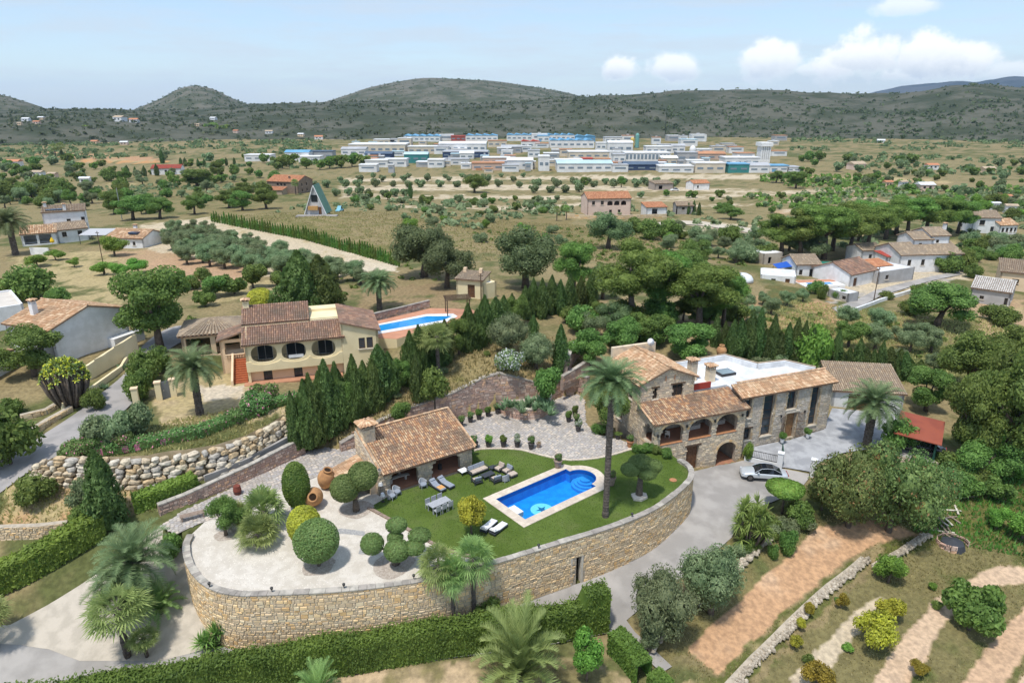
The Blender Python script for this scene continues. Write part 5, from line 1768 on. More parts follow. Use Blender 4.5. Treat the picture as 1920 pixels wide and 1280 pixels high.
for i, (a, b, lb) in enumerate([(435, 1085, 'taller white-shaded outdoor lamp at the pavilion corner'), (455, 1165, 'lower white-shaded outdoor lamp at the pavilion corner')]):
 t = thing('outdoor_lamp', lb, 'lamp', (*k3(a, b), L), 0, 'outdoor lamps at the pavilion')
 h_ = 1.25 if i == 0 else .9
 MB().lathe([(.16, 0), (.16, .03), (.02, .05), (.02, h_ - .25)], 10).build('stand', m_dark, t)
 MB().lathe([(.22, h_ - .3), (.15, h_)], 14).build('lamp_shade', m_wcush, t)
def lounger(name, label, p0, p1, cm, fm, tilt=0, group='sun loungers'):
 a, b = Vector(p0), Vector(p1)      # head, foot
 d = (b - a)
 ln = max(1.85, min(2.1, d.length))
 t = thing(name, label, 'lounger', ((a.x + b.x) / 2, (a.y + b.y) / 2, L), math.atan2(d.y, d.x), group)
 bx(t, 'frame', fm, -ln / 2, ln / 2, -.34, .34, .16, .26)
 for s in (-1, 1):
  for e in (-1, 1):
   bx(t, 'leg', fm, s * (ln / 2 - .1) - .03, s * (ln / 2 - .1) + .03, e * .29 - .03, e * .29 + .03, 0, .16)
 bx(t, 'mattress', cm, -ln / 2 + .72, ln / 2 - .02, -.31, .31, .262, .36, .03)
 M_ = Matrix.Translation((-ln / 2 + .72, 0, .27)) @ Matrix.Rotation(R(tilt), 4, 'Y')
 bk = MB(); bk.box(-.7, 0, -.31, .31, 0, .1, M=M_); bk.build('backrest', cm, t, bevel=.03)
 pl = MB(); pl.box(-.68, -.42, -.26, .26, .1, .19, M=M_); pl.build('pillow', cm, t, bevel=.03)
 return t
lounger('sun_lounger', 'left one of two white-cushioned loungers by the yellow-green shrub', G(907,998,L), G(926,981,L), m_wcush, m_frame, 6)
lounger('sun_lounger', 'right one of two white-cushioned loungers by the yellow-green shrub', G(922,1004,L), G(947,985,L), m_wcush, m_frame, 14)
lo1 = lounger('sun_lounger', 'front grey lounger before the pavilion with a towel on its foot end', k3(975, 975), k3(1120, 1065), m_gcush, m_frame, 28)
lounger('sun_lounger', 'rear grey lounger before the pavilion right arch', k3(1065, 945), k3(1215, 1030), m_gcush, m_frame, 26)
bt = MB(); bt.box(.25, .85, -.3, .3, .362, .40); bt.build('orange_towel', mat('orange_towel', (.62,.30,.10), (.70,.45,.20), scale=4, rough=.95), None, loc=lo1.location, rz=lo1.rotation_euler.z, label='orange towel on the foot of a grey lounger', cat='towel', bevel=.015)
DT = k3(1070, 1245)
ta = PA + R(2)
t = thing('dining_table', 'long grey garden dining table on the lawn', 'table', (DT[0], DT[1], L), ta)
for i in range(5):
 bx(t, 'plank', m_rope, -1.0, 1.0, -.45 + i * .18, -.45 + i * .18 + .17, .7, .74)
for a in (-.9, .9):
 for b in (-.38, .38):
  bx(t, 'leg', m_rope, a - .04, a + .04, b - .04, b + .04, 0, .7)
ord3 = ['left', 'middle', 'right']
for i in range(3):
 for s, nm in ((1, 'far'), (-1, 'near')):
  u, v = -.65 + i * .65, s * .62
  chair4('dining_chair', 'grey dining chair, %s one on the %s side of the lawn table' % (ord3[i], nm), DT[0] + math.cos(ta) * u - math.sin(ta) * v, DT[1] + math.sin(ta) * u + math.cos(ta) * v, L, ta + (0 if s > 0 else math.pi), m_rope, 'dining chairs on the lawn', 1.05)
bj = G(362, 972, L)
t = thing('wooden_bench', 'weathered wooden bench on the paving at the gravel garden end', 'bench', (bj[0], bj[1], L + .05), R(28))
for i in range(4):
 bx(t, 'slat', m_woodg, -1.0, 1.0, -.3 + i * .15, -.3 + i * .15 + .13, .42, .47)
for a in (-.85, .85):
 bx(t, 'leg', m_woodg, a - .06, a + .06, -.28, -.16, 0, .42); bx(t, 'leg', m_woodg, a - .06, a + .06, .16, .28, 0, .42)
# terracotta jars
def jar(name, label, xy, z, h, tilt, rz):
 t = thing(name, label, 'jar', (xy[0], xy[1], z), rz)
 M_ = Matrix.Translation((0, 0, h * .36)) @ Matrix.Rotation(R(tilt), 4, 'X') @ Matrix.Translation((0, 0, -h * .36))
 MB().lathe([(r * h, zz * h) for r, zz in [(.12, 0), (.2, .08), (.3, .25), (.36, .45), (.37, .58), (.32, .74), (.2, .86), (.15, .9), (.155, .95)]], 22, M=M_).build('body', m_jar, t, smooth=True)
 MB().lathe([(r * h, zz * h) for r, zz in [(.155, .945), (.2, .95), (.2, .99), (.15, 1.0), (.135, .97), (.13, .86)]], 22, M=M_).build('rim', m_jar, t, smooth=True)
 MB().lathe([(.133 * h, .952 * h), (.001, .9525 * h)], 18, M=M_).build('mouth', mat('jar_mouth_shade', (.03,.018,.01), rough=.95), t)  # dark disc across the rim, painted as the shade inside the jar
 return t
jar('clay_jar', 'huge orange clay jar tipped forward on the gravel, mouth to the camera', G(590, 945, L), L, 2.3, 62, R(14))
jar('clay_jar', 'second large clay jar leaning behind the tipped one', G(612, 915, L), L, 2.2, 18, R(60))
jar('clay_jar', 'tall clay jar standing behind the flat white roof', G(1352, 666, 8.0), 7.7, 1.7, 0, 0)
# ------------------------------------------------------------------ yellow villa on the left
YH = thing('yellow_villa', 'ochre two-storey villa with three oval terrace openings and brown tile roofs', 'house', (YO[0], YO[1], 6.3), YA)
ov = [(.7, 3.6, 2.4, 4.55, 'oval'), (4.15, 6.95, 2.4, 4.55, 'oval'), (7.6, 10.4, 2.4, 4.55, 'oval')]
yb = MB()
panel(yb, (.1, 0), FX, 11.1, 1.45, 4.85, .3, [(a - .1, b - .1, c, d, k) for a, b, c, d, k in ov])
panel(yb, (.1, 7.0), (0, -1), 7.0, -.8, lambda u: 7.75 - u * .41 if u > 3.6 else 7.75 - 3.6 * .41 + (0 if u > 3.6 else (3.6 - u) * .41), .3, [(4.9, 5.9, 2.5, 4.2, 'arch', 3.7)], brk=(3.6,))
yb.box(.4, 11.2, .02, 3.4, 1.46, 1.62)
panel(yb, (.4, 3.3), FX, 10.8, 1.6, 6.2, .2, [(.8, 2.6, 0.02 + 1.6, 3.9, 'rect'), (4.2, 6.4, 1.62, 3.9, 'rect'), (8.0, 9.8, 1.62, 3.9, 'rect')])
yb.box(.4, 11.2, .3, 3.3, 4.75, 4.85)
panel(yb, (11.2, 7.0), (-1, 0), 11.1, -.8, 6.6, .3)
yb.build('wall', m_yellow, YH)
lo_ = MB()
panel(lo_, (.3, .45), FX, 10.9, -1.6, 1.46, .3, [(1.5, 2.5, -.35, 1.3, 'rect'), (5.0, 6.0, -.4, 1.3, 'rect'), (7.8, 8.7, -.4, 1.3, 'rect')])
lo_.build('lower_wall', m_peach, YH)
for (a, b) in ((1.5, 2.5), (5.0, 6.0), (7.8, 8.7)):
 window(YH, (.3, .45), FX, a, b, -.35, 1.3, .12, m_dark, m_glassb, 1, 3, sill=m_sill)
for (a, b) in ((.8, 2.6), (4.2, 6.4), (8.0, 9.8)):
 window(YH, (.4, 3.3), FX, a, b, 1.65, 3.9, .08, m_white, m_glassb, 1, 0)
window(YH, (.1, 7.0), (0, -1), 4.9, 5.9, 2.5, 3.9, .2, m_woodl, m_glass, 0, 0, sill=m_sill)
# wavy parapet under the ovals
wp = MB()
cr_ = [(.0, 2.75), (.5, 2.75), (.9, 2.45), (2.2, 2.3), (3.5, 2.5), (3.9, 2.75), (4.3, 2.5), (5.6, 2.3), (6.9, 2.5), (7.3, 2.85), (7.7, 2.5), (9.0, 2.35), (10.3, 2.6), (10.8, 2.95), (11.15, 2.95)]
cz = crom(cr_, 4)
panel(wp, (.05, -.12), FX, 11.15, 1.38, lambda u: float(np.interp(u, [p[0] for p in cz], [p[1] for p in cz])) - .12, .12, brk=[p[0] for p in cz])
wp.build('balcony_parapet', m_yellow, YH)
for a, b, c, d, k in ov:
 g_ = MB()
 n = 18
 uc, hw_, zc, hh = (a + b) / 2, (b - a) / 2, (c + d) / 2, (d - c) / 2
 for i in range(7):
  u = uc + hw_ * (-.8 + 1.6 * i / 6)
  g_.tube([(u, .15, c + .15), (u, .15, c + .75)], .015, 4)
 g_.tube([(uc - hw_ * .93, .15, c + .75), (uc + hw_ * .93, .15, c + .75)], .02, 4)
 g_.build('railing', m_dark, YH)
cl_ = MB(); cl_.box(4.9, 6.6, .1, .2, 2.62, 3.0); cl_.build('laundry', m_wcush, None, loc=(YO[0], YO[1], 6.3), rz=YA, label='white laundry hung over the middle oval railing of the yellow villa', cat='laundry')
roof(YH, (-.25, -.35, 4.78), (11.6, -.35, 4.78), (-.25, 3.15, 6.1), (11.6, 3.15, 6.1), m_tile3, .26, .42, seed=61)
roof(YH, (-.25, 3.0, 6.35), (7.7, 3.0, 6.35), (-.25, 6.7, 7.75), (7.7, 6.7, 7.75), m_tile3, .26, .42, seed=62)
roof(YH, (7.7, 8.6, 7.0), (-.25, 8.6, 7.0), (7.7, 6.71, 7.75), (-.25, 6.71, 7.75), m_tile3, .26, .42, seed=63)
MB().box(-.2, 7.6, 3.02, 3.2, 5.9, 6.25).build('roof_upstand', m_yellow, YH)
bx(YH, 'rear_block', m_yellow, 7.72, 11.3, 3.6, 9.5, 1.0, 6.3)
chimney(YH, .3, 6.4, 7.2, 8.5, .35, m_yellow)
# right block
rb_ = MB()
panel(rb_, (11.22, -.1), FX, 4.4, -2.6, lambda u: 6.5 - u * .28, .3, [(2.0, 2.75, 3.0, 4.4, 'rect'), (2.95, 3.7, 3.0, 4.4, 'rect')])
panel(rb_, (15.62, -.1), (0, 1), 8.5, -2.6, 5.25, .3)
panel(rb_, (11.22, 8.4), (0, -1), 8.5, 4.0, 6.5, .25)
rb_.build('side_wall', m_yellow, YH)
for a in (2.0, 2.95):
 window(YH, (11.22, -.1), FX, a, a + .75, 3.0, 4.4, .06, m_woodl, glassmat('blue_shutter', (.06,.08,.11), .6), 0, 6, sill=m_sill)
roof(YH, (15.9, -.35, 5.22), (15.9, 8.4, 5.22), (11.1, -.35, 6.62), (11.1, 8.4, 6.62), m_tile3, .26, .42, seed=64)
# entrance porch and stairs
ep = MB()
panel(ep, (-3.1, 4.2), FX, 3.2, 1.9, 4.3, .25, [(.5, 2.7, 2.35, 3.9, 'rect')])
panel(ep, (-3.1, 7.6), (0, -1), 3.4, -.5, 4.3, .25, [(.6, 2.8, 2.35, 3.9, 'rect')])
ep.box(-3.1, .1, 4.2, 7.6, -.8, 1.88)
ep.build('porch_wall', m_peach, YH)
roof(YH, (-3.4, 7.8, 4.25), (-3.4, 3.9, 4.25), (.0, 7.8, 5.3), (.0, 3.9, 5.3), m_tile3, .26, .42, seed=65)
for i in range(8):
 MB().lathe([(.05, 0), (.08, .1), (.08, .25), (.05, .42)], 8, cx=-2.45 + i * .27, cy=4.1, cz=1.9).build('baluster', m_peach, YH)
bx(YH, 'balustrade_rail', m_peach, -2.6, -.4, 4.0, 4.2, 2.322, 2.42)
m_brick = mat('red_brick_step', (.42,.13,.055), (.34,.10,.045), scale=4, rough=.85)
for i in range(12):
 y1 = 3.95 - i * .34
 bx(YH, 'stair_step', m_brick, -1.6, -.05, y1 - .34, y1, -.9, 1.84 - i * .17)
for x0 in (-1.85,):
 sw = MB()
 sw.add([(x0, -.3, -.9), (x0 + .24, -.3, -.9), (x0 + .24, 3.95, -.9), (x0, 3.95, -.9), (x0, -.3, .6), (x0 + .24, -.3, .6), (x0 + .24, 3.95, 2.6), (x0, 3.95, 2.6)],
           [(4, 5, 6, 7), (0, 1, 5, 4), (1, 2, 6, 5), (2, 3, 7, 6), (3, 0, 4, 7)])
 sw.build('stair_wall', m_peach, YH)
bx(YH, 'terrace_strip', mat('terracotta_paving', (.50,.25,.15), (.44,.22,.13), scale=1.5, rough=.85), -.4, 11.0, -.9, .45, -.9, .03)
# carport behind, tiled
house('carport_roof', 'open tiled carport behind the yellow villa', yp(-8.2, 9.5), yp(-.8, 9.5), 7.3, 6.5, 2.6, 'hip', 1.3, m_peach, m_tile_old, .28, .45, wins=[('f', .5, -.2, 2.9, 2.4, 'open'), ('f', 4.0, -.2, 2.9, 2.4, 'open'), ('l', .5, -.2, 5.5, 2.4, 'open')], cat='carport')
# its pool terrace
PZ = 9.0
deck = [G(a, b, PZ) for a, b in [(694,633),(703,603),(808,578),(885,580),(905,592),(832,607),(744,636)]]
dk = thing('villa_pool_terrace', 'raised terracotta terrace with a long blue pool beside the yellow villa', 'terrace')
wat = [G(a, b, PZ) for a, b in [(706,612),(712,622),(832,601),(848,594),(800,594)]]
cop = [G(a, b, PZ) for a, b in [(697,611),(704,628),(836,605),(858,594),(850,589),(800,590)]]
MB().prism(deck, 4.5, PZ).build('terrace_block', m_yellow, dk)
MB().prism([tuple(np.array(p) * .995 + np.array(deck).mean(0) * .005) for p in deck], PZ + .003, PZ + .05).build('terrace_paving', mat('coral_paving', (.55,.27,.17), (.49,.24,.15), scale=.8, rough=.85), dk)
MB().prism(cop, PZ + .052, PZ + .10).build('pool_coping', m_wcush, dk)
MB().prism(wat, PZ + .104, PZ + .116).build('pool_water', mat('villa_pool_blue', (.015,.25,.62), (.02,.30,.68), scale=.6, rough=.06, spec=.5), dk)
wall_thing('terrace_back_wall', 'low reddish wall behind the villa pool terrace', [G(a, b, PZ) for a, b in [(700,601),(750,589),(806,575)]], lambda s: PZ - .2, lambda s: PZ + .9, .35, m_red, m_mortar_red, .5, .3, seed=71, joined_coping=True)
pg = thing('pergola', 'dark timber pergola over the end of the villa pool terrace', 'pergola', (*G(858, 588, PZ), PZ), R(12))
for a in (-1.6, 1.6):
 for b in (-1.2, 1.2):
  bx(pg, 'post', m_woodl, a - .07, a + .07, b - .07, b + .07, 0, 2.4)
for i in range(5):
 bx(pg, 'beam', m_woodl, -1.9, 1.9, -1.3 + i * .65 - .05, -1.3 + i * .65 + .05, 2.41, 2.53)
ph_ = house('pool_house', 'small ochre pool house with tiled top and dark door', G(856, 557, 9), G(905, 561, 9), 9, 3.6, 3.0, 'shed', .5, m_yellow, m_tile_old, .28, .45, wins=[('f', 1.9, .1, 1.2, 2.1, 'door')], cat='pool house')
for cx in (.25, 2.9):
 bx(ph_, 'roof_post', m_peach, cx, cx + .5, 2.6, 3.2, 3.4, 4.2)
house('pool_store', 'low ochre flat-roofed store against the pool house', G(905, 560, 9), G(931, 555, 9), 9, 3.0, 2.2, 'flat', 0, m_yellow, parapet=.15, cat='shed')
# ------------------------------------------------------------------ white house at the left edge
WH = house('white_gabled_house', 'white rendered house with pale orange tile roof at the left edge', G(108, 684, 8), G(246, 636, 8), 8, 8.0, 4.4, 'gable_y', 1.6, m_white, m_tile2, .27, .42,
      wins=[('l', 2.0, 1.3, 1.0, 1.6), ('l', 5.2, 1.3, 1.0, 1.6), ('r', 2.0, 1.2, 1.0, 1.3)], chim=[(2.2, 5.5, 6.9)])
bx(WH, 'side_terrace', m_white, 7.0, 11.5, -1.2, 0, -1.5, 1.2)
house('low_tiled_house', 'low tiled house partly cut by the left frame edge', G(-60, 735, 7.4), G(35, 690, 7.4), 7.4, 7.0, 2.3, 'gable_y', 1.1, m_white, m_tile2, .27, .42, wins=[('f', 6.0, .4, .9, 1.7)])
house('white_flat_house', 'white flat-roofed building behind the white gabled house', G(-60, 625, 8), G(52, 606, 8), 8, 11, 2.6, 'flat', 0, m_white, parapet=.3, flatm=mat('pale_screed', (.62,.57,.50), (.54,.49,.43), scale=.5, rough=.9))
gw_ = [G(a, b, 7.3) for a, b in [(168,712),(210,690),(262,664)]]
wall_thing('yellow_garden_wall', 'ochre garden wall with inset stones beside the road', gw_, lambda s: 6.4, lambda s: 9.0 + .12 * s, .3, m_yellow, m_yellow, 2.8, 1.4, seed=72, coping=False, proud=.004)
kb = [G(a, b, 6.8) for a, b in [(120,768),(180,735),(232,700),(252,668)]]
wall_thing('yellow_kerb_wall', 'low ochre kerb wall with planting along the road', kb, lambda s: 6.0, lambda s: 7.5 + .03 * s, .3, m_yellow, m_yellow, 2.8, 1.0, seed=73, coping=False, proud=.004)
for i, (a, b, lb) in enumerate([(257, 760, 'short ochre gate pillar by the road with shrubs behind'), (300, 748, 'ochre pillar left of the grey door'), (327, 742, 'ochre pillar right of the grey door')]):
 p = T(a, b)
 t = thing('gate_pillar', lb, 'pillar', p, R(20), 'ochre gate pillars')
 bx(t, 'shaft', m_yellow, -.3, .3, -.3, .3, -.5, 2.0); bx(t, 'cap', m_peach, -.36, .36, -.36, .36, 2.002, 2.12)
a, b = T(303, 748), T(324, 743)
gd_ = thing('grey_gate', 'grey metal door between two ochre pillars below the road', 'gate', a, math.atan2(b[1] - a[1], b[0] - a[0]))
bx(gd_, 'door_leaf', mat('grey_paint', (.20,.21,.22), rough=.6), .15, math.dist(a[:2], b[:2]) - .1, -.04, .04, -.2, 2.0); bx(gd_, 'handle', m_steel, .3, .4, -.1, -.045, .9, 1.05)
# dry stone edge along the left road
for nm, lb, pts in (('road_wall', 'rough dry stone edging along the left road', [(-40,895),(45,828),(95,796),(138,772)]), ('field_wall', 'tumbled stone wall below the white house', [(40,790),(90,778),(130,755)])):
 w_ = TP(pts)
 zf = zl_terr(resample(w_, .6, False))
 wall_thing(nm, lb, w_, lambda s, zf=zf: zf(s) - .2, lambda s, zf=zf: zf(s) + .7, .45, m_wallst, m_mortar, .5, .3, side=1, seed=74, coping=False, proud=.1)
# ------------------------------------------------------------------ grey-court side: gate, white garage, carport
A_, B_ = G(1395, 864, .2), G(1456, 876, .3)
an = math.atan2(B_[1] - A_[1], B_[0] - A_[0]); ln_ = math.dist(A_, B_)
fg = thing('gate_fence', 'low white wall topped with dark railing beside the stone house', 'fence', (A_[0], A_[1], .1), an)
bx(fg, 'base_wall', m_white, 0, ln_, -.12, .12, -.6, .75)
fr_ = MB()
for i in range(int(ln_ / .18)):
 fr_.box(.1 + i * .18, .125 + i * .18, -.012, .012, .78, 1.62)
fr_.build('railing_bars', m_dark, fg, kind='stuff')
for z in (.8, 1.6):
 bx(fg, 'rail', m_dark, .05, ln_ - .05, -.03, .03, z, z + .05)
for (a, b, lb) in ((1461, 877, 'white gate pillar at the end of the railing'), (1523, 890, 'white gate pillar on the right of the open gateway')):
 x_, y_ = G(a, b, .3)
 t = thing('white_gate_pillar', lb, 'pillar', (x_, y_, .2), an, 'white gate pillars')
 bx(t, 'shaft', m_white, -.28, .28, -.28, .28, -.6, 1.9); bx(t, 'cap', m_white, -.33, .33, -.33, .33, 1.902, 2.0)
x_, y_ = G(1466, 874, .3)
t = thing('sliding_gate', 'dark green gate leaf folded back beside the white pillar', 'gate', (x_, y_, .3), an + R(100))
bx(t, 'leaf', mat('green_paint', (.02,.09,.06), rough=.5), 0, 2.2, -.04, .04, .05, 1.7); bx(t, 'post', m_dark, -.08, 0, -.06, .06, 0, 1.75)
GA, GB = G(1557, 766, 1.5), G(1690, 774, 1.5)
GU = math.dist(GA, GB)
gar = house('white_garage', 'white garage with brown door and weathered tile roof behind the palm', GA, GB, 1.5, 6.0, 2.6, 'shed', 1.5, m_white, m_tile_old, .26, .42, wins=[('f', 1.9, 0, 2.8, 2.2, 'door')], cat='garage')
# red carport with a dark car
CA, CB = G(1682, 850, .9), G(1748, 865, .9)
ca = math.atan2(CB[1] - CA[1], CB[0] - CA[0]); cln = math.dist(CA, CB)
cpt = thing('red_carport', 'carport with a flat rust-red sheet roof on dark posts', 'carport', (CA[0], CA[1], .9), ca)
rf_ = MB()
rf_.add([(-.7, -.4, 2.55), (cln + .5, -.4, 2.3), (cln + .6, 5.4, 2.75), (-.5, 5.6, 2.95), (-.7, -.4, 2.45), (cln + .5, -.4, 2.2), (cln + .6, 5.4, 2.65), (-.5, 5.6, 2.85)],
  [(0, 1, 2, 3), (7, 6, 5, 4), (0, 4, 5, 1), (1, 5, 6, 2), (2, 6, 7, 3), (3, 7, 4, 0)])
rf_.build('roof_sheet', mat('rust_red_sheet', (.31,.085,.05), (.26,.07,.045), scale=.6, rough=.8), cpt)
for (a, b) in ((0, 0), (cln, 0), (0, 5), (cln, 5)):
 bx(cpt, 'post', mat('dark_green_post', (.02,.07,.05), rough=.6), a - .08, a + .08, b - .08, b + .08, -.2, 2.25)
bx(cpt, 'side_screen', MATS['dark_green_post'], cln + .1, cln + .16, .2, 4.8, 0, 2.2)
bx(cpt, 'rail', m_dark, .1, cln - .1, -.05, .03, .9, .96)
bx(cpt, 'floor', m_conc, -.6, cln + .3, -.3, 5.2, -.25, 0)
wall_thing('carport_wall', 'stone retaining wall under the rust-red carport', [tuple(np.array(CA) + np.array([-.2, -.35])), tuple(np.array(CB) + np.array([.5, -.35]))], lambda s: -1.6, lambda s: .88, .4, m_stone, m_mortar, .36, .22, seed=75, coping=False)
# ------------------------------------------------------------------ cars
m_silver = mat('silver_paint', (.62,.66,.70), rough=.25, metal=.3, spec=.5, coat=.6)
m_black = mat('black_paint', (.015,.016,.02), rough=.2, spec=.5, coat=.6)
m_cglass = glassmat('car_glass', (.012, .015, .02), .05)
m_tyre = mat('tyre', (.02,.02,.02), rough=.9)
m_rim = mat('rim', (.16,.15,.15), rough=.4, metal=.7)
def car(name, label, loc, rz, paint, roofm, ln=4.8, wd=1.9, ht=1.38, pickup=False):
 t = thing(name, label, 'car', loc, rz)
 hl_, w2 = ln / 2, wd / 2
 # stations: x, half width at sill, half width at shoulder, sill z, shoulder z, bonnet/deck z
 st_ = [(-hl_, .62, .66, .30, .50, .62), (-hl_ + .12, .80, .84, .22, .58, .74), (-hl_ + .6, .90, .95, .20, .66, .86), (-hl_ + 1.3, .93, .95, .20, .70, .92), (-.6, .93, .94, .20, .72, .93),
           (.2, .93, .94, .20, .72, .93), (hl_ - 1.5, .93, .95, .20, .70, .92), (hl_ - .8, .93, .96, .20, .68, .88), (hl_ - .25, .86, .90, .24, .58, .80), (hl_, .66, .70, .32, .52, .64)]
 mb = MB()
 rows = []
 for (x, a, b, z0, z1, z2) in st_:
  rows.append([(x, -a * w2, z0), (x, -b * w2, (z0 + z1) / 2), (x, -b * w2 * .99, z1), (x, -b * w2 * .86, z2), (x, 0, z2 + .03), (x, b * w2 * .86, z2), (x, b * w2 * .99, z1), (x, b * w2, (z0 + z1) / 2), (x, a * w2, z0)])
 vs = [p for r_ in rows for p in r_]
 fs = []
 for i in range(len(rows) - 1):
  for k in range(9):
   fs.append((i * 9 + k, i * 9 + (k + 1) % 9, (i + 1) * 9 + (k + 1) % 9, (i + 1) * 9 + k))
 fs += [tuple(range(8, -1, -1)), tuple((len(rows) - 1) * 9 + k for k in range(9))]
 mb.add(vs, fs)
 body = mb.build('body', paint, t, smooth=True)
 sd = body.modifiers.new('sub', 'SUBSURF'); sd.levels = sd.render_levels = 2
 # greenhouse: front of the car at -x
 z2, zr = .90, ht
 gx = [(-hl_ + 1.35, .80, z2), (-hl_ + 2.05, .64, zr - .06), (-hl_ + 2.6, .62, zr), (hl_ - 1.6, .60, zr - .05), (hl_ - .75, .62, z2 + .02)]
 gb = MB()
 lo = [(x, z2 - .02) for x, _, _ in gx]
 V_ = []
 for (x, hw_, z) in gx:
  wb_ = .84 * w2
  V_ += [(x, -wb_, z2 - .03), (x, -hw_ * w2 * 1.02, z), (x, hw_ * w2 * 1.02, z), (x, wb_, z2 - .03)]
 f_side, f_top = [], []
 for i in range(4):
  a = i * 4
  f_side += [(a, a + 4, a + 5, a + 1), (a + 2, a + 6, a + 7, a + 3)]
  f_top.append((a + 1, a + 5, a + 6, a + 2))
 gb.add(V_, f_side, 0); 
 gb2 = MB(); gb2.add(V_, f_top)
 gb.build('side_windows', m_cglass, t)
 gb2.build('roof_glass', roofm, t)
 pl_ = MB()
 for s in (-1, 1):
  pts = [(x, s * (hw_ * w2 * 1.03), z + .005) for x, hw_, z in gx]
  pl_.tube(pts, .03, 5)
 pl_.build('roof_rail', paint, t)
 for s in (-1, 1):
  for x in (-hl_ + .92, hl_ - .95):
   wl = MB()
   M_ = Matrix.Translation((x, s * (w2 - .12), .34)) @ Matrix.Rotation(R(90), 4, 'X')
   wl.lathe([(.20, -.11), (.33, -.11), (.345, -.06), (.345, .06), (.33, .11), (.20, .11)], 20, M=M_)
   wo2 = wl.build('wheel', m_tyre, t, smooth=True)
   rm_ = MB(); rm_.lathe([(.23, -.115), (.235, .115)], 16, M=M_); rm_.build('rim', m_rim, wo2)
  bx(t, 'headlight', mat('headlight', (.55,.58,.62), rough=.1), -hl_ + .10, -hl_ + .36, s * w2 * .66 - .14, s * w2 * .66 + .14, .60, .73, .03)
  bx(t, 'mirror', paint, -hl_ + 1.6, -hl_ + 1.8, s * w2 * .98 - .09, s * w2 * .98 + .09, .92, 1.04, .03)
 bx(t, 'tail_light', mat('tail_red', (.25,.01,.01), rough=.2), hl_ - .09, hl_ - .01, -w2 * .6, w2 * .6, .62, .68)
 return t
cl_p, cr_p = G(1390, 898, 0), G(1478, 901, 0)
cx_, cy_ = (cl_p[0] + cr_p[0]) / 2, (cl_p[1] + cr_p[1]) / 2 + .5
car('silver_car', 'silver sports saloon with black glass roof parked on the driveway', (cx_, cy_, hz(cx_, cy_) + .08), R(-8), m_silver, m_cglass, 4.9, 1.95, 1.38)
x_, y_ = CA[0] + math.cos(ca) * 2.4 - math.sin(ca) * 2.4, CA[1] + math.sin(ca) * 2.4 + math.cos(ca) * 2.4
car('black_car', 'black car parked under the rust-red carport', (x_, y_, .9), ca + R(4), m_black, m_black, 4.4, 1.8, 1.5)
p = T(637, 397); car('blue_van', 'small pale blue car beside the green-roofed cabin', p, R(80), mat('pale_blue_paint', (.20,.45,.55), rough=.35), MATS['pale_blue_paint'], 4.0, 1.8, 1.9)
# ------------------------------------------------------------------ farms and villas further out
def winrow(face, u0, du, n, z, w, h):
 return [(face, u0 + du * i, z, w, h) for i in range(n)]
def H2(name, label, a, b, z, depth, wh, kind, rh=1.2, wm=None, rm=None, wins=(), **kw):
 return house(name, label, G(*a, z), G(*b, z), z, depth, wh, kind, rh, wm or m_white, rm or m_tile_old, .34, .55, wins=wins, **kw)
fz = 6.0
f1 = H2('white_farmhouse', 'two-storey white farmhouse with solar panels on its roof', (88,446), (168,440), fz, 7, 6.3, 'shed', .9, wins=[('f', 8.2, 3.2, 1.0, 1.5), ('f', 5.0, 3.4, .9, 1.0), ('l', 1.5, 3.0, .8, 1.6), ('l', 4.0, 3.0, .8, 1.6)], chim=[(5.0, 1.0, 8.0), (.6, 5.5, 8.1)])
for i in range(3):
 bx(f1, 'solar_panel', mat('solar_panel', (.02,.04,.09), rough=.15, spec=.6), .8 + i * 1.25, 1.95 + i * 1.25, .8, 3.2, 6.72, 6.82)
H2('farm_annex', 'low white annex with brown tiled roof in front of the farmhouse', (110,452), (167,446), fz, 5.0, 2.7, 'gable', 1.3, wins=[('f', 1.0, .9, 1.0, 1.2), ('f', 4.4, .9, 1.0, 1.2)])
H2('farm_porch', 'open tiled porch at the left end of the white farmhouse', (42,458), (109,453), fz, 6.0, 2.4, 'gable', 1.4, rm=m_tile2, wins=[('f', .5, -.2, 2.6, 2.2, 'open'), ('f', 3.6, -.2, 2.6, 2.2, 'open')])
f3 = H2('farm_cottage', 'low white cottage with a solar heater on its tiled roof', (203,466), (271,468), fz, 8.0, 2.6, 'gable', 1.3, rm=m_tile2, wins=[('f', 6.5, .9, .7, .9), ('f', .8, .1, .9, 1.9, 'door')], chim=[(4.2, 5.0, 4.8)])
bx(f3, 'solar_heater', MATS['solar_panel'], 5.0, 7.2, 1.0, 2.4, 3.35, 3.75)
t = thing('farm_canopy', 'pale grey sheet canopy between farmhouse and cottage', 'canopy', (*G(150, 458, fz), fz), R(2))
cm_ = MB(); cm_.add([(0, 0, 2.2), (6.5, 0, 2.2), (6.5, 5.5, 2.9), (0, 5.5, 2.9)], [(0, 1, 2, 3)]); co_ = cm_.build('roof_sheet', mat('grey_sheet', (.46,.46,.47), rough=.6), t); co_.modifiers.new('s', 'SOLIDIFY').thickness = .06
for a in (.1, 6.4):
 bx(t, 'post', m_dark, a - .05, a + .05, .05, .15, 0, 2.2); bx(t, 'post', m_dark, a - .05, a + .05, 5.3, 5.4, 0, 2.85)
t = thing('yellow_parasol', 'closed yellow parasol in front of the white farmhouse', 'parasol', T(100, 462), 0)
MB().lathe([(.03, 0), (.03, .9), (.45, 1.0), (.5, 1.4), (.1, 2.2)], 10).build('canopy', mat('yellow_cloth', (.75,.48,.03), rough=.8), t)
MB().tube([(0, 0, 0), (0, 0, 2.3)], .03, 6).build('pole', m_dark, t)
farm_w = TP([(58,478),(92,478)])
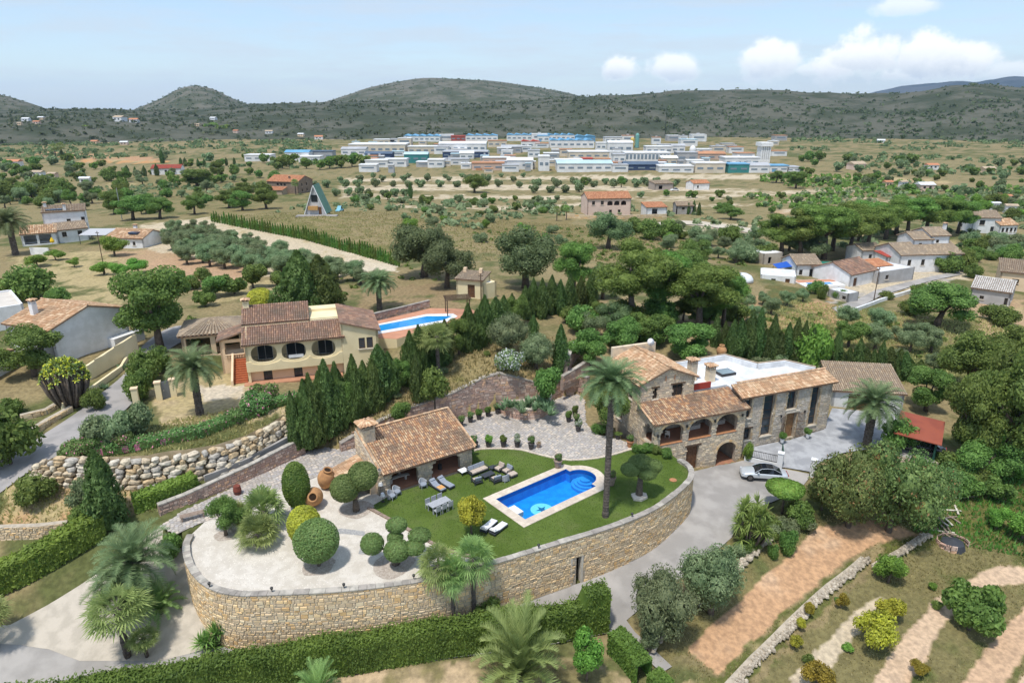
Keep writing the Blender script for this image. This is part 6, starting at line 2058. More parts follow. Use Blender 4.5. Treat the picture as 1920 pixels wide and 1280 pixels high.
wall_thing('farmyard_wall', 'white yard wall in front of the white farmhouse', farm_w, lambda s: 5.3, lambda s: 7.6, .3, m_white, m_white, 2, 1, seed=76, coping=False, proud=.003)
# green-roofed A-frame cabin
az_ = 7.5
aA, aB = G(572, 402, az_), G(612, 401, az_)
aU = math.dist(aA, aB)
AF = thing('a_frame_cabin', 'triangular cabin with green metal roof to the ground', 'cabin', (aA[0], aA[1], az_), math.atan2(aB[1] - aA[1], aB[0] - aA[0]) - R(8))
ah, ad = 8.2, 7.0
fm = MB(); fm.add([(.25, .3, -.8), (aU - .25, .3, -.8), (aU - .25, .3, .4), (aU / 2, .3, ah - .4), (.25, .3, .4)], [(0, 1, 2, 3, 4)]); fm.build('gable_wall', mat('grey_boards', (.52,.52,.52), (.44,.44,.45), scale=2, rough=.85), AF); fm = MB(); fm.add([(.25, ad, -.8), (aU - .25, ad, -.8), (aU - .25, ad, .4), (aU / 2, ad, ah - .4), (.25, ad, .4)], [(4, 3, 2, 1, 0)])
fm.build('gable_wall', MATS['grey_boards'], AF)
m_green = mat('green_roof', (.13,.25,.20), (.10,.21,.17), scale=1.2, rough=.6)
for s in (-1, 1):
 xe = -.1 if s < 0 else aU + .1
 r_ = MB()
 nx_ = s * .13
 r_.add([(xe, 0, .0), (xe, ad + .4, .0), (aU / 2, ad + .4, ah), (aU / 2, 0, ah), (xe + nx_, 0, .08), (xe + nx_, ad + .4, .08), (aU / 2, ad + .4, ah + .2), (aU / 2, 0, ah + .2)],
           [(0, 1, 2, 3), (7, 6, 5, 4), (0, 4, 5, 1), (1, 5, 6, 2), (3, 2, 6, 7), (0, 3, 7, 4)])
 ro_ = r_.build('roof', m_green, AF)
 sm_ = MB()
 for i in range(9):
  yv = .1 + i * ad / 8.5
  sm_.tube([(xe + nx_ * 1.2, yv, .1), (aU / 2 + nx_ * .3, yv, ah + .18)], .04, 4)
 sm_.build('roof_seam', m_green, ro_, kind='stuff')
 bx_ = MB(); bx_.tube([(xe, -.05, 0), (aU / 2, -.05, ah + .1)], .16, 4); bx_.build('barge_board', m_white, AF)
bx(AF, 'upper_window', m_glass, aU / 2 - .9, aU / 2 + .9, .22, .28, 3.6, 5.6)
bx(AF, 'awning', mat('tan_awning', (.50,.29,.11), rough=.9), aU / 2 - 1.9, aU / 2 + .9, -.6, .25, 1.3, 2.4); bx(AF, 'door', m_wood, aU / 2 + 1.0, aU / 2 + 1.8, .2, .28, 0, 2.1)
bx(AF, 'terrace_slab', m_conc, -2.2, aU + 3.5, -2.4, 0, -1.0, -.1)
H2('stone_villa', 'brown stone villa with orange roofs behind the A-frame cabin', (503,362), (560,364), -.5, 13, 5.4, 'gable', 2.2, mat('brown_stone', (.27,.20,.15), (.22,.165,.125), scale=.8, rough=.9), mat('orange_tile', None, pal=[(.55,.25,.13),(.50,.22,.12),(.58,.29,.16)], isl=.1, rough=.9),
   wins=winrow('f', 5.0, 1.8, 3, 3.4, 1.0, 1.2) + winrow('r', 3.0, 4.0, 2, 3.2, .9, 1.4) + winrow('r', 3.0, 4.0, 2, .6, .9, 1.4) + [('f', 1.5, .1, 1.3, 2.2)], chim=[(10.0, 3.0, 7.6)])
H2('villa_porch', 'orange tiled lean-to porch of the brown stone villa', (492,366), (530,367), -.5, 4.5, 2.4, 'shed', 1.0, mat('villa_porch_wall', (.42,.33,.24), rough=.9), MATS['orange_tile'], wins=[('f', .6, -.2, 2.4, 2.2, 'open'), ('f', 3.6, -.2, 2.4, 2.2, 'open')])
H2('pink_villa', 'pale pink two-storey villa with three arched balcony openings', (1101,404), (1182,402), 1, 9, 5.8, 'gable', 1.7, m_pink, MATS['orange_tile'],
   wins=[('f', 1.6, 3.6, 1.1, 1.4), ('f', 4.8, 3.6, 1.1, 1.4), ('f', 7.2, 3.3, 2.0, 1.6, 'arch'), ('f', 9.7, 3.3, 2.0, 1.6, 'arch'), ('f', 12.2, 3.3, 2.0, 1.6, 'arch'), ('f', 8.0, .6, 1.0, 1.2), ('f', 11.2, .6, 1.0, 1.2)])
vw = TP([(1060,408),(1120,412),(1250,408)])
zf = zl_terr(resample(vw, 3, False))
wall_thing('villa_boundary_wall', 'pale boundary wall below the pink villa', vw, lambda s: zf(s) - .3, lambda s: zf(s) + 1.3, .4, m_wallst, m_mortar, 1.2, .6, seed=77, coping=False)
H2('villa_gatehouse', 'low tiled outbuilding right of the pink villa', (1212,404), (1250,403), 1, 6, 2.8, 'shed', 1.0, m_white, MATS['orange_tile'], wins=[('f', 2.0, .1, 2.0, 2.2, 'open')])
H2('farm_shed', 'brown roofed shed right of the pink villa', (1268,398), (1300,398), 1, 6, 2.4, 'gable', 1.0, m_conc, m_tile_old, wins=[('f', 2.0, .8, 1.0, 1.0)])
H2('field_shack', 'cluttered low shack beside a parked white car in the fields', (1228,356), (1262,355), -2, 8, 3, 'shed', .8, mat('shack_grey', (.36,.31,.27), rough=.9), m_tile_old, wins=[('f', 2.0, .2, 2, 1.8, 'open')])
H2('field_house', 'low orange roofed house among the terraced fields', (1300,355), (1330,354), -2, 8, 2.8, 'gable', 1.2, m_white, MATS['orange_tile'], wins=[('f', 2, .6, 1, 1.2)])
p = T(1265, 358); car('white_car', 'white car parked by the shack in the terraced fields', p, R(10), m_white, m_cglass, 4.6, 1.8, 1.6)
H2('red_roof_house', 'house with bright red roof behind a cypress row', (284,326), (340,325), -3, 10, 3.2, 'gable', 1.8, m_white, mat('red_tile', None, pal=[(.50,.10,.07),(.45,.09,.07)], rough=.85), wins=winrow('f', 3, 5, 3, .8, 1.4, 1.4))
# right-hand hamlet
H2('hamlet_house', 'white house with brown tiled roof and raised pool terrace', (1490,524), (1536,523), 1, 7, 3.4, 'gable', 1.4, wins=[('f', .8, 1.0, .8, 1.2), ('f', 3.2, .2, 1.2, 2.1)])
t = thing('green_awning', 'dark green awning on the hamlet house', 'awning', (*G(1538, 522, 1), 1), R(4))
aw = MB(); aw.add([(0, 0, 2.4), (4.4, 0, 2.2), (4.4, 3.5, 3.0), (0, 3.5, 3.2)], [(0, 1, 2, 3)]); ao = aw.build('cloth', mat('green_cloth', (.02,.16,.11), rough=.8), t); ao.modifiers.new('s', 'SOLIDIFY').thickness = .08
for a in (.1, 4.3):
 bx(t, 'post', m_dark, a - .05, a + .05, .02, .12, 0, 2.25)
H2('flat_annex', 'low white flat-roofed annex left of the hamlet house', (1424,536), (1490,541), 1, 7, 2.4, 'flat', 0, parapet=.12, wins=[('f', 2.2, .8, .9, 1.0), ('f', 5.0, .1, .9, 1.9, 'door')])
t = thing('blue_tarpaulin', 'bright blue tarpaulin roof behind the flat annex', 'tarpaulin', (*G(1456, 521, 1), 1), R(6))
tp_ = MB(); tp_.add([(0, 0, 2.2), (4.2, 0, 2.6), (4.6, 3.0, 3.3), (.2, 3.0, 2.5)], [(0, 1, 2, 3)]); to_ = tp_.build('sheet', mat('blue_plastic', (.02,.10,.45), rough=.5), t); to_.modifiers.new('s', 'SOLIDIFY').thickness = .05
for a, b in ((.1, .1), (4.1, .1), (.3, 2.8), (4.3, 2.8)):
 bx(t, 'post', m_dark, a - .04, a + .04, b - .04, b + .04, 0, 2.2)
t = thing('hamlet_pool', 'small blue pool on a raised tiled terrace in the hamlet', 'pool', (*G(1510, 544, 1), 1), R(7))
bx(t, 'terrace', m_white, -.5, 8.5, -.6, 4.8, -.8, 1.0); bx(t, 'paving', MATS['coral_paving'], -.3, 8.3, 2.4, 4.6, 1.003, 1.03); bx(t, 'coping', m_wcush, .6, 6.8, .1, 2.3, 1.003, 1.06); bx(t, 'water', MATS['villa_pool_blue'], 1.0, 6.4, .4, 2.0, 1.064, 1.075)
H2('brown_roof_barn', 'barn with large brown tile roof in the middle of the hamlet', (1592,541), (1640,530), 1, 9, 3.0, 'gable', 1.8, rm=m_tile3, wins=[('f', 1.2, .1, 1.3, 2.0, 'door')])
H2('orange_lean_to', 'small orange tiled lean-to between barn and grey store', (1632,524), (1668,520), 1, 4, 2.8, 'shed', .7, rm=MATS['orange_tile'], wins=[('f', 1.0, .8, .8, 1.0)])
H2('grey_store', 'long grey flat-roofed store in the hamlet', (1645,534), (1711,524), 1, 7, 2.7, 'flat', 0, mat('grey_render', (.45,.44,.43), (.38,.37,.36), scale=.5, rough=.9), parapet=.12, wins=[('f', 2.2, .9, 1.0, 1.0)])
H2('large_white_farm', 'large white farmhouse with two raised tiled upper storeys', (1684,508), (1800,505), 1, 10, 3.8, 'gable', 1.8, wins=winrow('f', 2.0, 3.4, 4, 1.2, .9, 1.4))
H2('farm_upper_storey', 'left raised storey of the large white farmhouse', (1704,500), (1740,499), 1, 6, 6.6, 'gable', 1.2, wins=[('f', 1.5, 4.9, .8, .8)])
H2('farm_upper_storey', 'right raised storey of the large white farmhouse with chimney', (1735,499), (1770,498), 1, 7, 7.4, 'gable', 1.3, wins=[('f', 1.5, 5.6, .8, .8)], chim=[(5.0, 2.5, 9.8)])
H2('red_roof_shed', 'small shed with crimson roof in the hamlet', (1660,502), (1686,500), 1, 4, 2.6, 'shed', .6, rm=MATS['red_tile'], wins=[('f', .8, .6, .8, 1.0)])
H2('small_grey_hut', 'small grey hut with pale sheet roof below the hamlet', (1550,562), (1588,572), 1, 3.2, 2.2, 'flat', 0, MATS['grey_render'], parapet=.06, wins=[('f', 3.2, .9, .8, .7)])
H2('rear_white_house', 'white house end behind the palm in the hamlet', (1614,492), (1652,490), 1, 6, 3.0, 'gable', 1.0, wins=[('f', 2.0, .9, .9, 1.0)])
H2('stone_ruin', 'small pale roofless ruin left of the hamlet', (1430,497), (1466,494), 2, 5, 2.6, 'flat', 0, mat('ruin_stone', (.52,.46,.38), (.44,.38,.31), scale=.7, rough=.95), parapet=.1, wins=[('f', 1.4, .2, .9, 1.6, 'open')])
H2('peach_building', 'peach building with tiled roof at the right edge', (1870,540), (1945,548), 1, 9, 3.6, 'shed', 1.2, m_peach, wins=[('f', 2.2, 1.4, 1.2, .9)])
H2('grey_gable_house', 'grey house with pale gabled roof at the right edge', (1816,566), (1890,577), 1, 8, 3.0, 'gable', 1.4, MATS['grey_render'], mat('pale_sheet_tile', None, pal=[(.56,.53,.49),(.50,.47,.43),(.60,.57,.53)], isl=.06, rough=.9), wins=[('f', 1.6, .9, .7, .7), ('f', 5.6, .4, .9, 1.4), ('r', 2.0, .8, 1.0, 1.2)])
H2('white_villa', 'white villa with several tiled wings right of the pine grove', (1820,437), (1872,438), -1, 9, 5.0, 'gable', 1.6, rm=m_tile_old, wins=[('f', 2.0, 2.6, 1.6, 1.6), ('f', 5.6, .6, 2.2, 1.6), ('l', 2, .8, 1, 1.2)])
H2('white_villa_wing', 'lower wing of the white villa with a window row', (1872,440), (1905,439), -1, 7, 3.0, 'gable', 1.4, rm=m_tile2, wins=winrow('f', .8, 1.5, 4, .7, .9, 1.4))
hw2 = TP([(1590,590),(1650,567),(1700,552),(1745,540)])
zf2 = zl_terr(resample(hw2, 2, False))
wall_thing('white_boundary_wall', 'long low white wall beside the hamlet drive', hw2, lambda s: zf2(s) - .5, lambda s: zf2(s) + .7, .35, m_white, m_white, 2.2, 1.0, seed=78, coping=False, proud=.003)
dm = MB()
dm.lathe([(2.3, 0), (2.2, .6), (1.8, 1.2), (1.0, 1.6), (.05, 1.75)], 18)
dm.build('white_dome', mat('white_plastic', (.72,.74,.77), rough=.5), None, smooth=True, loc=T(1391, 527), label='white plastic dome tent in the red soil left of the hamlet', cat='tent')
# ------------------------------------------------------------------ vegetation: shared leaf meshes, one object per plant
LM = {k: leafmat('leaf_' + k, d, l, *x) for k, d, l, *x in [
 ('oak', (.078,.125,.046), (.255,.330,.140)), ('pine', (.100,.180,.036), (.295,.430,.085)), ('olive', (.130,.205,.085), (.370,.455,.230)), ('broad', (.082,.155,.030), (.270,.390,.085)),
 ('bright', (.108,.227,.033), (.317,.514,.078)), ('leyland', (.070,.125,.028), (.215,.305,.080)), ('cypress', (.062,.120,.030), (.205,.295,.080)), ('gold', (.236,.227,.033), (.663,.598,.056)), ('palm', (.087,.150,.056), (.287,.380,.166)),
 ('fan', (.138,.228,.060), (.446,.576,.193)), ('hedge', (.074,.160,.027), (.225,.376,.061)), ('rust', (.085,.150,.040), (.270,.365,.105), .3, .16, (.304,.175,.070), .04), ('topiary', (.110,.200,.050), (.290,.430,.130)), ('hill', (.060,.088,.034), (.150,.185,.080)),
 ('pink', (.076,.160,.036), (.225,.343,.097), .18, .1, (.800,.288,.442), .05), ('white', (.108,.183,.057), (.298,.414,.166), .18, .1, (.800,.800,.800), .30), ('yucca', (.117,.205,.043), (.402,.529,.131)),
 ('agave', (.130,.230,.110), (.300,.430,.230)), ('red', (.355,.089,.044), (.752,.221,.111)), ('yellowtip', (.108,.183,.042), (.297,.391,.116), .15, .1, (.800,.800,.089), .34), ('grass', (.221,.209,.066), (.576,.498,.233)), ('magenta', (.442,.044,.355), (.800,.111,.752)), ('crimson', (.800,.066,.111), (.800,.177,.221))]}
def unit(v):
 return v / np.maximum(np.linalg.norm(v, axis=1, keepdims=True), 1e-9)
def quads(rg, P, N, size, asp=.5, bend=.0):
 n = len(P)
 u = unit(np.cross(N, rg.normal(size=(n, 3))))
 v = np.cross(N, u)
 s = (size * rg.uniform(.55, 1.4, n))[:, None]
 V = np.stack([P - u * s * .5, P - v * s * asp * .5 + N * s * bend, P + u * s * .5, P + v * s * asp * .5 + N * s * bend], 1).reshape(-1, 3)
 return V
def qf(V):
 return np.arange(len(V)).reshape(-1, 4)
def crown(rg, lobes, n, size, asp=.55, shell=.3, outw=.5, core=True, flat=1.0):
 lobes = np.array(lobes, float)           # x y z rx ry rz
 w = (lobes[:, 3] * lobes[:, 5]); w = w / w.sum()
 i = rg.choice(len(lobes), n, p=w)
 d = unit(rg.normal(size=(n, 3)))
 k = 1 - shell * rg.uniform(0, 1, n) ** 1.5
 P = lobes[i, :3] + d * lobes[i, 3:6] * k[:, None]
 N = unit(d * outw + rg.normal(size=(n, 3)) * (1 - outw) + np.array([0, 0, .25 * flat]))
 V = [quads(rg, P, N, size, asp, .12)]
 if core:
  m = max(40, n // 4)
  i = rg.choice(len(lobes), m, p=w)
  d = unit(rg.normal(size=(m, 3)))
  V.append(quads(rg, lobes[i, :3] + d * lobes[i, 3:6] * .6, d, size * 1.9, .9))
 return np.concatenate(V)
def trunk(h, r, limbs, rg, lean=.08, mb=None):
 mb = mb or MB()
 p1 = Vector((rg.normal() * lean * h, rg.normal() * lean * h, h))
 mb.tube([(0, 0, -.4), (p1.x * .3, p1.y * .3, h * .5), tuple(p1)], [r * 1.35, r, r * .75], 7)
 for q in limbs:
  q = Vector(q)
  mid = p1.lerp(q, .5) + Vector((rg.normal() * .1, rg.normal() * .1, -.05 * h))
  mb.tube([tuple(p1 - Vector((0, 0, .1))), tuple(mid), tuple(q)], [r * .65, r * .42, r * .16], 5)
 return mb
PROTO = {}
def mesh_of(V, m, F=None):
 o = npmesh('leaves', V, qf(V) if F is None else F, m, link=False)
 me = o.data
 bpy.data.objects.remove(o)
 return me
def mesh_mb(mb, m, smooth=True):
 me = bpy.data.meshes.new('wood')
 me.from_pydata(mb.v, [], mb.f)
 me.materials.append(m)
 me.polygons.foreach_set('use_smooth', [smooth] * len(me.polygons))
 return me
def rlobes(rg, n, R_, H_, z0, r0, flat=.8, top=1.0):
 """lobes filling an ellipsoid of radius R_, height H_ above z0"""
 L_ = []
 for i in range(n):
  d = unit(rg.normal(size=(1, 3)))[0]
  d[2] = d[2] * .9 + .05
  q = rg.uniform(.45, .8)
  r = r0 * rg.uniform(.7, 1.25)
  L_.append((d[0] * R_ * q, d[1] * R_ * q, z0 + H_ * .5 + d[2] * H_ * .5 * q * top, r, r, r * flat))
 return L_
def mk(kind, seed, R_, H_, th, tr, nl, r0, n, size, leaf, asp=.55, flat=.8, **kw):
 rg = np.random.default_rng(seed)
 lb = rlobes(rg, nl, R_, H_, th, r0, flat)
 tm = trunk(th + H_ * .25, tr, [(l[0] * .8, l[1] * .8, l[2]) for l in lb[:6]], rg)
 PROTO.setdefault(kind, []).append(([('trunk', mesh_mb(tm, m_bark)), ('crown', mesh_of(crown(rg, lb, n, size, asp, **kw), LM[leaf]))], th + H_, 2 * R_))
for s in (1, 2, 3):
 mk('oak', s, 3.6, 5.2, 1.2, .35, 18, 1.35, 9000, .24, 'oak')
 mk('broad', s + 10, 3.0, 5.4, .9, .26, 15, 1.15, 9500, .23, 'broad')
 mk('olive', s + 20, 1.9, 2.9, .9, .2, 10, .85, 5200, .2, 'olive', .4)
 mk('pine', s + 30, 3.5, 7.4, 2.2, .28, 22, 1.35, 10000, .34, 'pine', .26, .62)
mk('olive_dense', 27, 2.3, 3.5, .25, .2, 20, .95, 9500, .17, 'olive', .4)
mk('olive_dense', 29, 2.3, 3.4, .25, .2, 20, .95, 9500, .17, 'olive', .4)
for s in (1, 2):
 mk('bright', s + 40, 1.4, 2.2, .6, .1, 8, .7, 2600, .19, 'bright')
 mk('gold', s + 50, 1.2, 1.7, .35, .08, 7, .6, 2200, .17, 'gold')
 mk('rust', s + 60, 3.8, 4.6, .6, .25, 20, 1.25, 10000, .22, 'rust')
 mk('fig', s + 70, 2.0, 2.1, .5, .13, 11, .75, 3600, .25, 'broad', .7)
 for nm, lf in (('bush', 'broad'), ('oleander', 'pink'), ('grey_bush', 'olive'), ('white_bush', 'white'), ('lime_bush', 'bright')):
  mk(nm, s + 80 + len(nm), .95, 1.35, .05, .05, 8, .52, 2200, .15, lf)
def mk_cone(kind, seed, R_, H_, n, size, leaf, taper=.8, asp=.4, tips=0):
 rg = np.random.default_rng(seed)
 z = rg.uniform(0, 1, n) ** 1.15
 a = rg.uniform(0, 2 * np.pi, n)
 prof = np.where(z < .25, .7 + 1.2 * z, 1.0 - ((z - .25) / .75) ** (1.0 + taper) * .97)
 ridg = 1 + .16 * np.sin(a * 5 + z * 9) + .10 * np.sin(a * 9 - z * 17)
 r = R_ * prof * ridg * (1 + .25 * np.sin(a * 2 + seed) * np.sin(z * 7 + seed)) * (1 - .3 * rg.uniform(0, 1, n) ** 2)
 P = np.c_[r * np.cos(a), r * np.sin(a), .1 + z * H_]
 N = unit(np.c_[np.cos(a), np.sin(a), np.full(n, .1)] + rg.normal(size=(n, 3)) * .45)
 up = np.array([0, 0, 1.0])[None] + rg.normal(size=(n, 3)) * .28
 u = unit(up - N * (up * N).sum(1)[:, None]); v = np.cross(N, u)
 s = (size * rg.uniform(.6, 1.5, n))[:, None]
 V = np.stack([P - u * s * .5, P - v * s * asp * .5, P + u * s * .6 + N * s * .15, P + v * s * asp * .5], 1).reshape(-1, 3)
 m = 160
 z2 = rg.uniform(.03, .8, m); a2 = rg.uniform(0, 6.28, m)
 p2 = np.where(z2 < .25, .7 + 1.2 * z2, 1.0 - ((z2 - .25) / .75) ** (1.0 + taper))
 V2 = quads(rg, np.c_[R_ * .55 * p2 * np.cos(a2), R_ * .55 * p2 * np.sin(a2), z2 * H_], unit(np.c_[np.cos(a2), np.sin(a2), a2 * 0]), R_ * .8, 1.4)
 tm = MB().tube([(0, 0, -.3), (0, 0, H_ * .5)], [R_ * .18, R_ * .06], 6)
 PROTO.setdefault(kind, []).append(([('trunk', mesh_mb(tm, m_bark)), ('crown', mesh_of(np.concatenate([V, V2]), LM[leaf]))], H_ + .1, 2 * R_))
for s in (1, 2, 3):
 mk_cone('cypress', s, .85, 6.0, 5200, .22, 'cypress', .9)
 mk_cone('leyland', s + 5, 1.55, 6.5, 8000, .27, 'leyland', .35, .4)
mk_cone('sapling', 4, .33, 2.6, 240, .3, 'hedge', .7, .5)
for s in (1, 2):      # far trees, few leaves
 for nm, lf, fl in (('far_tree', 'broad', .8), ('far_olive', 'olive', .8), ('far_pine', 'pine', .6)):
  mk(nm, s + 130, 2.3, 3.4, .5, .16, 9, 1.15, 420, .85, lf, .7, fl)
def blades(rg, n, ln, wd, up0, up1, droop, base=(0, 0, 0), seg=2):
 """rosette of tapering blades as triangles strips; returns V, F(4)"""
 V = []
 for i in range(n):
  a, e = rg.uniform(0, 6.283), R(rg.uniform(up0, up1))
  l, w = ln * rg.uniform(.75, 1.1), wd
  d = np.array([math.cos(a) * math.cos(e), math.sin(a) * math.cos(e), math.sin(e)])
  sd = np.array([-math.sin(a), math.cos(a), 0])
  p0 = np.array(base); p1 = p0 + d * l * .55; p2 = p0 + d * l + np.array([0, 0, -droop * l])
  V += [p0 - sd * w * .5, p0 + sd * w * .5, p1 + sd * w * .6, p1 - sd * w * .6, p1 - sd * w * .6, p1 + sd * w * .6, p2 + sd * w * .06, p2 - sd * w * .06]
 return np.array(V)
def date_palm(kind, seed, th, fl, nf, tr=.25, droop=.55, fruit=False, leaf='palm', lw=.05, erect=0, sag=-18):
 rg = np.random.default_rng(seed)
 V = []
 for i in range(nf):
  a = i * 2.39996 + rg.uniform(-.2, .2)
  e0 = R(np.interp(i / nf, [0, 1], [82, sag + erect]) + rg.uniform(-6, 6))
  l = fl * rg.uniform(.85, 1.08)
  K = 9
  pts, tan = [], []
  p, e = np.array([0, 0, th]), e0
  h = np.array([math.cos(a), math.sin(a), 0])
  for k in range(K + 1):
   d = h * math.cos(e) + np.array([0, 0, math.sin(e)])
   pts.append(p); tan.append(d)
   p = p + d * l / K
   e -= droop * 2.2 / K * (0.5 + k / K)
  sd = np.array([-math.sin(a), math.cos(a), 0])
  for k in range(K):
   for j in range(6):
    f = (k + j / 6) / K
    q = pts[k] + (pts[k + 1] - pts[k]) * j / 6
    t_ = tan[k]
    ll = fl * .21 * math.sin(math.pi * min(1, .12 + f * .86)) ** .6 * rg.uniform(.85, 1.1)
    nn = np.cross(sd, t_)
    for s_ in (-1, 1):
     tip = q + (sd * s_ * .72 + t_ * .62 + nn * (-.25) + rg.normal(size=3) * .06) * ll
     w_ = t_ * fl * .0085
     V += [q - w_, q + w_, tip + w_ * .3, tip - w_ * .3]
  for k in range(K):
   w_ = sd * fl * .012 * (1 - k / K * .7)
   V += [pts[k] - w_, pts[k] + w_, pts[k + 1] + w_ * .8, pts[k + 1] - w_ * .8]
 n_old = 0
 tm = MB()
 K = max(4, int(th / .28))
 prof = []
 for k in range(K):
  z = th * k / K
  prof += [(tr * (1.25 if k < 2 else 1.0) * rg.uniform(.96, 1.04), z - (.4 if k == 0 else 0)), (tr * 1.1 * rg.uniform(.98, 1.06), z + th / K * .85)]
 prof.append((tr * 1.35, th)); prof.append((tr * .4, th + fl * .12))
 tm.lathe(prof, 10)
 parts = [('trunk', mesh_mb(tm, m_palmbark, False)), ('crown', mesh_of(np.array(V), LM[leaf]))]
 if fruit:
  fv = []
  for i in range(12):
   a = i * 6.283 / 12
   for j in range(60):
    fv.append(np.array([0, 0, th - .1]) + np.array([math.cos(a), math.sin(a), 0]) * rg.uniform(.25, 1.1) + rg.normal(size=3) * .14 + np.array([0, 0, -.2 + rg.uniform(-.3, .25)]))
  fv = np.array(fv)
  parts.append(('fruit', mesh_of(quads(rg, fv, unit(rg.normal(size=fv.shape)), .22, .6), LM['gold'])))
 PROTO.setdefault(kind, []).append((parts, th + fl * .85, fl * 2))
date_palm('tall_palm', 1, 12.5, 3.05, 58, .25, .7, True, erect=6)
date_palm('date_palm', 2, 3.6, 3.5, 46, .3, .75, erect=12)
date_palm('date_palm', 6, 3.4, 3.3, 42, .3, .85, erect=6)
date_palm('canary_palm', 3, 4.6, 3.0, 66, .36, .7)
date_palm('canary_palm', 5, 4.4, 3.0, 60, .36, .75)
date_palm('low_palm', 4, .5, 3.2, 44, .25, .6, erect=30, leaf='fan')
def fan_palm(kind, seed, th, fl, nf, tr=.16, sag=-45):
 rg = np.random.default_rng(seed)
 V = []
 for i in range(nf):
  a = i * 2.39996 + rg.uniform(-.3, .3)
  e = R(np.interp(i / nf, [0, 1], [75, sag]) + rg.uniform(-9, 9))
  d = np.array([math.cos(a) * math.cos(e), math.sin(a) * math.cos(e), math.sin(e)])
  sd = np.array([-math.sin(a), math.cos(a), 0]); nn = np.cross(sd, d)
  b = np.array([0, 0, th]); q = b + d * fl * .55
  V += [b - sd * .03, b + sd * .03, q + sd * .02, q - sd * .02]
  K = 15
  for k in range(K):
   t0, t1 = [R(-105 + 210 * (k + z) / K) for z in (0, .62)]
   l = fl * .62 * rg.uniform(.7, 1.12)
   tm_ = (t0 + t1) / 2
   mid = lambda t, r: q + (d * math.cos(t) + sd * math.sin(t)) * l * r - nn * (r * r * .12) * l + np.array([0, 0, -.3 * r ** 3 * l])
   V += [q, mid(t0, .6), mid(tm_, 1.0), mid(t1, .6)]
 tm = MB()
 prof = [(tr * 1.5, -.4)]
 K = max(3, int(th / .3))
 for k in range(K):
  prof.append((tr * rg.uniform(.9, 1.15), th * k / K)); prof.append((tr * rg.uniform(1.0, 1.25), th * (k + .8) / K))
 prof.append((tr * 1.7, th * .97)); prof.append((tr * .5, th + .1))
 tm.lathe(prof, 9)
 PROTO.setdefault(kind, []).append(([('trunk', mesh_mb(tm, m_palmbark, False)), ('crown', mesh_of(np.array(V), LM['fan']))], th + fl * .9, fl * 2))
for s in (1, 2, 3):
 fan_palm('fan_palm', s, 4.2, 1.55, 40)
 fan_palm('dwarf_palm', s + 5, .5, 1.0, 46, .14, -10)
def rosette(kind, seed, heads, n, ln, wd, leaf, up0=10, up1=85, droop=.15):
 rg = np.random.default_rng(seed)
 V, tm = [], MB()
 for (x, y, z) in heads:
  V.append(blades(rg, n, ln, wd, up0, up1, droop, (x, y, z)))
  if z > .15:
   tm.tube([(x * .3, y * .3, -.2), (x * .8, y * .8, z * .5), (x, y, z)], [.12, .09, .09], 6)
 V = np.concatenate(V)
 parts = [('crown', mesh_of(V, LM[leaf]))]
 if tm.v:
  parts.insert(0, ('trunk', mesh_mb(tm, m_bark)))
 hs = max(h[2] for h in heads) + ln
 PROTO.setdefault(kind, []).append((parts, hs, max(.5, 2 * (max(math.hypot(h[0], h[1]) for h in heads) + ln * .8))))
rg_ = random.Random(3)
rosette('yucca', 1, [(rg_.uniform(-1.1, 1.1), rg_.uniform(-1.1, 1.1), rg_.uniform(.7, 2.6)) for _ in range(26)], 44, .85, .07, 'yucca', -35, 85, .1)
rosette('yucca_low', 2, [(rg_.uniform(-.8, .8), rg_.uniform(-.5, .5), rg_.uniform(.1, .9)) for _ in range(5)], 60, 1.0, .075, 'yucca', 0, 85, .12)
rosette('agave', 3, [(0, 0, .05), (.5, .3, .03), (-.5, .2, .02), (.1, -.5, .02)], 16, .65, .14, 'agave', 15, 80, -.05)
rosette('euphorbia', 4, [(r * math.cos(a), r * math.sin(a), 1.2 + 1.7 * math.sqrt(max(0, 1 - (r / 1.6) ** 2))) for r, a in [(1.55 * math.sqrt(rg_.random()), rg_.uniform(0, 6.28)) for _ in range(110)]], 16, .3, .1, 'yellowtip', -20, 80, .1)
rosette('grass_tuft', 5, [(0, 0, 0)], 26, .5, .03, 'grass', 40, 88, .25)
def topiary(kind, seed, lobes, th, tr, n, size, leaf, limbs=True, core=True):
 rg = np.random.default_rng(seed)
 V = crown(rg, lobes, n, size, .6, .07, .75, False)
 parts = []
 tm = trunk(th, tr, [l[:3] for l in lobes] if limbs else [], rg, .02)
 parts.append(('trunk', mesh_mb(tm, m_bark)))
 parts.append(('crown', mesh_of(V, LM[leaf])))
 cm = bpy.data.meshes.new('core')
 bm = bmesh.new()
 for l in lobes:
  bmesh.ops.create_icosphere(bm, subdivisions=2, radius=1, matrix=Matrix.Translation(l[:3]) @ Matrix.Diagonal((l[3] * .93, l[4] * .93, l[5] * .93, 1)))
 bm.to_mesh(cm); bm.free()
 cm.materials.append(LM[leaf])
 cm.polygons.foreach_set('use_smooth', [True] * len(cm.polygons))
 parts.append(('inner_foliage', cm))
 hs = max(l[2] + l[5] for l in lobes); ws = 2 * max(abs(l[0]) + l[3] for l in lobes)
 PROTO.setdefault(kind, []).append((parts, hs, ws))
topiary('ball_tree', 1, [(0, 0, 2.05, 1.55, 1.55, 1.5)], 1.0, .1, 6500, .13, 'topiary', False)
topiary('egg_shrub', 2, [(0, 0, 1.75, .95, .95, 1.7)], .3, .1, 4600, .14, 'hedge', False)
topiary('egg_shrub_low', 3, [(0, 0, 1.15, 1.05, 1.05, 1.15)], .2, .1, 3800, .14, 'gold', False)
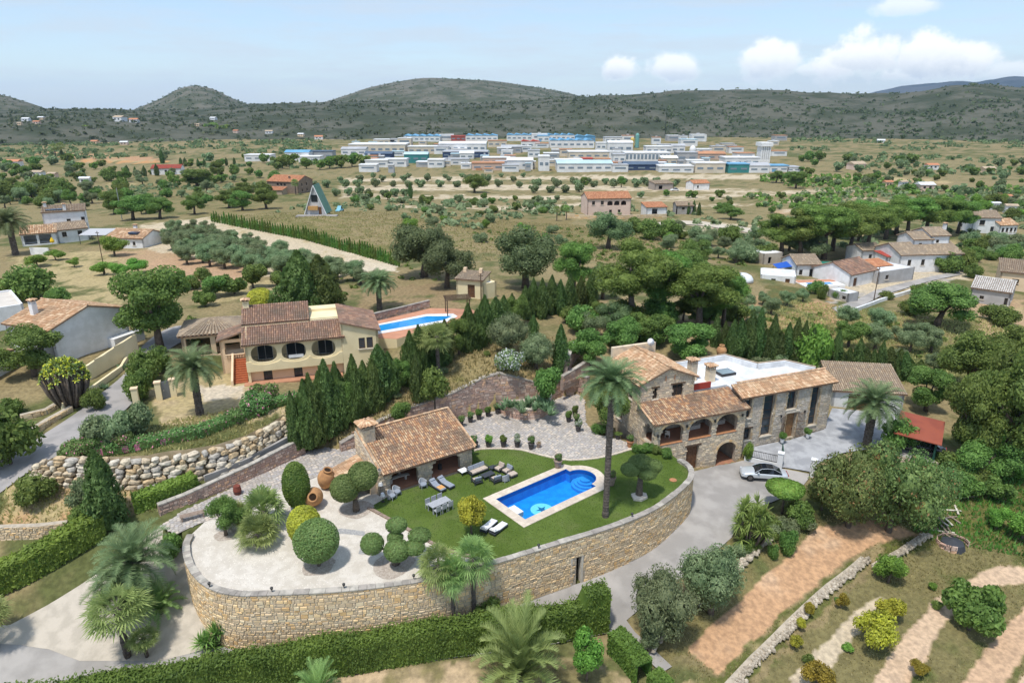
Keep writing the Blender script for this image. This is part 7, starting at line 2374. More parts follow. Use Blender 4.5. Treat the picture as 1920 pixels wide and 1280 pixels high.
topiary('two_ball_olive', 4, [(-.75, -.1, 2.3, 1.2, 1.15, 1.15), (.75, .2, 3.1, 1.25, 1.2, 1.2)], 1.1, .26, 7000, .16, 'topiary')
topiary('cloud_olive', 5, [(-1.6, 0, 1.75, .85, .8, .8), (.05, .9, 2.7, .8, .75, .55), (.0, .4, 2.0, .6, .6, .4), (.25, -.5, 1.55, .95, .9, .8), (1.75, .5, 2.1, .85, .8, .5), (1.45, -.3, 1.65, .8, .75, .5)], .8, .26, 9000, .13, 'topiary')
topiary('lawn_olive', 6, [(-.9, 0, 2.6, .8, .75, .5), (.1, .3, 2.9, 1.0, .9, .55), (.9, -.1, 2.65, .85, .8, .5), (.3, -.5, 2.3, .8, .7, .45), (1.2, .2, 2.1, .5, .5, .4)], 1.9, .25, 6500, .14, 'topiary')
topiary('umbrella_tree', 7, [(0, 0, 2.35, 1.5, 1.4, .6), (.5, .2, 2.6, 1.0, 1.0, .5), (-.7, -.1, 2.5, .8, .8, .5), (.9, -.5, 2.1, .7, .7, .5)], 1.7, .1, 5200, .17, 'bright')
topiary('cactus_dome', 8, [(0, 0, .9, 1.5, 1.4, 1.1)], .2, .1, 3000, .18, 'gold', False)
LEFTOVER = []
KN = {'oak': 'holm_oak', 'broad': 'leafy_tree', 'olive': 'olive_tree', 'olive_dense': 'olive_tree', 'pine': 'pine_tree', 'bright': 'citrus_tree', 'gold': 'yellow_shrub', 'rust': 'carob_tree', 'fig': 'fig_tree', 'bush': 'bush', 'oleander': 'oleander_bush',
      'grey_bush': 'grey_bush', 'white_bush': 'flowering_bush', 'lime_bush': 'green_bush', 'cypress': 'cypress_tree', 'leyland': 'conifer_tree', 'sapling': 'cypress_sapling', 'far_tree': 'tree', 'far_olive': 'olive_tree', 'far_pine': 'pine_tree',
      'tall_palm': 'date_palm', 'date_palm': 'date_palm', 'canary_palm': 'palm_tree', 'low_palm': 'palm_tree', 'fan_palm': 'fan_palm', 'dwarf_palm': 'dwarf_fan_palm', 'yucca': 'yucca', 'yucca_low': 'yucca', 'agave': 'agave', 'euphorbia': 'euphorbia',
      'ball_tree': 'ball_topiary', 'egg_shrub': 'clipped_shrub', 'egg_shrub_low': 'clipped_shrub', 'two_ball_olive': 'clipped_olive', 'cloud_olive': 'clipped_olive', 'lawn_olive': 'clipped_olive', 'umbrella_tree': 'umbrella_tree', 'cactus_dome': 'cactus'}
CATS = {'bush': 'bush', 'shrub': 'shrub', 'yucca': 'plant', 'agave': 'plant', 'euphorbia': 'plant', 'cactus': 'plant', 'palm': 'palm tree'}
prng = random.Random(99)
def plant(kind, px, py, hpx, label=None, wpx=None, z=None, place=None, group=None, xyz=None, var=None, small=False, rz=None):
 p = xyz or ((*G(px, py, z), z) if z is not None else T(px, py))
 parts, ph_, pw_ = PROTO[kind][prng.randrange(len(PROTO[kind])) if var is None else var]
 s = hpx * mpp(p) / ph_ if hpx else 1.0
 sw = (wpx * (p[1] * CP - (p[2] - CAM_H) * SP) / 1280 / pw_) if wpx else s
 if wpx and kind in ('ball_tree', 'cloud_olive', 'lawn_olive', 'two_ball_olive', 'umbrella_tree'):
  s = sw
 nm = KN[kind]
 cat = next((v for k, v in CATS.items() if k in nm), 'tree')
 rz = prng.uniform(0, 6.28) if rz is None else rz
 if small:
  o = bpy.data.objects.new(nm, parts[-1][1])
  COL.objects.link(o)
  o.location = p; o.rotation_euler.z = rz
  tag(o, label, cat, group)
 else:
  o = thing(nm, label, cat, p, rz, group)
  for pn, me in parts:
   c = bpy.data.objects.new(pn, me)
   COL.objects.link(c)
   c.parent = o
 o.scale = (sw, sw, s)
 if not label:
  LEFTOVER.append((o, px, py, nm, place or 'the garden', s / max(sw, 1e-6)))
 return o
def many(kind, pts, place, **kw):
 for q in pts:
  plant(kind, q[0], q[1], q[2], wpx=q[3] if len(q) > 3 else None, place=place, **kw)
def scatter(kinds, poly, n, h0, h1, place, seed, small=False, sep=10):
 rg = random.Random(seed)
 xs, ys = [p[0] for p in poly], [p[1] for p in poly]
 got = []
 tries = 0
 while len(got) < n and tries < n * 40:
  tries += 1
  x, y = rg.uniform(min(xs), max(xs)), rg.uniform(min(ys), max(ys))
  if not inside(poly, [x], [y])[0] or any(abs(x - a) < sep and abs(y - b) < sep * .4 for a, b in got):
   continue
  got.append((x, y))
  plant(rg.choice(kinds), x, y, rg.uniform(h0, h1), place=place, small=small)
# ------------------------------------------------------------------ planting: garden and terrace
plant('tall_palm', 1135, 968, 0, 'very tall date palm with orange fruit beside the pool', z=L)
plant('two_ball_olive', 668, 957, 98, wpx=90, label= 'clipped olive with two round heads at the pavilion corner', z=L, rz=.2)
plant('cloud_olive', 742, 1057, 108, wpx=134, label= 'cloud-pruned olive with six rounded pads on the gravel', z=L, rz=0)
plant('lawn_olive', 1198, 930, 80, wpx=82, label= 'thick-trunked clipped olive on the lawn right of the palm', z=L, rz=.3)
plant('ball_tree', 598, 1060, 98, wpx=84, label= 'perfectly round ball-shaped topiary on the white gravel', z=L)
plant('egg_shrub', 560, 952, 88, 'tall dark egg-shaped shrub beside the clay jars', z=L, wpx=50)
plant('egg_shrub_low', 574, 1016, 68, 'yellow-green rounded shrub behind the ball topiary', z=L, wpx=62)
plant('gold', 884, 1000, 68, 'loose yellow-green shrub beside the white loungers', wpx=56, z=L)
plant('dwarf_palm', 497, 985, 72, 'largest dwarf fan palm on the gravel', wpx=88, z=L)
plant('dwarf_palm', 486, 1022, 58, 'front dwarf fan palm on the gravel', wpx=80, z=L)
plant('dwarf_palm', 448, 985, 45, 'small dwarf fan palm beside the dark little tree', wpx=55, z=L)
plant('broad', 424, 1003, 74, 'small dark tree at the left end of the gravel garden', wpx=66, z=L)
plant('bush', 326, 1046, 42, 'round dark bush outside the gravel terrace wall', wpx=46)
plant('fig', 884, 858, 34, 'leafy shrub at the right corner of the pavilion', wpx=28, z=L)
plant('yucca', 1404, 1022, 100, 'large many-headed yucca beside the driveway', wpx=98)
plant('yucca_low', 400, 1212, 60, 'spiky low yucca at the foot of the retaining wall', wpx=76)
plant('umbrella_tree', 1466, 962, 68, 'small umbrella-shaped tree in front of the silver car', wpx=72)
plant('bush', 1498, 985, 44, 'dark bush right of the umbrella-shaped tree', wpx=52); plant('bush', 1405, 1022, 26, 'low bush under the large yucca', wpx=34)
plant('date_palm', 270, 1142, 165, 'tallest date palm of the clump beside the ramp', wpx=170, var=0)
plant('date_palm', 238, 1160, 120, 'leaning lower date palm of the clump beside the ramp', wpx=140, var=1)
plant('low_palm', 303, 1150, 62, 'young date palm at the foot of the clump beside the ramp', wpx=95)
plant('fan_palm', 240, 1232, 130, 'fan palm in front of the date palm clump', wpx=118, var=1)
plant('fan_palm', 276, 1232, 52, 'small fan palm by the long hedge', wpx=60, var=2); plant('fan_palm', -6, 1215, 95, 'fan palm cut off by the left frame edge', wpx=80)
plant('fan_palm', 826, 1172, 150, 'left palm of the trio in front of the retaining wall', wpx=78, var=0)
plant('fan_palm', 851, 1182, 140, 'middle palm of the trio in front of the retaining wall', wpx=58, var=2)
plant('fan_palm', 889, 1166, 158, 'right palm of the trio in front of the retaining wall', wpx=80, var=1)
plant('bush', 915, 1166, 46, 'round clipped bush right of the palm trio', wpx=56)
plant('low_palm', 975, 1292, 150, 'large young palm in front of the long hedge', wpx=190); plant('low_palm', 600, 1335, 92, 'young palm tips at the bottom frame edge', wpx=110)
plant('bright', 1100, 1275, 85, 'bright green young tree at the end of the long hedge', wpx=62)
plant('olive_dense', 1237, 1195, 128, 'large olive tree left of the pair beside the lane', wpx=128, var=0); plant('olive_dense', 1332, 1148, 124, 'large olive tree right of the pair beside the lane', wpx=132, var=1)
plant('olive', 1215, 1222, 40, 'small olive sprout below the olive pair', wpx=40)
plant('canary_palm', 375, 775, 135, 'stout palm in the yard of the yellow villa', wpx=108); plant('canary_palm', 1624, 838, 128, 'feathery palm on the grey forecourt', wpx=118)
plant('canary_palm', 712, 580, 78, 'palm behind the yellow villa', wpx=78); plant('fan_palm', 800, 702, 92, 'left of two slim fan palms in the conifer row', wpx=60); plant('fan_palm', 822, 706, 102, 'right of two slim fan palms in the conifer row', wpx=64)
plant('canary_palm', 30, 478, 95, 'broad palm beside the white farmhouse', wpx=84)
plant('broad', 1138, 815, 120, 'dark leafy tree against the left wall of the stone house', wpx=78, z=L); plant('bush', 1125, 812, 20, 'low round bush beside the stone house tree', wpx=28, z=L)
plant('euphorbia', 134, 762, 98, 'domed euphorbia with yellow tips beside the road', wpx=92)
plant('cactus_dome', 490, 578, 38, 'rounded yellow-green cactus behind the yellow villa', wpx=52)
plant('cypress', 205, 985, 145, 'thick dark cypress left of the green ivy hedge', wpx=64); plant('cypress', 1050, 700, 92, 'slim clipped cypress standing alone above the courtyard', wpx=30); plant('cypress', 783, 752, 90, 'narrow cypress at the lower end of the conifer slope', wpx=24)
plant('bush', 815, 752, 58, 'bushy shrub beside the narrow cypress', wpx=56); plant('bush', 752, 782, 32, 'small bush on the slope behind the pavilion', wpx=40); plant('bush', 1025, 735, 52, 'leafy bush above the curved planter', wpx=56)
plant('white_bush', 963, 696, 46, 'white-flowering bush above the reddish wall', wpx=52)
plant('olive_dense', 952, 662, 75, 'silvery olive left of the white-flowering bush', wpx=78); plant('olive_dense', 1005, 690, 65, 'silvery olive right of the white-flowering bush', wpx=72)
many('agave', [(975, 768, 20), (1012, 762, 24), (1022, 772, 22), (955, 765, 18)], 'the curved planter', z=L + 1.25)
many('agave', [(190, 728, 12), (232, 690, 10)], 'the road kerb')
# long clipped hedges
def hedge(name, label, pts, w, h, leaf, n, size, seed, spikes=.25, zb=None):
 P = resample(pts, .5, False)
 P = np.array(P)
 d = unit(np.gradient(P, axis=0)); nrm = np.c_[-d[:, 1], d[:, 0]]
 zz = hsmooth(P[:, 0], P[:, 1]) - .1
 hh = np.array([h(i / (len(P) - 1)) if callable(h) else h for i in range(len(P))])
 t = thing(name, label, 'hedge')
 rg = np.random.default_rng(seed)
 mb = MB()
 k = .88
 for i in range(len(P) - 1):
  q = []
  for j in (i, i + 1):
   a, b = P[j] - nrm[j] * w * .5 * k, P[j] + nrm[j] * w * .5 * k
   q.append([(*a, zz[j]), (*a, zz[j] + hh[j] * .97), (*b, zz[j] + hh[j] * .97), (*b, zz[j])])
  for s in range(3):
   mb.quad(q[0][s], q[0][s + 1], q[1][s + 1], q[1][s])
 mb.build('inner_foliage', LM[leaf], t)
 i = rg.uniform(0, len(P) - 1.001, n); i0 = i.astype(int); f = (i - i0)[:, None]
 c = P[i0] * (1 - f) + P[i0 + 1] * f; nn = nrm[i0]
 H_ = hh[i0]; z0 = zz[i0]
 top = rg.uniform(0, 1, n) < w / (w + 2 * H_) * 1.5
 s = np.where(rg.uniform(0, 1, n) < .5, -1, 1)
 lat = np.where(top, rg.uniform(-.5, .5, n), s * .5 * rg.uniform(.9, 1.06, n)) * w
 zt = np.where(top, H_ * rg.uniform(.97, 1.03, n) + spikes * rg.uniform(0, 1, n) ** 4, H_ * rg.uniform(0, 1, n))
 Pq = np.c_[c + nn * lat[:, None], z0 + zt]
 N = np.where(top[:, None], np.array([0, 0, 1.0])[None], np.c_[nn * s[:, None], np.zeros(n)]) + rg.normal(size=(n, 3)) * .5
 up = np.array([0, 0, 1.0])[None] + rg.normal(size=(n, 3)) * .4
 N = unit(N); u = unit(up - N * (up * N).sum(1)[:, None]); v = np.cross(N, u)
 sz = (size * rg.uniform(.6, 1.5, n))[:, None]
 V = np.stack([Pq - u * sz * .5, Pq - v * sz * .25, Pq + u * sz * .6, Pq + v * sz * .25], 1).reshape(-1, 3)
 npmesh('foliage', V, qf(V), LM[leaf], t)
 return t
hb1 = [G(a, b, -1.9) for a, b in [(-60,1352),(120,1334),(330,1300),(640,1255),(870,1222),(1050,1196),(1136,1180)]]
hedge('clipped_hedge', 'long tall clipped hedge across the foreground', hb1, 1.5, lambda f: 2.6 + .5 * math.sin(f * 40) * .25 + (1.1 if f > .955 else 0), 'hedge', 34000, .2, 1, .5)
hedge('clipped_hedge', 'short block hedge running down to the bottom edge', TP([(1150,1215),(1180,1245),(1206,1280)]), 1.4, 1.9, 'hedge', 5200, .18, 2, .12)
hedge('clipped_hedge', 'last low hedge block at the bottom beside the footpath', TP([(1222,1284),(1250,1312)]), 1.3, 1.4, 'hedge', 2600, .18, 3, .12)
hedge('leafy_hedge', 'bright green leafy hedge along the left of the ramp', TP([(-60,1128),(40,1085),(110,1045),(165,1012),(195,995)]), 1.9, 2.0, 'bright', 11000, .3, 4, .3)
hedge('ivy_hedge', 'bright green ivy hedge beside the thick cypress', TP([(252,955),(300,938),(345,922),(368,912)]), 1.4, 1.3, 'bright', 5000, .28, 5, .25)
hedge('flower_hedge', 'dark green flowering hedge on top of the boulder wall', TP([(125,842),(200,845),(290,832),(380,812),(450,785),(500,765),(560,748)]), 1.7, .75, 'pink', 9000, .2, 6, .3)
many('oleander', [(140,858,36),(175,850,36),(240,838,28),(478,772,40),(498,752,36),(440,795,26)], 'the boulder wall top')
many('grey_bush', [(180,835,58,60),(215,828,62,66),(255,815,55,58),(150,948,45,50)], 'the boulder wall')
many('bush', [(70,940,48,70),(275,720,60,60),(262,745,58,56),(300,700,48,50),(180,770,40,40),(20,780,36,40),(150,985,34,40),(20,870,95,110)], 'the left road')
plant('broad', 66, 705, 92, 'round leafy tree in front of the white gabled house', wpx=122); plant('broad', 300, 650, 145, 'big airy tree between the white house and the yellow villa', wpx=150)
plant('leyland', 568, 590, 118, 'left of two dark conifers behind the yellow villa', wpx=95); plant('leyland', 605, 585, 105, 'right of two dark conifers behind the yellow villa', wpx=80)
many('fig', [(400,558,40,60),(440,552,40,55),(475,540,44,62),(345,545,36,50),(385,575,36,42)], 'the terraces behind the yellow villa')
many('bright', [(215,480,36,48),(195,515,28,40),(225,520,26,38),(260,512,26,40),(140,500,16,22),(70,500,22,40),(105,488,20,34)], 'the farmhouse garden')
many('bush', [(60,560,58,90),(20,555,40,60),(110,570,30,44),(600,655,10,14)], 'the left terraces')
# conifer row down the slope
row = []
for i in range(24):
 f = i / 23
 x, y = np.interp(f, [0, .25, .6, 1], [578, 660, 800, 965]), np.interp(f, [0, .25, .6, 1], [836, 790, 700, 612])
 row.append((x + rnd.uniform(-5, 5), y + rnd.uniform(-3, 3), np.interp(f, [0, .1, .3, 1], [138, 140, 100, 72]) * rnd.uniform(.85, 1.12), np.interp(f, [0, 1], [50, 38])))
many('leyland', row[::2] + row[1::6], 'the conifer row beside the yellow villa'); many('cypress', row[3::6], 'the conifer row beside the yellow villa'); many('broad', [(q[0], q[1], q[2] * .8, 46) for q in row[5::6]], 'the conifer row beside the yellow villa')
many('cypress', [(555 + 18 * i, 842 - 6 * i, 110 - 20 * (i % 2), 26) for i in range(3)], 'the lower end of the conifer row')
many('cypress', [(985,598,62,24),(1000,592,70,26),(1016,596,74,26),(1034,588,72,26),(1050,590,66,24),(1068,584,70,26),(1088,580,62,24),(1108,578,66,26),(960,610,60,22),(1000,640,50,20)], 'the hill above the courtyard')
# big trees in the middle
for k, x, y, h, w, lb in [('oak',795,520,104,132,'large grey-green oak left of the pool house'),('oak',838,540,82,98,'lower oak directly behind the pool house'),('oak',985,540,105,132,'broad dark oak right of the pool house'),('oak',1140,466,62,84,'round dark oak on the dry hillside below the pink villa'),
  ('pine',1075,560,112,80,'bright pine right of the broad dark oak'),('pine',1185,605,160,150,'tallest pine in the middle of the wood'),('pine',1240,600,135,110,'pine right of the tallest one in the wood'),('pine',1310,620,130,150,'wide pine at the right end of the wood'),('pine',1355,612,110,90,'outermost pine at the right of the wood'),
  ('broad',1275,540,70,110,'fresh green tree behind the wood'),('broad',1305,505,60,70,'green tree at the back right of the wood'),('broad',1288,680,72,112,'green tree right behind the stone house'),('broad',1105,690,74,80,'leafy tree behind the tall palm crown'),('broad',1160,660,70,80,'tree between palm crown and the wood'),
  ('olive',1110,630,48,52,'olive on the slope before the wood'),('olive',1130,560,66,60,'grey olive in the wood'),('broad',1215,640,60,80,'dark undergrowth tree before the wood'),('oak',1150,620,50,70,'low oak before the wood'),
  ('broad',1590,650,55,62,'round tree in the dry field behind the stone house'),('broad',1755,612,82,135,'wide domed tree in front of the hamlet'),('lime_bush',1515,690,90,70,'yellow-green feathery tree in the cypress row'),
  ('broad',1872,880,235,170,'huge leafy tree right of the carport'),('broad',1800,870,170,110,'tree overhanging the rust-red carport'),('broad',1920,840,230,170,'large tree at the right frame edge'),('broad',1735,770,80,84,'tree behind the carport roof'),('broad',1815,740,120,120,'tree behind the huge leafy tree'),('broad',1895,700,90,110,'tree near the right edge below the hamlet'),('broad',1850,905,90,110,'low leafy tree under the huge one'),
  ('rust',1590,985,135,140,'left of the brown-tinged carob mass by the gateway'),('rust',1665,995,150,160,'middle of the brown-tinged carob mass'),('rust',1725,975,120,110,'right of the brown-tinged carob mass'),('rust',1540,955,70,60,'small end of the carob mass near the white pillar'),('bush',1680,845,60,64,'dense bush under the forecourt palm'),('bush',1640,885,44,50,'shrub between forecourt and carob mass'),
  ('broad',370,352,34,66,'wide shrubby tree in the straw field'),('broad',890,362,36,48,'round dark tree in the middle of the terraced fields'),('fig',1815,1180,88,112,'dark fig tree in the right hand field'),('gold',1637,1215,68,76,'yellow flowering shrub in the right hand field'),('gold',1668,1165,48,50,'smaller yellow shrub above the yellow flowering one'),
  ('gold',1530,1285,50,60,'yellow shrub at the bottom edge'),('bright',1665,1092,52,58,'round bright citrus below the field wall'),('fig',1870,935,46,60,'round fig bush at the right edge'),('bright',1868,990,40,40,'small yellow-green citrus at the right edge'),('bright',1915,1010,60,60,'citrus cut by the right frame edge'),('bush',1475,1035,48,36,'dark bush on the lane-side wall'),('bush',1448,1045,28,22,'small bush on the lane-side wall'),('cypress',1365,1060,38,20,'little green conifer beside the lane')]:
 plant(k, x, y, h, lb, wpx=w)
many('gold', [(1725,1268,30,34),(1500,1180,22,20),(1515,1155,26,22),(1575,1140,28,24),(1490,1215,24,24)], 'the right hand field wall')
# cypress screen behind the house
many('cypress', [(1372 + i * 14.5 + rnd.uniform(-3, 3), 668 + i * 2.0, rnd.uniform(58, 100) * (1.0 if i < 14 else .7), rnd.uniform(20, 28)) for i in range(23)], 'the screen behind the stone house')
many('cypress', [(1190,640,52,18),(1340,650,62,18),(1356,655,54,18)], 'the back of the stone house')
many('leyland', [(1660 + 20 * i, 705 + 3 * i, rnd.uniform(40, 58), 34) for i in range(4)], 'the back of the white garage')
many('grey_bush', [(1430,690,22,36),(1465,690,24,36),(1530,700,26,40),(1560,700,24,36),(1600,712,26,44),(1640,705,24,40)], 'the screen behind the stone house')
many('pine', [(1465,478,80,95),(1500,482,92,95),(1545,486,108,110),(1590,484,96,100),(1625,470,92,90),(1660,448,78,85),(1700,446,82,90),(1735,442,80,90),(1770,440,76,85),(1795,438,66,70),(1560,470,96,100),(1680,440,76,90),(1520,470,90,90),(1610,452,80,80)], 'the pine grove')
many('olive', [(1500,480,44,50),(1530,486,46,60),(1480,470,36,44)], 'the foot of the pine grove')
# dry field with olives on the right
many('olive', [(1415,602,32),(1445,590,34),(1400,580,30),(1430,572,28),(1475,574,30),(1505,566,26),(1410,618,30),(1690,640,40),(1650,622,46),(1705,660,44),(1640,655,50),(1585,612,44),(1620,690,36),(1745,660,46),(1680,690,40),(1750,700,44),(1735,640,36)], 'the dry field below the hamlet')
many('bush', [(1530,552,24),(1575,560,20),(1745,565,34,34),(1720,556,28,30),(1640,512,30,34),(1770,510,40,48),(1800,508,40,50),(1820,520,28,30),(1880,610,34,50),(1855,600,28,40),(1540,560,30,22),(1660,560,14,30),(1700,590,26,40)], 'the hamlet')
plant('lime_bush', 1803, 505, 26, 'purple bougainvillea at the end of the large white farm', wpx=14)
# vines climbing at the gate, potted plants
plant('lime_bush', 1400, 862, 34, 'green climbing plant on the gate railing', wpx=22)
m_pot = mat('dark_pot', (.06,.055,.055), (.10,.09,.085), scale=6, rough=.8)
def pot(px, py, lb, leaf='bush', h=.62, ph=.8, m=None, z=None, w=.85, grp='potted plants along the courtyard'):
 x, y = G(px, py, z or L + .05)
 t = thing('potted_plant', lb, 'plant pot', (x, y, z or L + .05), 0, grp)
 r = h * .5
 MB().lathe([(r * .7, 0), (r * .85, h * .4), (r, h * .92), (r * 1.12, h * .93), (r * 1.12, h), (r * .9, h), (r * .88, h * .93)], 14).build('pot', m or m_pot, t)
 MB().lathe([(r * .9, h * .9), (.01, h * .91)], 12).build('soil', m_mulch, t)
 me = PROTO[leaf][0][0][-1][1]
 c = bpy.data.objects.new('foliage', me); COL.objects.link(c); c.parent = t
 k = ph / PROTO[leaf][0][1]
 c.location = (0, 0, h * .85); c.scale = (w / PROTO[leaf][0][2], w / PROTO[leaf][0][2], k); c.rotation_euler.z = prng.uniform(0, 6)
def ordw(i):
 return ORD[i] if i < 12 else '%d%s' % (i + 1, {1: 'st', 2: 'nd', 3: 'rd'}.get((i + 1) % 10 if (i + 1) // 10 != 1 else 0, 'th'))
ORD = ['first', 'second', 'third', 'fourth', 'fifth', 'sixth', 'seventh', 'eighth', 'ninth', 'tenth', 'eleventh', 'twelfth']
for i, (x, y) in enumerate([(864,799),(882,791),(898,786),(915,780),(933,775),(949,771),(972,771),(993,770)]):
 pot(x, y, 'dark pot with green plant, %s from the left along the reddish wall' % ORD[i], rnd.choice(['bush', 'lime_bush', 'white_bush', 'oleander']))
for i, (x, y) in enumerate([(891,839),(916,837),(944,837),(970,837),(996,841)]):
 pot(x, y, 'dark pot with plant, %s from the left along the lawn kerb' % ORD[i], ['oleander', 'lime_bush', 'bush', 'white_bush', 'oleander'][i], .66, .85)
pot(1010, 838, 'small bare clay pot at the right end of the kerb row', 'grass_tuft', .5, .35, m_woodg)
for i, (x, y) in enumerate([(1066,790),(1078,780),(1082,798),(1084,808)]):
 pot(x, y, 'flower pot, %s from the back beside the house garden bed' % ORD[i], ['bush', 'bush', 'oleander', 'white_bush'][i], .62, .95)
pot(1046, 876, 'barrel pot with red-leaved plant at the far side of the pool', 'oleander', .8, .75, m_woodg, L + .06)
pot(1146, 908, 'barrel pot with reddish plant behind the tall palm trunk', 'oleander', .8, .7, m_woodg, L + .06)
pot(1158, 823, 'square dark planter at the left wall of the stone house', 'bush', .6, .3, None, L)
pot(1181, 838, 'clay pot with trailing plant at the porch corner', 'oleander', .7, .8, m_terra, L)
for i, (x, y) in enumerate([(1466,829),(1514,820)]):
 pot(x, y, 'round white pot with plant %s of the oak front door' % ['left', 'right'][i], 'bush', .5, .9, m_white, 1.35)
many('bush', [(1200,848,18,26),(1215,846,16,24),(1232,850,14,20),(1250,858,20,22)], 'the porch foot', z=L)
t = thing('clay_jar_small', 'brown clay jar standing among the pots at the reddish wall', 'jar', (*G(959, 774, L), L), 0)
MB().lathe([(.18, 0), (.34, .3), (.38, .6), (.26, .95), (.16, 1.05), (.2, 1.12)], 14).build('body', m_jar, t, smooth=True)
t = thing('clay_disc', 'flat round terracotta lid lying on the lawn near the wall', 'lid', (*G(1262, 900, L), L + .02), 0)
MB().lathe([(.34, 0), (.36, .03), (.3, .06), (.02, .07)], 18).build('disc', m_terra, t)
t = thing('stone_slab', 'pale rough stone slab around the foot of the lawn olive', 'stone', (*G(1198, 932, L), L), .4)
MB().prism([(-.75, -.3), (-.2, -.7), (.6, -.5), (.85, .1), (.4, .6), (-.5, .55)], -.05, .2).build('slab', m_sill, t)
t = thing('barrel', 'dark red wooden barrel beside the paved path', 'barrel', (*G(446, 926, L), L), 0)
MB().lathe([(.3, 0), (.37, .45), (.3, .9)], 14).build('staves', mat('red_barrel', (.22,.06,.04), (.16,.05,.035), scale=5, rough=.8), t)
MB().lathe([(.365, .25), (.372, .3)], 14).build('hoop', m_dark, t)
for i, (x, y) in enumerate([(393,1099),(510,1108),(645,1101),(776,1084),(1010,1027),(1185,968)]):
 xx, yy = G(x, y, L + .35)
 t = thing('wall_top_lamp', 'small black lamp on the retaining wall, %s from the left' % ORD[i], 'lamp', (xx, yy, L + .35), 0, 'lamps on the retaining wall')
 bx(t, 'stem', m_dark, -.03, .03, -.03, .03, 0, .2); MB().lathe([(.1, .2), (.12, .34), (.02, .42)], 8).build('lamp_head', m_dark, t)
# utility poles
for i, (x, y, h, lb, w) in enumerate([(229,412,58,'tall pale metal mast near the farm cottage',.16),(197,512,78,'thin wooden pole below the farm cottage',.09),(1638,565,64,'wooden pole beside the hamlet drive',.1),(902,565,52,'rusty pole beside the pool house',.1),(166,640,70,'thin pole on the white gabled house',.05)]):
 p = T(x, y); hh = h * mpp(p)
 t = thing('utility_pole', lb, 'pole', p, 0)
 MB().tube([(0, 0, -.3), (0, 0, hh)], [w, w * .7], 7).build('shaft', m_steel if i == 0 else m_woodl, t)
 MB().box(-.35, .35, -.05, .05, hh - .4, hh - .3).build('crossbar', m_woodl, t)
# ------------------------------------------------------------------ orchards and fields
for r_ in range(8):
 y0, x0, x1 = 424 + r_ * 9.5, 292 + r_ * 9, 420 + r_ * 46
 n_ = 4 + r_
 for i in range(n_):
  x = x0 + (x1 - x0) * i / n_ + rnd.uniform(-5, 5)
  y = y0 + (x - x0) * .12 + rnd.uniform(-2, 2)
  if r_ < 3 and i == 0: continue
  plant('olive', x, y + 6, 27 + r_ * 1.9 + rnd.uniform(-3, 3), place='the olive grove by the farm cottage')
for r_, (y, x0, x1, n_, h) in enumerate([(334,700,1010,9,9),(341,640,1000,9,11),(352,590,880,10,14),(352,940,1330,11,14),(368,630,780,7,14),(362,1000,1120,4,14),(345,1040,1300,8,11)]):
 for i in range(n_):
  plant('far_olive', x0 + (x1 - x0) * i / n_ + rnd.uniform(-6, 6), y + rnd.uniform(-1, 1), h * rnd.uniform(.85, 1.2), place='the terraced fields')
saps = []
for i in range(74):
 f = i / 73
 p = T(np.interp(f, [0, 1], [398, 748]), np.interp(f, [0, .5, 1], [416, 450, 500]))
 o = plant('sapling', 398 + 350 * f, 450, 0, 'young cypress sapling, %s from the left in the diagonal fence row' % ordw(i), xyz=p, group='saplings in the diagonal fence row', small=True)
 s_ = np.interp(f, [0, 1], [20, 27]) * mpp(p) / 2.7 * rnd.uniform(.8, 1.15); o.scale = (s_, s_, s_)
many('far_pine', [(130,262,20),(160,260,24),(180,258,22),(395,255,24),(420,256,22),(300,240,16),(330,243,16),(545,312,24),(530,316,22),(575,316,20),(600,318,18),(618,316,22),(640,314,24),(660,312,24),(680,312,22)], 'the plain left of the town')
many('broad', [(1095,352,20),(1165,352,22),(1455,342,22,32),(1492,352,30,40),(1480,345,24),(1290,372,12),(1370,412,26,44),(1355,400,22,34),(460,372,30,44),(500,392,40,52),(455,395,36,48),(430,390,34,44),(365,402,36,44),(300,410,40,60),(250,412,46,70),(215,402,44,50),(275,400,36,40)], 'the mid-distance fields')
many('cypress', [(305,306,26,8),(118,300,22,7),(240,330,20,8),(255,331,18,8),(272,331,20,8),(295,330,22,9),(340,312,16,7),(348,312,16,7),(372,312,14,6),(384,312,14,6),(425,310,14,6),(440,310,14,6),(1300,402,26,8),(1290,402,22,8),(1310,404,24,8),(770,372,30,9),(790,388,20,8)], 'the cypress lines on the plain')
many('fan_palm', [(106,300,30),(118,300,32),(1044,414,28),(1062,412,28),(520,362,28),(555,366,30)], 'the distant palms')
scatter(['bush', 'grey_bush', 'lime_bush'], [(760,400),(1060,410),(1260,440),(1280,480),(900,470),(700,430)], 26, 9, 20, 'the dry grass hill', 1)
scatter(['bush', 'olive', 'grey_bush'], [(1180,430),(1440,440),(1450,490),(1330,500),(1200,470)], 26, 18, 36, 'the slope below the pink villa', 2)
scatter(['far_tree', 'far_olive', 'far_pine'], [(0,300),(560,300),(470,345),(200,350),(0,350)], 60, 8, 18, 'the left plain', 3, True)
scatter(['far_tree', 'far_olive', 'far_tree'], [(1500,300),(1920,310),(1920,370),(1640,360),(1500,345)], 60, 8, 18, 'the right plain', 4, True)
scatter(['bush', 'lime_bush', 'olive'], [(1640,370),(1920,380),(1920,425),(1820,420),(1800,400)], 26, 12, 24, 'the fields beyond the pine grove', 5)
scatter(['olive', 'bush', 'grey_bush'], [(1810,450),(1920,455),(1920,500),(1820,490)], 22, 16, 28, 'the scrub right of the hamlet', 6)
scatter(['bush', 'olive', 'broad'], [(0,350),(200,352),(200,390),(0,395)], 24, 16, 34, 'the thicket left of the farmhouse', 7)
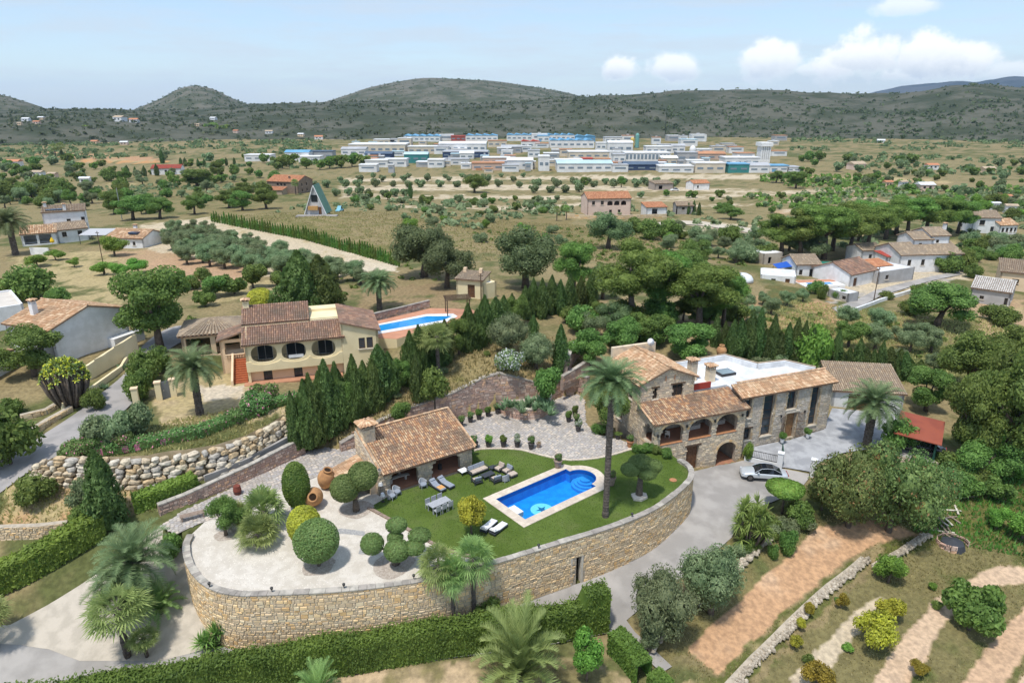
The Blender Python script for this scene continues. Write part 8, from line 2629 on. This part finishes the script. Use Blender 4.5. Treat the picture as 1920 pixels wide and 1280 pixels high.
scatter(['bush', 'grey_bush'], [(640,372),(1080,385),(1060,402),(700,398)], 18, 10, 18, 'the low terraces by the cabin', 8)
scatter(['bush', 'lime_bush', 'bush'], [(1760,880),(1920,800),(1920,900),(1800,960)], 16, 24, 46, 'the thicket at the right edge', 9)
scatter(['bush', 'grey_bush'], [(1350,1045),(1500,945),(1520,985),(1400,1090)], 9, 16, 30, 'the lane-side bank', 10)
scatter(['bush', 'broad'], [(1040,600),(1380,600),(1360,650),(1060,650)], 22, 28, 50, 'the undergrowth of the wood', 11)
scatter(['bush', 'grey_bush'], [(560,790),(900,660),(950,680),(740,780)], 8, 10, 20, 'the dry slope above the reddish wall', 12)
scatter(['lime_bush', 'bush'], [(1480,1200),(1640,1060),(1900,1060),(1700,1290),(1500,1290)], 7, 8, 16, 'the right hand field', 13)
scatter(['bush', 'olive'], [(330,525),(560,505),(640,520),(560,560),(380,560)], 12, 18, 34, 'the terraces behind the yellow villa', 14)
scatter(['broad', 'bush', 'olive'], [(0,330),(560,328),(480,395),(280,405),(0,400)], 44, 14, 28, 'the fields left of the cabin', 21)
scatter(['far_tree', 'far_olive'], [(640,372),(1500,366),(1500,410),(1200,395),(900,402)], 40, 8, 15, 'the fields before the town', 22)
gr = {}
for it in LEFTOVER:
 gr.setdefault((it[3], it[4]), []).append(it)
for (nm, pl), its in gr.items():
 its.sort(key=lambda t: t[1])
 base = nm.replace('_', ' ')
 for i, it in enumerate(its):
  it[0]['label'] = ('%s at %s' % (base, pl)) if len(its) == 1 else ('%s at %s, %s from the left' % (base, pl, ordw(i)))
  it[0]['group'] = '%s at %s' % (base, pl)
# ------------------------------------------------------------------ ground cover
BARE = [TP(z_[0]) for z_ in ZONES if z_[1] in ((.50,.305,.175), (.56,.41,.285), (.53,.36,.235), (.52,.43,.31))]
def grass(name, label, poly, n, h, w, leaf, seed, px=True):
 poly = TP(poly) if px else poly
 rg = np.random.default_rng(seed)
 o = tufts(name, poly, [TERRACE, COURT, LANE, RAMP, ROAD, GC] + BARE, lambda x, y: hsmooth(x, y) - .03, LM[leaf], n, h, w, seed)
 return tag(o, label, 'grass')
grass('weeds', 'weeds and dry grass among the right hand fields', [(1180,1290),(1390,960),(1640,970),(1960,900),(1960,1300)], 40000, .16, .07, 'grass', 1)
grass('dry_grass', 'dry grass on the slope above the reddish wall', [(560,850),(760,690),(960,630),(1120,640),(1090,735),(920,720),(740,800)], 14000, .4, .1, 'grass', 2)
grass('verge_grass', 'grass and weeds on the left terraces', [(-60,1000),(-60,900),(130,840),(560,740),(560,840),(300,960)], 14000, .3, .1, 'grass', 3)
grass('field_grass', 'tall grass in the dry field below the hamlet', [(1380,620),(1480,560),(1900,600),(1920,720),(1600,720)], 26000, .36, .14, 'grass', 4)
grass('hill_grass', 'dry grass covering the hill below the cabin', [(420,405),(740,398),(1260,436),(1300,500),(860,490),(740,480)], 26000, .34, .2, 'grass', 5)
grass('thicket_grass', 'green weeds below the trees at the right edge', [(1700,1000),(1740,880),(1960,760),(1960,1050)], 16000, .4, .12, 'hedge', 6)
# ------------------------------------------------------------------ hills
def hillmat(name, g, r, blue=0):
 return mat(name, g, r, scale=.012, rough=.95, bump=6.0, bscale=.03, world=True, c3=tuple(v * .8 for v in g), c3scale=.05, detail=9, spec=.05, lo=.40, hi=.60)
m_hill = hillmat('hill_scrub', (.074,.084,.048), (.150,.142,.108))
m_hill2 = hillmat('hill_dark', (.056,.068,.042), (.112,.112,.085))
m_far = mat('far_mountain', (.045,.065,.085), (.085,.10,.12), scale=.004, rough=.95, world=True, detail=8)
HP = {}
def hill(name, crest, D, front, back, m, amp, seed, p=1.15, n=170, foot=-7):
 xs = np.linspace(crest[0][0], crest[-1][0], n)
 cr_ = crom(crest, 6)
 ys = np.interp(xs, [c[0] for c in cr_], [c[1] for c in cr_])
 rows = np.r_[np.linspace(0, 1, 46), 1 + np.linspace(.08, 1, 10)]
 V = np.empty((len(rows), n, 3))
 for j, (px, py) in enumerate(zip(xs, ys)):
  d = np.array(ray(px, py)); hd = math.hypot(d[0], d[1])
  dh = d[:2] / hd
  zc = CAM_H + D * d[2] / hd
  dist = np.where(rows <= 1, D - front * (1 - rows), D + back * (rows - 1))
  t = np.where(rows <= 1, rows, 2 - rows)
  f = (t ** p) * (3 - 2 * t) * .55 + t * .45
  V[:, j, 0] = dh[0] * dist; V[:, j, 1] = dh[1] * dist; V[:, j, 2] = foot + (zc - foot) * f
 X_, Y_ = V[..., 0], V[..., 1]
 t = np.minimum(rows, 2 - rows)[:, None]
 V[..., 2] += (fbm(X_, Y_, front * .35, seed) - .5) * amp * (4 * t * (1 - t)) + (fbm(X_, Y_, 60, seed + 3) - .5) * amp * .16 * np.clip(1.3 - t, 0, 1)
 ii = (np.arange(len(rows) - 1)[:, None] * n + np.arange(n - 1)[None]).ravel()
 HP[name] = V
 return npmesh('hill', V.reshape(-1, 3), np.c_[ii, ii + 1, ii + n + 1, ii + n], m, smooth=True, kind='structure')
hill('l', [(-420,140),(-200,158),(-60,172),(0,179),(45,190),(90,205),(130,218)], 2600, 700, 600, m_hill, 30, 1)
hill('c', [(215,222),(250,207),(300,186),(335,168),(365,162),(400,168),(430,182),(455,192),(500,206),(540,222)], 2600, 600, 600, m_hill, 26, 2)
hill('m', [(540,212),(590,200),(640,185),(700,166),(760,153),(800,149),(880,150),(940,154),(1000,163),(1060,173),(1100,184),(1180,205)], 3000, 1000, 900, m_hill, 45, 3)
hill('w', [(-460,222),(-200,212),(0,208),(130,204),(250,206),(330,207),(420,199),(520,194),(600,192),(660,190),(760,191),(850,197),(950,194),(1060,188),(1120,186),(1250,200)], 1750, 800, 500, m_hill2, 34, 4)
hill('r', [(940,220),(1000,200),(1060,190),(1110,184),(1180,180),(1260,174),(1330,171),(1400,170),(1470,170),(1540,176),(1600,180),(1660,181),(1720,178),(1780,170),(1840,163),(1900,166),(2000,172),(2300,186),(2700,200)], 1950, 900, 900, m_hill2, 60, 5)
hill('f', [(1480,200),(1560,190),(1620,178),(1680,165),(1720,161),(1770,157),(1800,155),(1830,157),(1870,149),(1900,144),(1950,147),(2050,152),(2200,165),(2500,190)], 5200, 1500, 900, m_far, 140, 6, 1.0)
# scrub and small trees too many to count
def clumps(name, label, P, R_, k, leaf, seed):
 rg = np.random.default_rng(seed)
 n = len(P)
 r = R_ * rg.uniform(.45, 1.35, n)
 d = unit(rg.normal(size=(n * k, 3))); d[:, 2] = np.abs(d[:, 2])
 rr2 = np.repeat(r, k)[:, None]
 Q = np.repeat(P, k, 0) + d * rr2 * np.array([1, 1, .95]) * .8
 N = unit(d + rg.normal(size=(n * k, 3)) * .5)
 u = unit(np.cross(N, rg.normal(size=(n * k, 3)))); v = np.cross(N, u)
 s = rr2 * rg.uniform(.6, 1.0, n * k)[:, None]
 V = np.stack([Q - u * s * .6, Q - v * s * .5, Q + u * s * .6, Q + v * s * .5], 1).reshape(-1, 3)
 return tag(npmesh(name, V, qf(V), LM[leaf], kind='stuff'), label, 'scrub')
def sample(key, n, t0, t1, seed):
 rg = np.random.default_rng(seed)
 V = HP[key]
 i = rg.integers(int(t0 * 45), int(t1 * 45), n); j = rg.integers(0, V.shape[1] - 1, n); f = rg.uniform(0, 1, (n, 1))
 P = V[i, j] * (1 - f) + V[i, j + 1] * f
 g = rg.uniform(0, 1, (n, 1))
 P = P * (1 - g) + (V[i + 1, j] * (1 - f) + V[i + 1, j + 1] * f) * g
 return P
clumps('hill_wood', 'dark low woodland across the long hill behind the plain', np.concatenate([sample('w', 2200, 0, .98, 1)]), 4.2, 7, 'hill', 1)
clumps('hill_wood', 'scattered woodland at the foot of the right hand ridge', np.concatenate([sample('r', 1900, 0, .4, 2), sample('r', 700, .3, .95, 3)]), 4.0, 7, 'hill', 2)
clumps('hill_scrub', 'sparse scrub dotting the rocky hills', np.concatenate([sample('m', 500, .3, 1, 4), sample('c', 420, .2, 1, 5), sample('l', 200, .2, 1, 6)]), 4.0, 6, 'hill', 3)
def plain_pts(n, r0, r1, a0, a1, seed, avoid=()):
 rg = np.random.default_rng(seed)
 a = np.radians(rg.uniform(a0, a1, n)); r = np.sqrt(rg.uniform(r0 * r0, r1 * r1, n))
 x, y = r * np.sin(a), r * np.cos(a)
 dn = fbm(x, y, 70, seed) > .53
 x, y = x[dn], y[dn]
 z = hsmooth(x, y)
 px, py = proj(x, y, z)
 k = np.ones(len(x), bool)
 for pl in avoid:
  k &= ~inside(pl, px, py)
 return np.c_[x, y, z][k]
TOWN = [(620,248),(1480,248),(1490,326),(900,326),(620,316)]
FLD = [(600,318),(1500,318),(1500,372),(560,376)]
clumps('scrub', 'low scrub and hedgerow trees spread over the distant plain', plain_pts(9000, 380, 1250, -52, 52, 7, [TOWN, FLD]), 3.0, 9, 'oak', 5)
clumps('scrub', 'grey-green bushes spread over the middle distance', plain_pts(2400, 190, 420, -52, 52, 9, [FLD, [(250,405),(760,395),(760,510),(250,510)]]), 1.6, 14, 'olive', 6)
clumps('scrub', 'low thickets on the right hand plain', plain_pts(1100, 300, 480, 14, 50, 11, [TOWN]), 2.0, 12, 'pine', 8)
clumps('scrub', 'low weeds and seedlings spread over the near slopes', plain_pts(3800, 75, 215, -50, 50, 12, [[(640,560),(960,560),(960,640),(560,860)], [(250,405),(760,395),(760,510),(250,510)], [(1060,640),(1720,640),(1720,900),(900,900)], [(380,560),(720,560),(720,780),(380,780)], [(0,540),(270,540),(270,760),(0,760)], [(1400,470),(1920,470),(1920,590),(1400,590)], [(60,360),(280,360),(280,480),(30,480)]]), .55, 14, 'broad', 10)
# ------------------------------------------------------------------ town
TC = {'w': ('white', (.78,.78,.77)), 'c': ('cream', (.68,.60,.48)), 'g': ('grey', (.42,.42,.42)), 'n': ('navy', (.05,.08,.16)), 't': ('teal', (.06,.26,.25)), 'r': ('red', (.38,.10,.08)), 'p': ('pinkish', (.62,.45,.36)), 'b': ('blue', (.13,.33,.52))}
RC = {'w': (.80,.80,.80), 'b': (.16,.38,.58), 'g': (.45,.46,.48), 'r': (.50,.10,.07), 'o': (.52,.26,.14), 'n': (.10,.14,.2), 'l': (.50,.66,.72)}
BL = [(459,508,291,302,'w','w'),(535,580,285,302,'w','b'),(580,624,284,300,'g','n'),(654,760,271,288,'c','w'),(684,735,288,302,'n','n'),(720,762,299,312,'w','w'),(758,802,289,305,'t','l'),(685,727,301,313,'w','w'),(757,825,255,266,'w','b'),(846,873,255,265,'r','r'),(873,933,254,265,'w','b'),(823,911,269,286,'w','w'),(830,914,285,296,'n','g'),(862,888,287,299,'w','w'),(830,879,299,310,'w','g'),(765,819,275,288,'c','w'),
 (940,977,275,287,'g','g'),(950,1007,253,264,'w','b'),(1008,1030,255,266,'w','b'),(1026,1078,253,263,'w','b'),(1079,1116,255,266,'b','b'),(977,1013,265,278,'w','r'),(1031,1114,263,278,'w','b'),(1134,1185,258,267,'w','g'),(1140,1186,267,288,'w','w'),(1066,1142,285,298,'c','w'),(1041,1092,300,313,'c','w'),(1045,1148,306,322,'w','l'),(1010,1030,293,320,'w','w'),(951,999,300,318,'w','w'),(1172,1256,287,305,'w','w'),(1170,1235,308,321,'n','n'),(1211,1260,275,288,'w','w'),(1259,1284,273,287,'w','g'),(1269,1307,286,305,'g','g'),(1359,1424,296,311,'w','w'),(1365,1404,308,324,'t','b'),(1303,1359,306,324,'c','w'),(1443,1478,311,322,'w','b'),(1404,1442,310,324,'w','g'),
 (905,950,296,308,'p','w'),(885,945,306,320,'p','o'),(802,832,300,314,'w','w'),(640,686,279,292,'w','g'),(1188,1210,286,296,'w','r'),(1118,1136,268,282,'w','w'),(1236,1300,312,324,'w','w'),(1308,1360,288,300,'p','o'),(915,950,264,276,'c','o'),(732,760,261,270,'w','g'),(700,740,262,270,'c','w'),(1150,1172,290,306,'w','g'),(1092,1112,298,308,'r','r'),(1240,1270,296,310,'c','w'),(990,1012,282,296,'w','g'),(560,600,294,304,'w','w'),(1476,1500,314,322,'w','g')]
rows_ = {'front': [], 'middle': [], 'back': []}
for b in BL:
 rows_['front' if b[3] > 298 else ('middle' if b[3] > 270 else 'back')].append(b)
for rn, bs_ in rows_.items():
 bs_.sort()
 for i, (x0, x1, yt, yb, wc, rc) in enumerate(bs_):
  a, c_ = G(x0, yb, -4), G(x1, yb, -4)
  U = math.dist(a, c_)
  hgt = (yb - yt) * mpp((a[0], a[1], -4)) * .93
  cn = TC[wc][0]
  rdesc = {'b': 'with blue roof', 'r': 'with red roof', 'o': 'with orange roof', 'l': 'with pale blue roof', 'n': 'with dark roof'}.get(rc, 'with flat roof')
  t = thing('town_building', '%s unit %s, %s from the left in the town %s row' % (cn, rdesc, ordw(i), rn), 'building', (a[0], a[1], -4), math.atan2(c_[1] - a[1], c_[0] - a[0]), 'units of the distant town')
  dp = min(40, max(12, U * .6))
  wm_ = mat('town_' + cn, TC[wc][1], tuple(v * .86 for v in TC[wc][1]), scale=.15, rough=.85)
  rm_ = mat('town_roof_' + rc, RC[rc], tuple(v * .85 for v in RC[rc]), scale=.1, rough=.7)
  bx(t, 'wall', wm_, 0, U, 0, dp, -3, hgt)
  r_ = MB()
  sty = (i * 7 + len(rn)) % 3
  if rc in 'br' and U > 20:
   n_ = max(2, int(U / 9))
   for k in range(n_):
    u0, u1 = U * k / n_, U * (k + 1) / n_
    r_.add([(u0, -.3, hgt), (u1, -.3, hgt), (u0 + (u1 - u0) * .25, -.3, hgt + 1.8), (u0, dp, hgt), (u1, dp, hgt), (u0 + (u1 - u0) * .25, dp, hgt + 1.8)], [(0, 1, 2), (1, 4, 5, 2), (0, 2, 5, 3), (3, 5, 4)])
  elif sty == 0:
   r_.add([(-.4, -.4, hgt), (U + .4, -.4, hgt), (U + .4, dp, hgt), (-.4, dp, hgt), (-.4, dp / 2, hgt + 1.6), (U + .4, dp / 2, hgt + 1.6)], [(0, 1, 5, 4), (2, 3, 4, 5), (1, 2, 5), (3, 0, 4), (3, 2, 1, 0)])
  else:
   r_.box(-.3, U + .3, -.3, dp, hgt + .003, hgt + .6)
  r_.build('roof', rm_, t)
  n_ = 12 if (x0, x1) == (1172, 1256) else max(2, min(9, int(U / 6)))
  for k in range(n_):
   u = U * (k + .5) / n_
   hh = hgt * (.5 if n_ == 12 else .22)
   bx(t, 'window', mat('town_glass', (.20,.25,.30), rough=.3), u - U / n_ * .3, u + U / n_ * .3, -.12, .1, hgt * .38, hgt * .38 + hh)
  if sty == 1:
   bx(t, 'loading_door', rm_, U * .12, U * .12 + min(5, U * .2), -.15, .1, -.5, hgt * .36)
# smaller blocks crowded between the halls
tb_ = random.Random(31)
fill = sorted((tb_.uniform(650, 1462), tb_.choice((266, 272, 280, 287, 293, 299, 306, 312, 318, 322)) + tb_.uniform(-2, 2), tb_.uniform(10, 34), tb_.uniform(7, 15)) for _ in range(84))
for i, (x, yb, w, h) in enumerate(fill):
 a = G(x, yb, -4); k = mpp((*a, -4))
 U, hh = w * k, h * k * .9
 t = thing('town_block', 'small pale town block, %s from the left among the small blocks' % ordw(i), 'building', (*a, -4), tb_.uniform(-.08, .08), 'small blocks of the distant town')
 bx(t, 'wall', MATS[tb_.choice(('town_white', 'town_white', 'town_white', 'town_cream', 'town_grey'))], 0, U, 0, U * .8, -3, hh)
 bx(t, 'roof', MATS[tb_.choice(('town_roof_w', 'town_roof_w', 'town_roof_g', 'town_roof_l', 'town_roof_o'))], -.2, U + .2, -.2, U * .8, hh + .003, hh + .5)
 bx(t, 'window', MATS['town_glass'], U * .15, U * .85, -.1, .1, hh * .5, hh * .75)
 if i % 3 == 0:
  bx(t, 'roof_plant', MATS['town_grey'], U * .4, U * .6, U * .3, U * .5, hh + .5, hh + 2)
# landmarks of the town
def tower(px, py, w, label, build):
 a = G(px, py, -4)
 t = thing('town_tower', label, 'tower', (a[0], a[1], -4), 0)
 build(t, w * mpp((a[0], a[1], -4)))
def b1(t, k):
 bx(t, 'base', m_white, -9 * k, 9 * k, 0, 12, -3, 6 * k)
 for i in range(5):
  bx(t, 'silo_column', m_white, (-9 + i * 3.8) * k, (-6.4 + i * 3.8) * k, 0, 10, 6 * k, 30 * k)
 bx(t, 'silo_wall', MATS['town_grey'], -8.6 * k, 8.6 * k, .8, 10, 6 * k, 30 * k); bx(t, 'silo_head', m_white, -11 * k, 11 * k, -1, 12, 30.1 * k, 37 * k)
tower(1434, 306, 1, 'tall white silo tower at the right end of the town', b1)
def b2(t, k):
 MB().lathe([(6 * k, 0), (6 * k, 10 * k), (4.5 * k, 14 * k), (.3, 17 * k)], 14).build('dome', m_wcush, t, smooth=True)
 bx(t, 'base', MATS['town_grey'], -8 * k, 8 * k, -4, 10, -16 * k, 0)
a = G(1298, 288, -4)
tower(1298, 290, 1, 'pale domed cylinder on a grey block in the town', b2)
def b3(t, k):
 for i, (x, c_) in enumerate(((-5, (.62,.45,.12)), (4, (.16,.36,.33)))):
  MB().lathe([(3.6 * k, 0), (3.6 * k, (16 + 7 * i) * k), (1.4 * k, (19 + 7 * i) * k)], 12, cx=x * k).build('silo', mat('silo_%d' % i, c_, rough=.6), t)
 bx(t, 'frame', m_steel, -9 * k, 9 * k, 4 * k, 6 * k, 0, 2)
tower(1190, 277, 1, 'pair of ochre and green silos at the back of the town', b3)
# scattered far houses
FH = [(45,228,14),(60,236,12),(33,236,9),(72,225,12),(212,228,22),(240,230,16),(360,238,10),(170,270,14),(225,272,14),(500,254,14),(590,262,16),(560,258,12),(398,226,12),(440,250,10),(10,312,26),(90,335,16),(60,332,20),(1645,268,14),(1740,318,22),(1600,318,30),(1845,325,24),(1880,380,16),(1885,400,20),(1860,395,14),(1690,352,14),(1660,352,16),(150,345,18),(80,262,12),(1725,358,30)]
for i, (x, y, w) in enumerate(sorted(FH)):
 p = T(x, y)
 if y < 262:
  d_ = ray(x, y); hd = math.hypot(d_[0], d_[1]); Vw = HP['w'][:46]; c_ = Vw[:, int(np.argmin(np.abs(Vw[20, :, 0] / Vw[20, :, 1] - d_[0] / d_[1])))]
  qs = np.hypot(c_[:, 0], c_[:, 1]); k = int(np.argmax(c_[:, 2] >= CAM_H + d_[2] / hd * qs))
  p = tuple(c_[k])
 k = w * mpp(p) * .92
 t = thing('distant_house', 'tiny distant house, %s from the left among those outside the town' % ordw(i), 'house', p, rnd.uniform(-.3, .3), 'distant houses')
 hh = min(6.5, max(3, k * .36))
 bx(t, 'wall', (m_white, m_peach, m_white, m_pink)[i % 4], 0, k, 0, k * .7, -14 if y < 262 else -2, hh)
 r_ = MB(); r_.add([(-.4, -.4, hh), (k + .4, -.4, hh), (k + .4, k * .7, hh), (-.4, k * .7, hh), (-.4, k * .35, hh + k * .16), (k + .4, k * .35, hh + k * .16)], [(0, 1, 5, 4), (2, 3, 4, 5), (1, 2, 5), (3, 0, 4), (3, 2, 1, 0)]); r_.build('roof', (MATS['orange_tile'], m_tile_old, m_flatwhite)[i % 3], t)
 for j in range(2):
  bx(t, 'window', m_glass, k * (.2 + .4 * j), k * (.36 + .4 * j), -.08, .05, hh * .4, hh * .75)
# ------------------------------------------------------------------ field walls at lower right
m_dry = mat('dry_stone', None, (.36,.31,.24), scale=.8, pal=[(.50,.43,.34),(.43,.37,.29),(.56,.49,.39),(.38,.33,.26)], isl=.12, rough=.95)
for nm, lb, pts, dh, th in [('field_wall', 'long dry stone wall between the red field and the lower orchard', [(1365,1300),(1420,1240),(1480,1180),(1560,1105),(1625,1052)], .35, 1.0), ('field_wall', 'upper end of the dry stone wall below the carob mass', [(1640,1068),(1690,1040),(1738,1008)], .5, .7), ('bank_wall', 'rough stone wall on the bank below the driveway', [(1500,975),(1460,1000),(1415,1040),(1380,1072)], .5, .5), ('bank_wall', 'tumbled stone wall under the olive pair', [(1345,1105),(1290,1150),(1235,1200),(1218,1225)], .5, .5)]:
 w_ = TP(pts)
 zf = zl_terr(resample(w_, .6, False))
 wt_, _, _ = wall_thing(nm, lb, w_, lambda s, zf=zf: zf(s) - 1.2, lambda s, zf=zf, dh=dh: zf(s) + dh - .1, th * .6, m_dry, m_mortar, .42, .26, side=1 if pts[0][0] < pts[-1][0] else -1, seed=81, coping=False, proud=.12)
 q_ = resample(w_, .25, False); rg = random.Random(4)
 rb = MB()
 for (a, b), c_ in zip(q_, np.linspace(0, poly_len(w_), len(q_))):
  for k in range(5):
   r = rg.uniform(.08, .2); a1, b1 = a + rg.uniform(-.32, .32), b + rg.uniform(-.32, .32); z1 = zf(c_) + dh - .14; t0 = rg.uniform(0, 6)
   e = [(a1 + r * rg.uniform(.7, 1.3) * math.cos(t0 + j * 1.257), b1 + r * rg.uniform(.7, 1.2) * math.sin(t0 + j * 1.257)) for j in range(5)]
   rb.add([(x, y, z1) for x, y in e] + [(a1 + (x - a1) * .7, b1 + (y - b1) * .7, z1 + r * rg.uniform(.7, 1.2)) for x, y in e], [(5, 6, 7, 8, 9)] + [(j, (j + 1) % 5, 5 + (j + 1) % 5, 5 + j) for j in range(5)])
 rb.build('rubble_top', m_dry, wt_, kind='stuff')
# salvage yard: planks, boxes and a tarpaulin at the right
yz = T(1790, 985)
t = thing('rubble_enclosure', 'round stone enclosure with dark tarpaulin below the scrap yard', 'enclosure', (*T(1785, 1020)[:2], T(1785, 1020)[2] - .3), 0)
tb = MB(); stones(tb, [(1.4 * math.cos(a), 1.1 * math.sin(a)) for a in np.linspace(-.3, 4.6, 14)], 0, .8, .4, .25, .12, seed=5); tb.build('stone_ring', m_red, t, kind='stuff')
MB().lathe([(1.2, 0), (1.0, .6), (.5, .75), (.1, .9)], 9).build('tarpaulin', mat('dark_tarp', (.05,.055,.065), rough=.6), t)
sp = random.Random(8)
for i, (x, y) in enumerate(sorted((sp.uniform(1752, 1815), sp.uniform(915, 1000)) for _ in range(16))):
 p = T(x, y)
 MB().box(-1.1, 1.1, -.09, .09, .05, .12).build('plank', m_woodg if i % 2 else m_sill, None, loc=p, rz=sp.uniform(-.4, .4) + (1.5 if i % 3 else 0), label='loose timber plank lying in the scrap yard, %s from the left' % ordw(i), cat='plank', group='planks in the scrap yard')
for i, (x, y, c_, lb) in enumerate([(1765,895,(.10,.25,.40),'blue crate by the scrap yard'),(1772,885,(.75,.75,.74),'white fridge by the scrap yard'),(1822,920,(.04,.05,.06),'black box at the right of the scrap yard'),(1825,910,(.05,.09,.30),'blue-lidded bin at the right of the scrap yard'),(1812,925,(.70,.70,.68),'white box at the right of the scrap yard'),(1738,890,(.10,.45,.42),'turquoise cover half hidden by the carob mass')]):
 p = T(x, y)
 o = thing('salvage_box', lb, 'box', p, sp.uniform(0, 1))
 m_ = mat('salvage_%d' % i, c_, rough=.6)
 bx(o, 'body', m_, -.45, .45, -.35, .35, 0, .75); bx(o, 'lid', m_, -.5, .5, -.4, .4, .752, .82)
# ------------------------------------------------------------------ air
hz_m = bpy.data.materials.new('haze')
hz_m.use_nodes = True
n_ = hz_m.node_tree
n_.nodes.clear()
ho = n_.nodes.new('ShaderNodeOutputMaterial')
pv = n_.nodes.new('ShaderNodeVolumePrincipled')
pv.inputs['Color'].default_value = (.52, .74, 1.0, 1)
pv.inputs['Density'].default_value = .000055
pv.inputs['Anisotropy'].default_value = .2
n_.links.new(pv.outputs[0], ho.inputs['Volume'])
MB().box(-9500, 9500, -300, 9000, -28, 330).build('haze', hz_m, None, kind='stuff', label='thin blue summer haze over the whole valley', cat='haze')
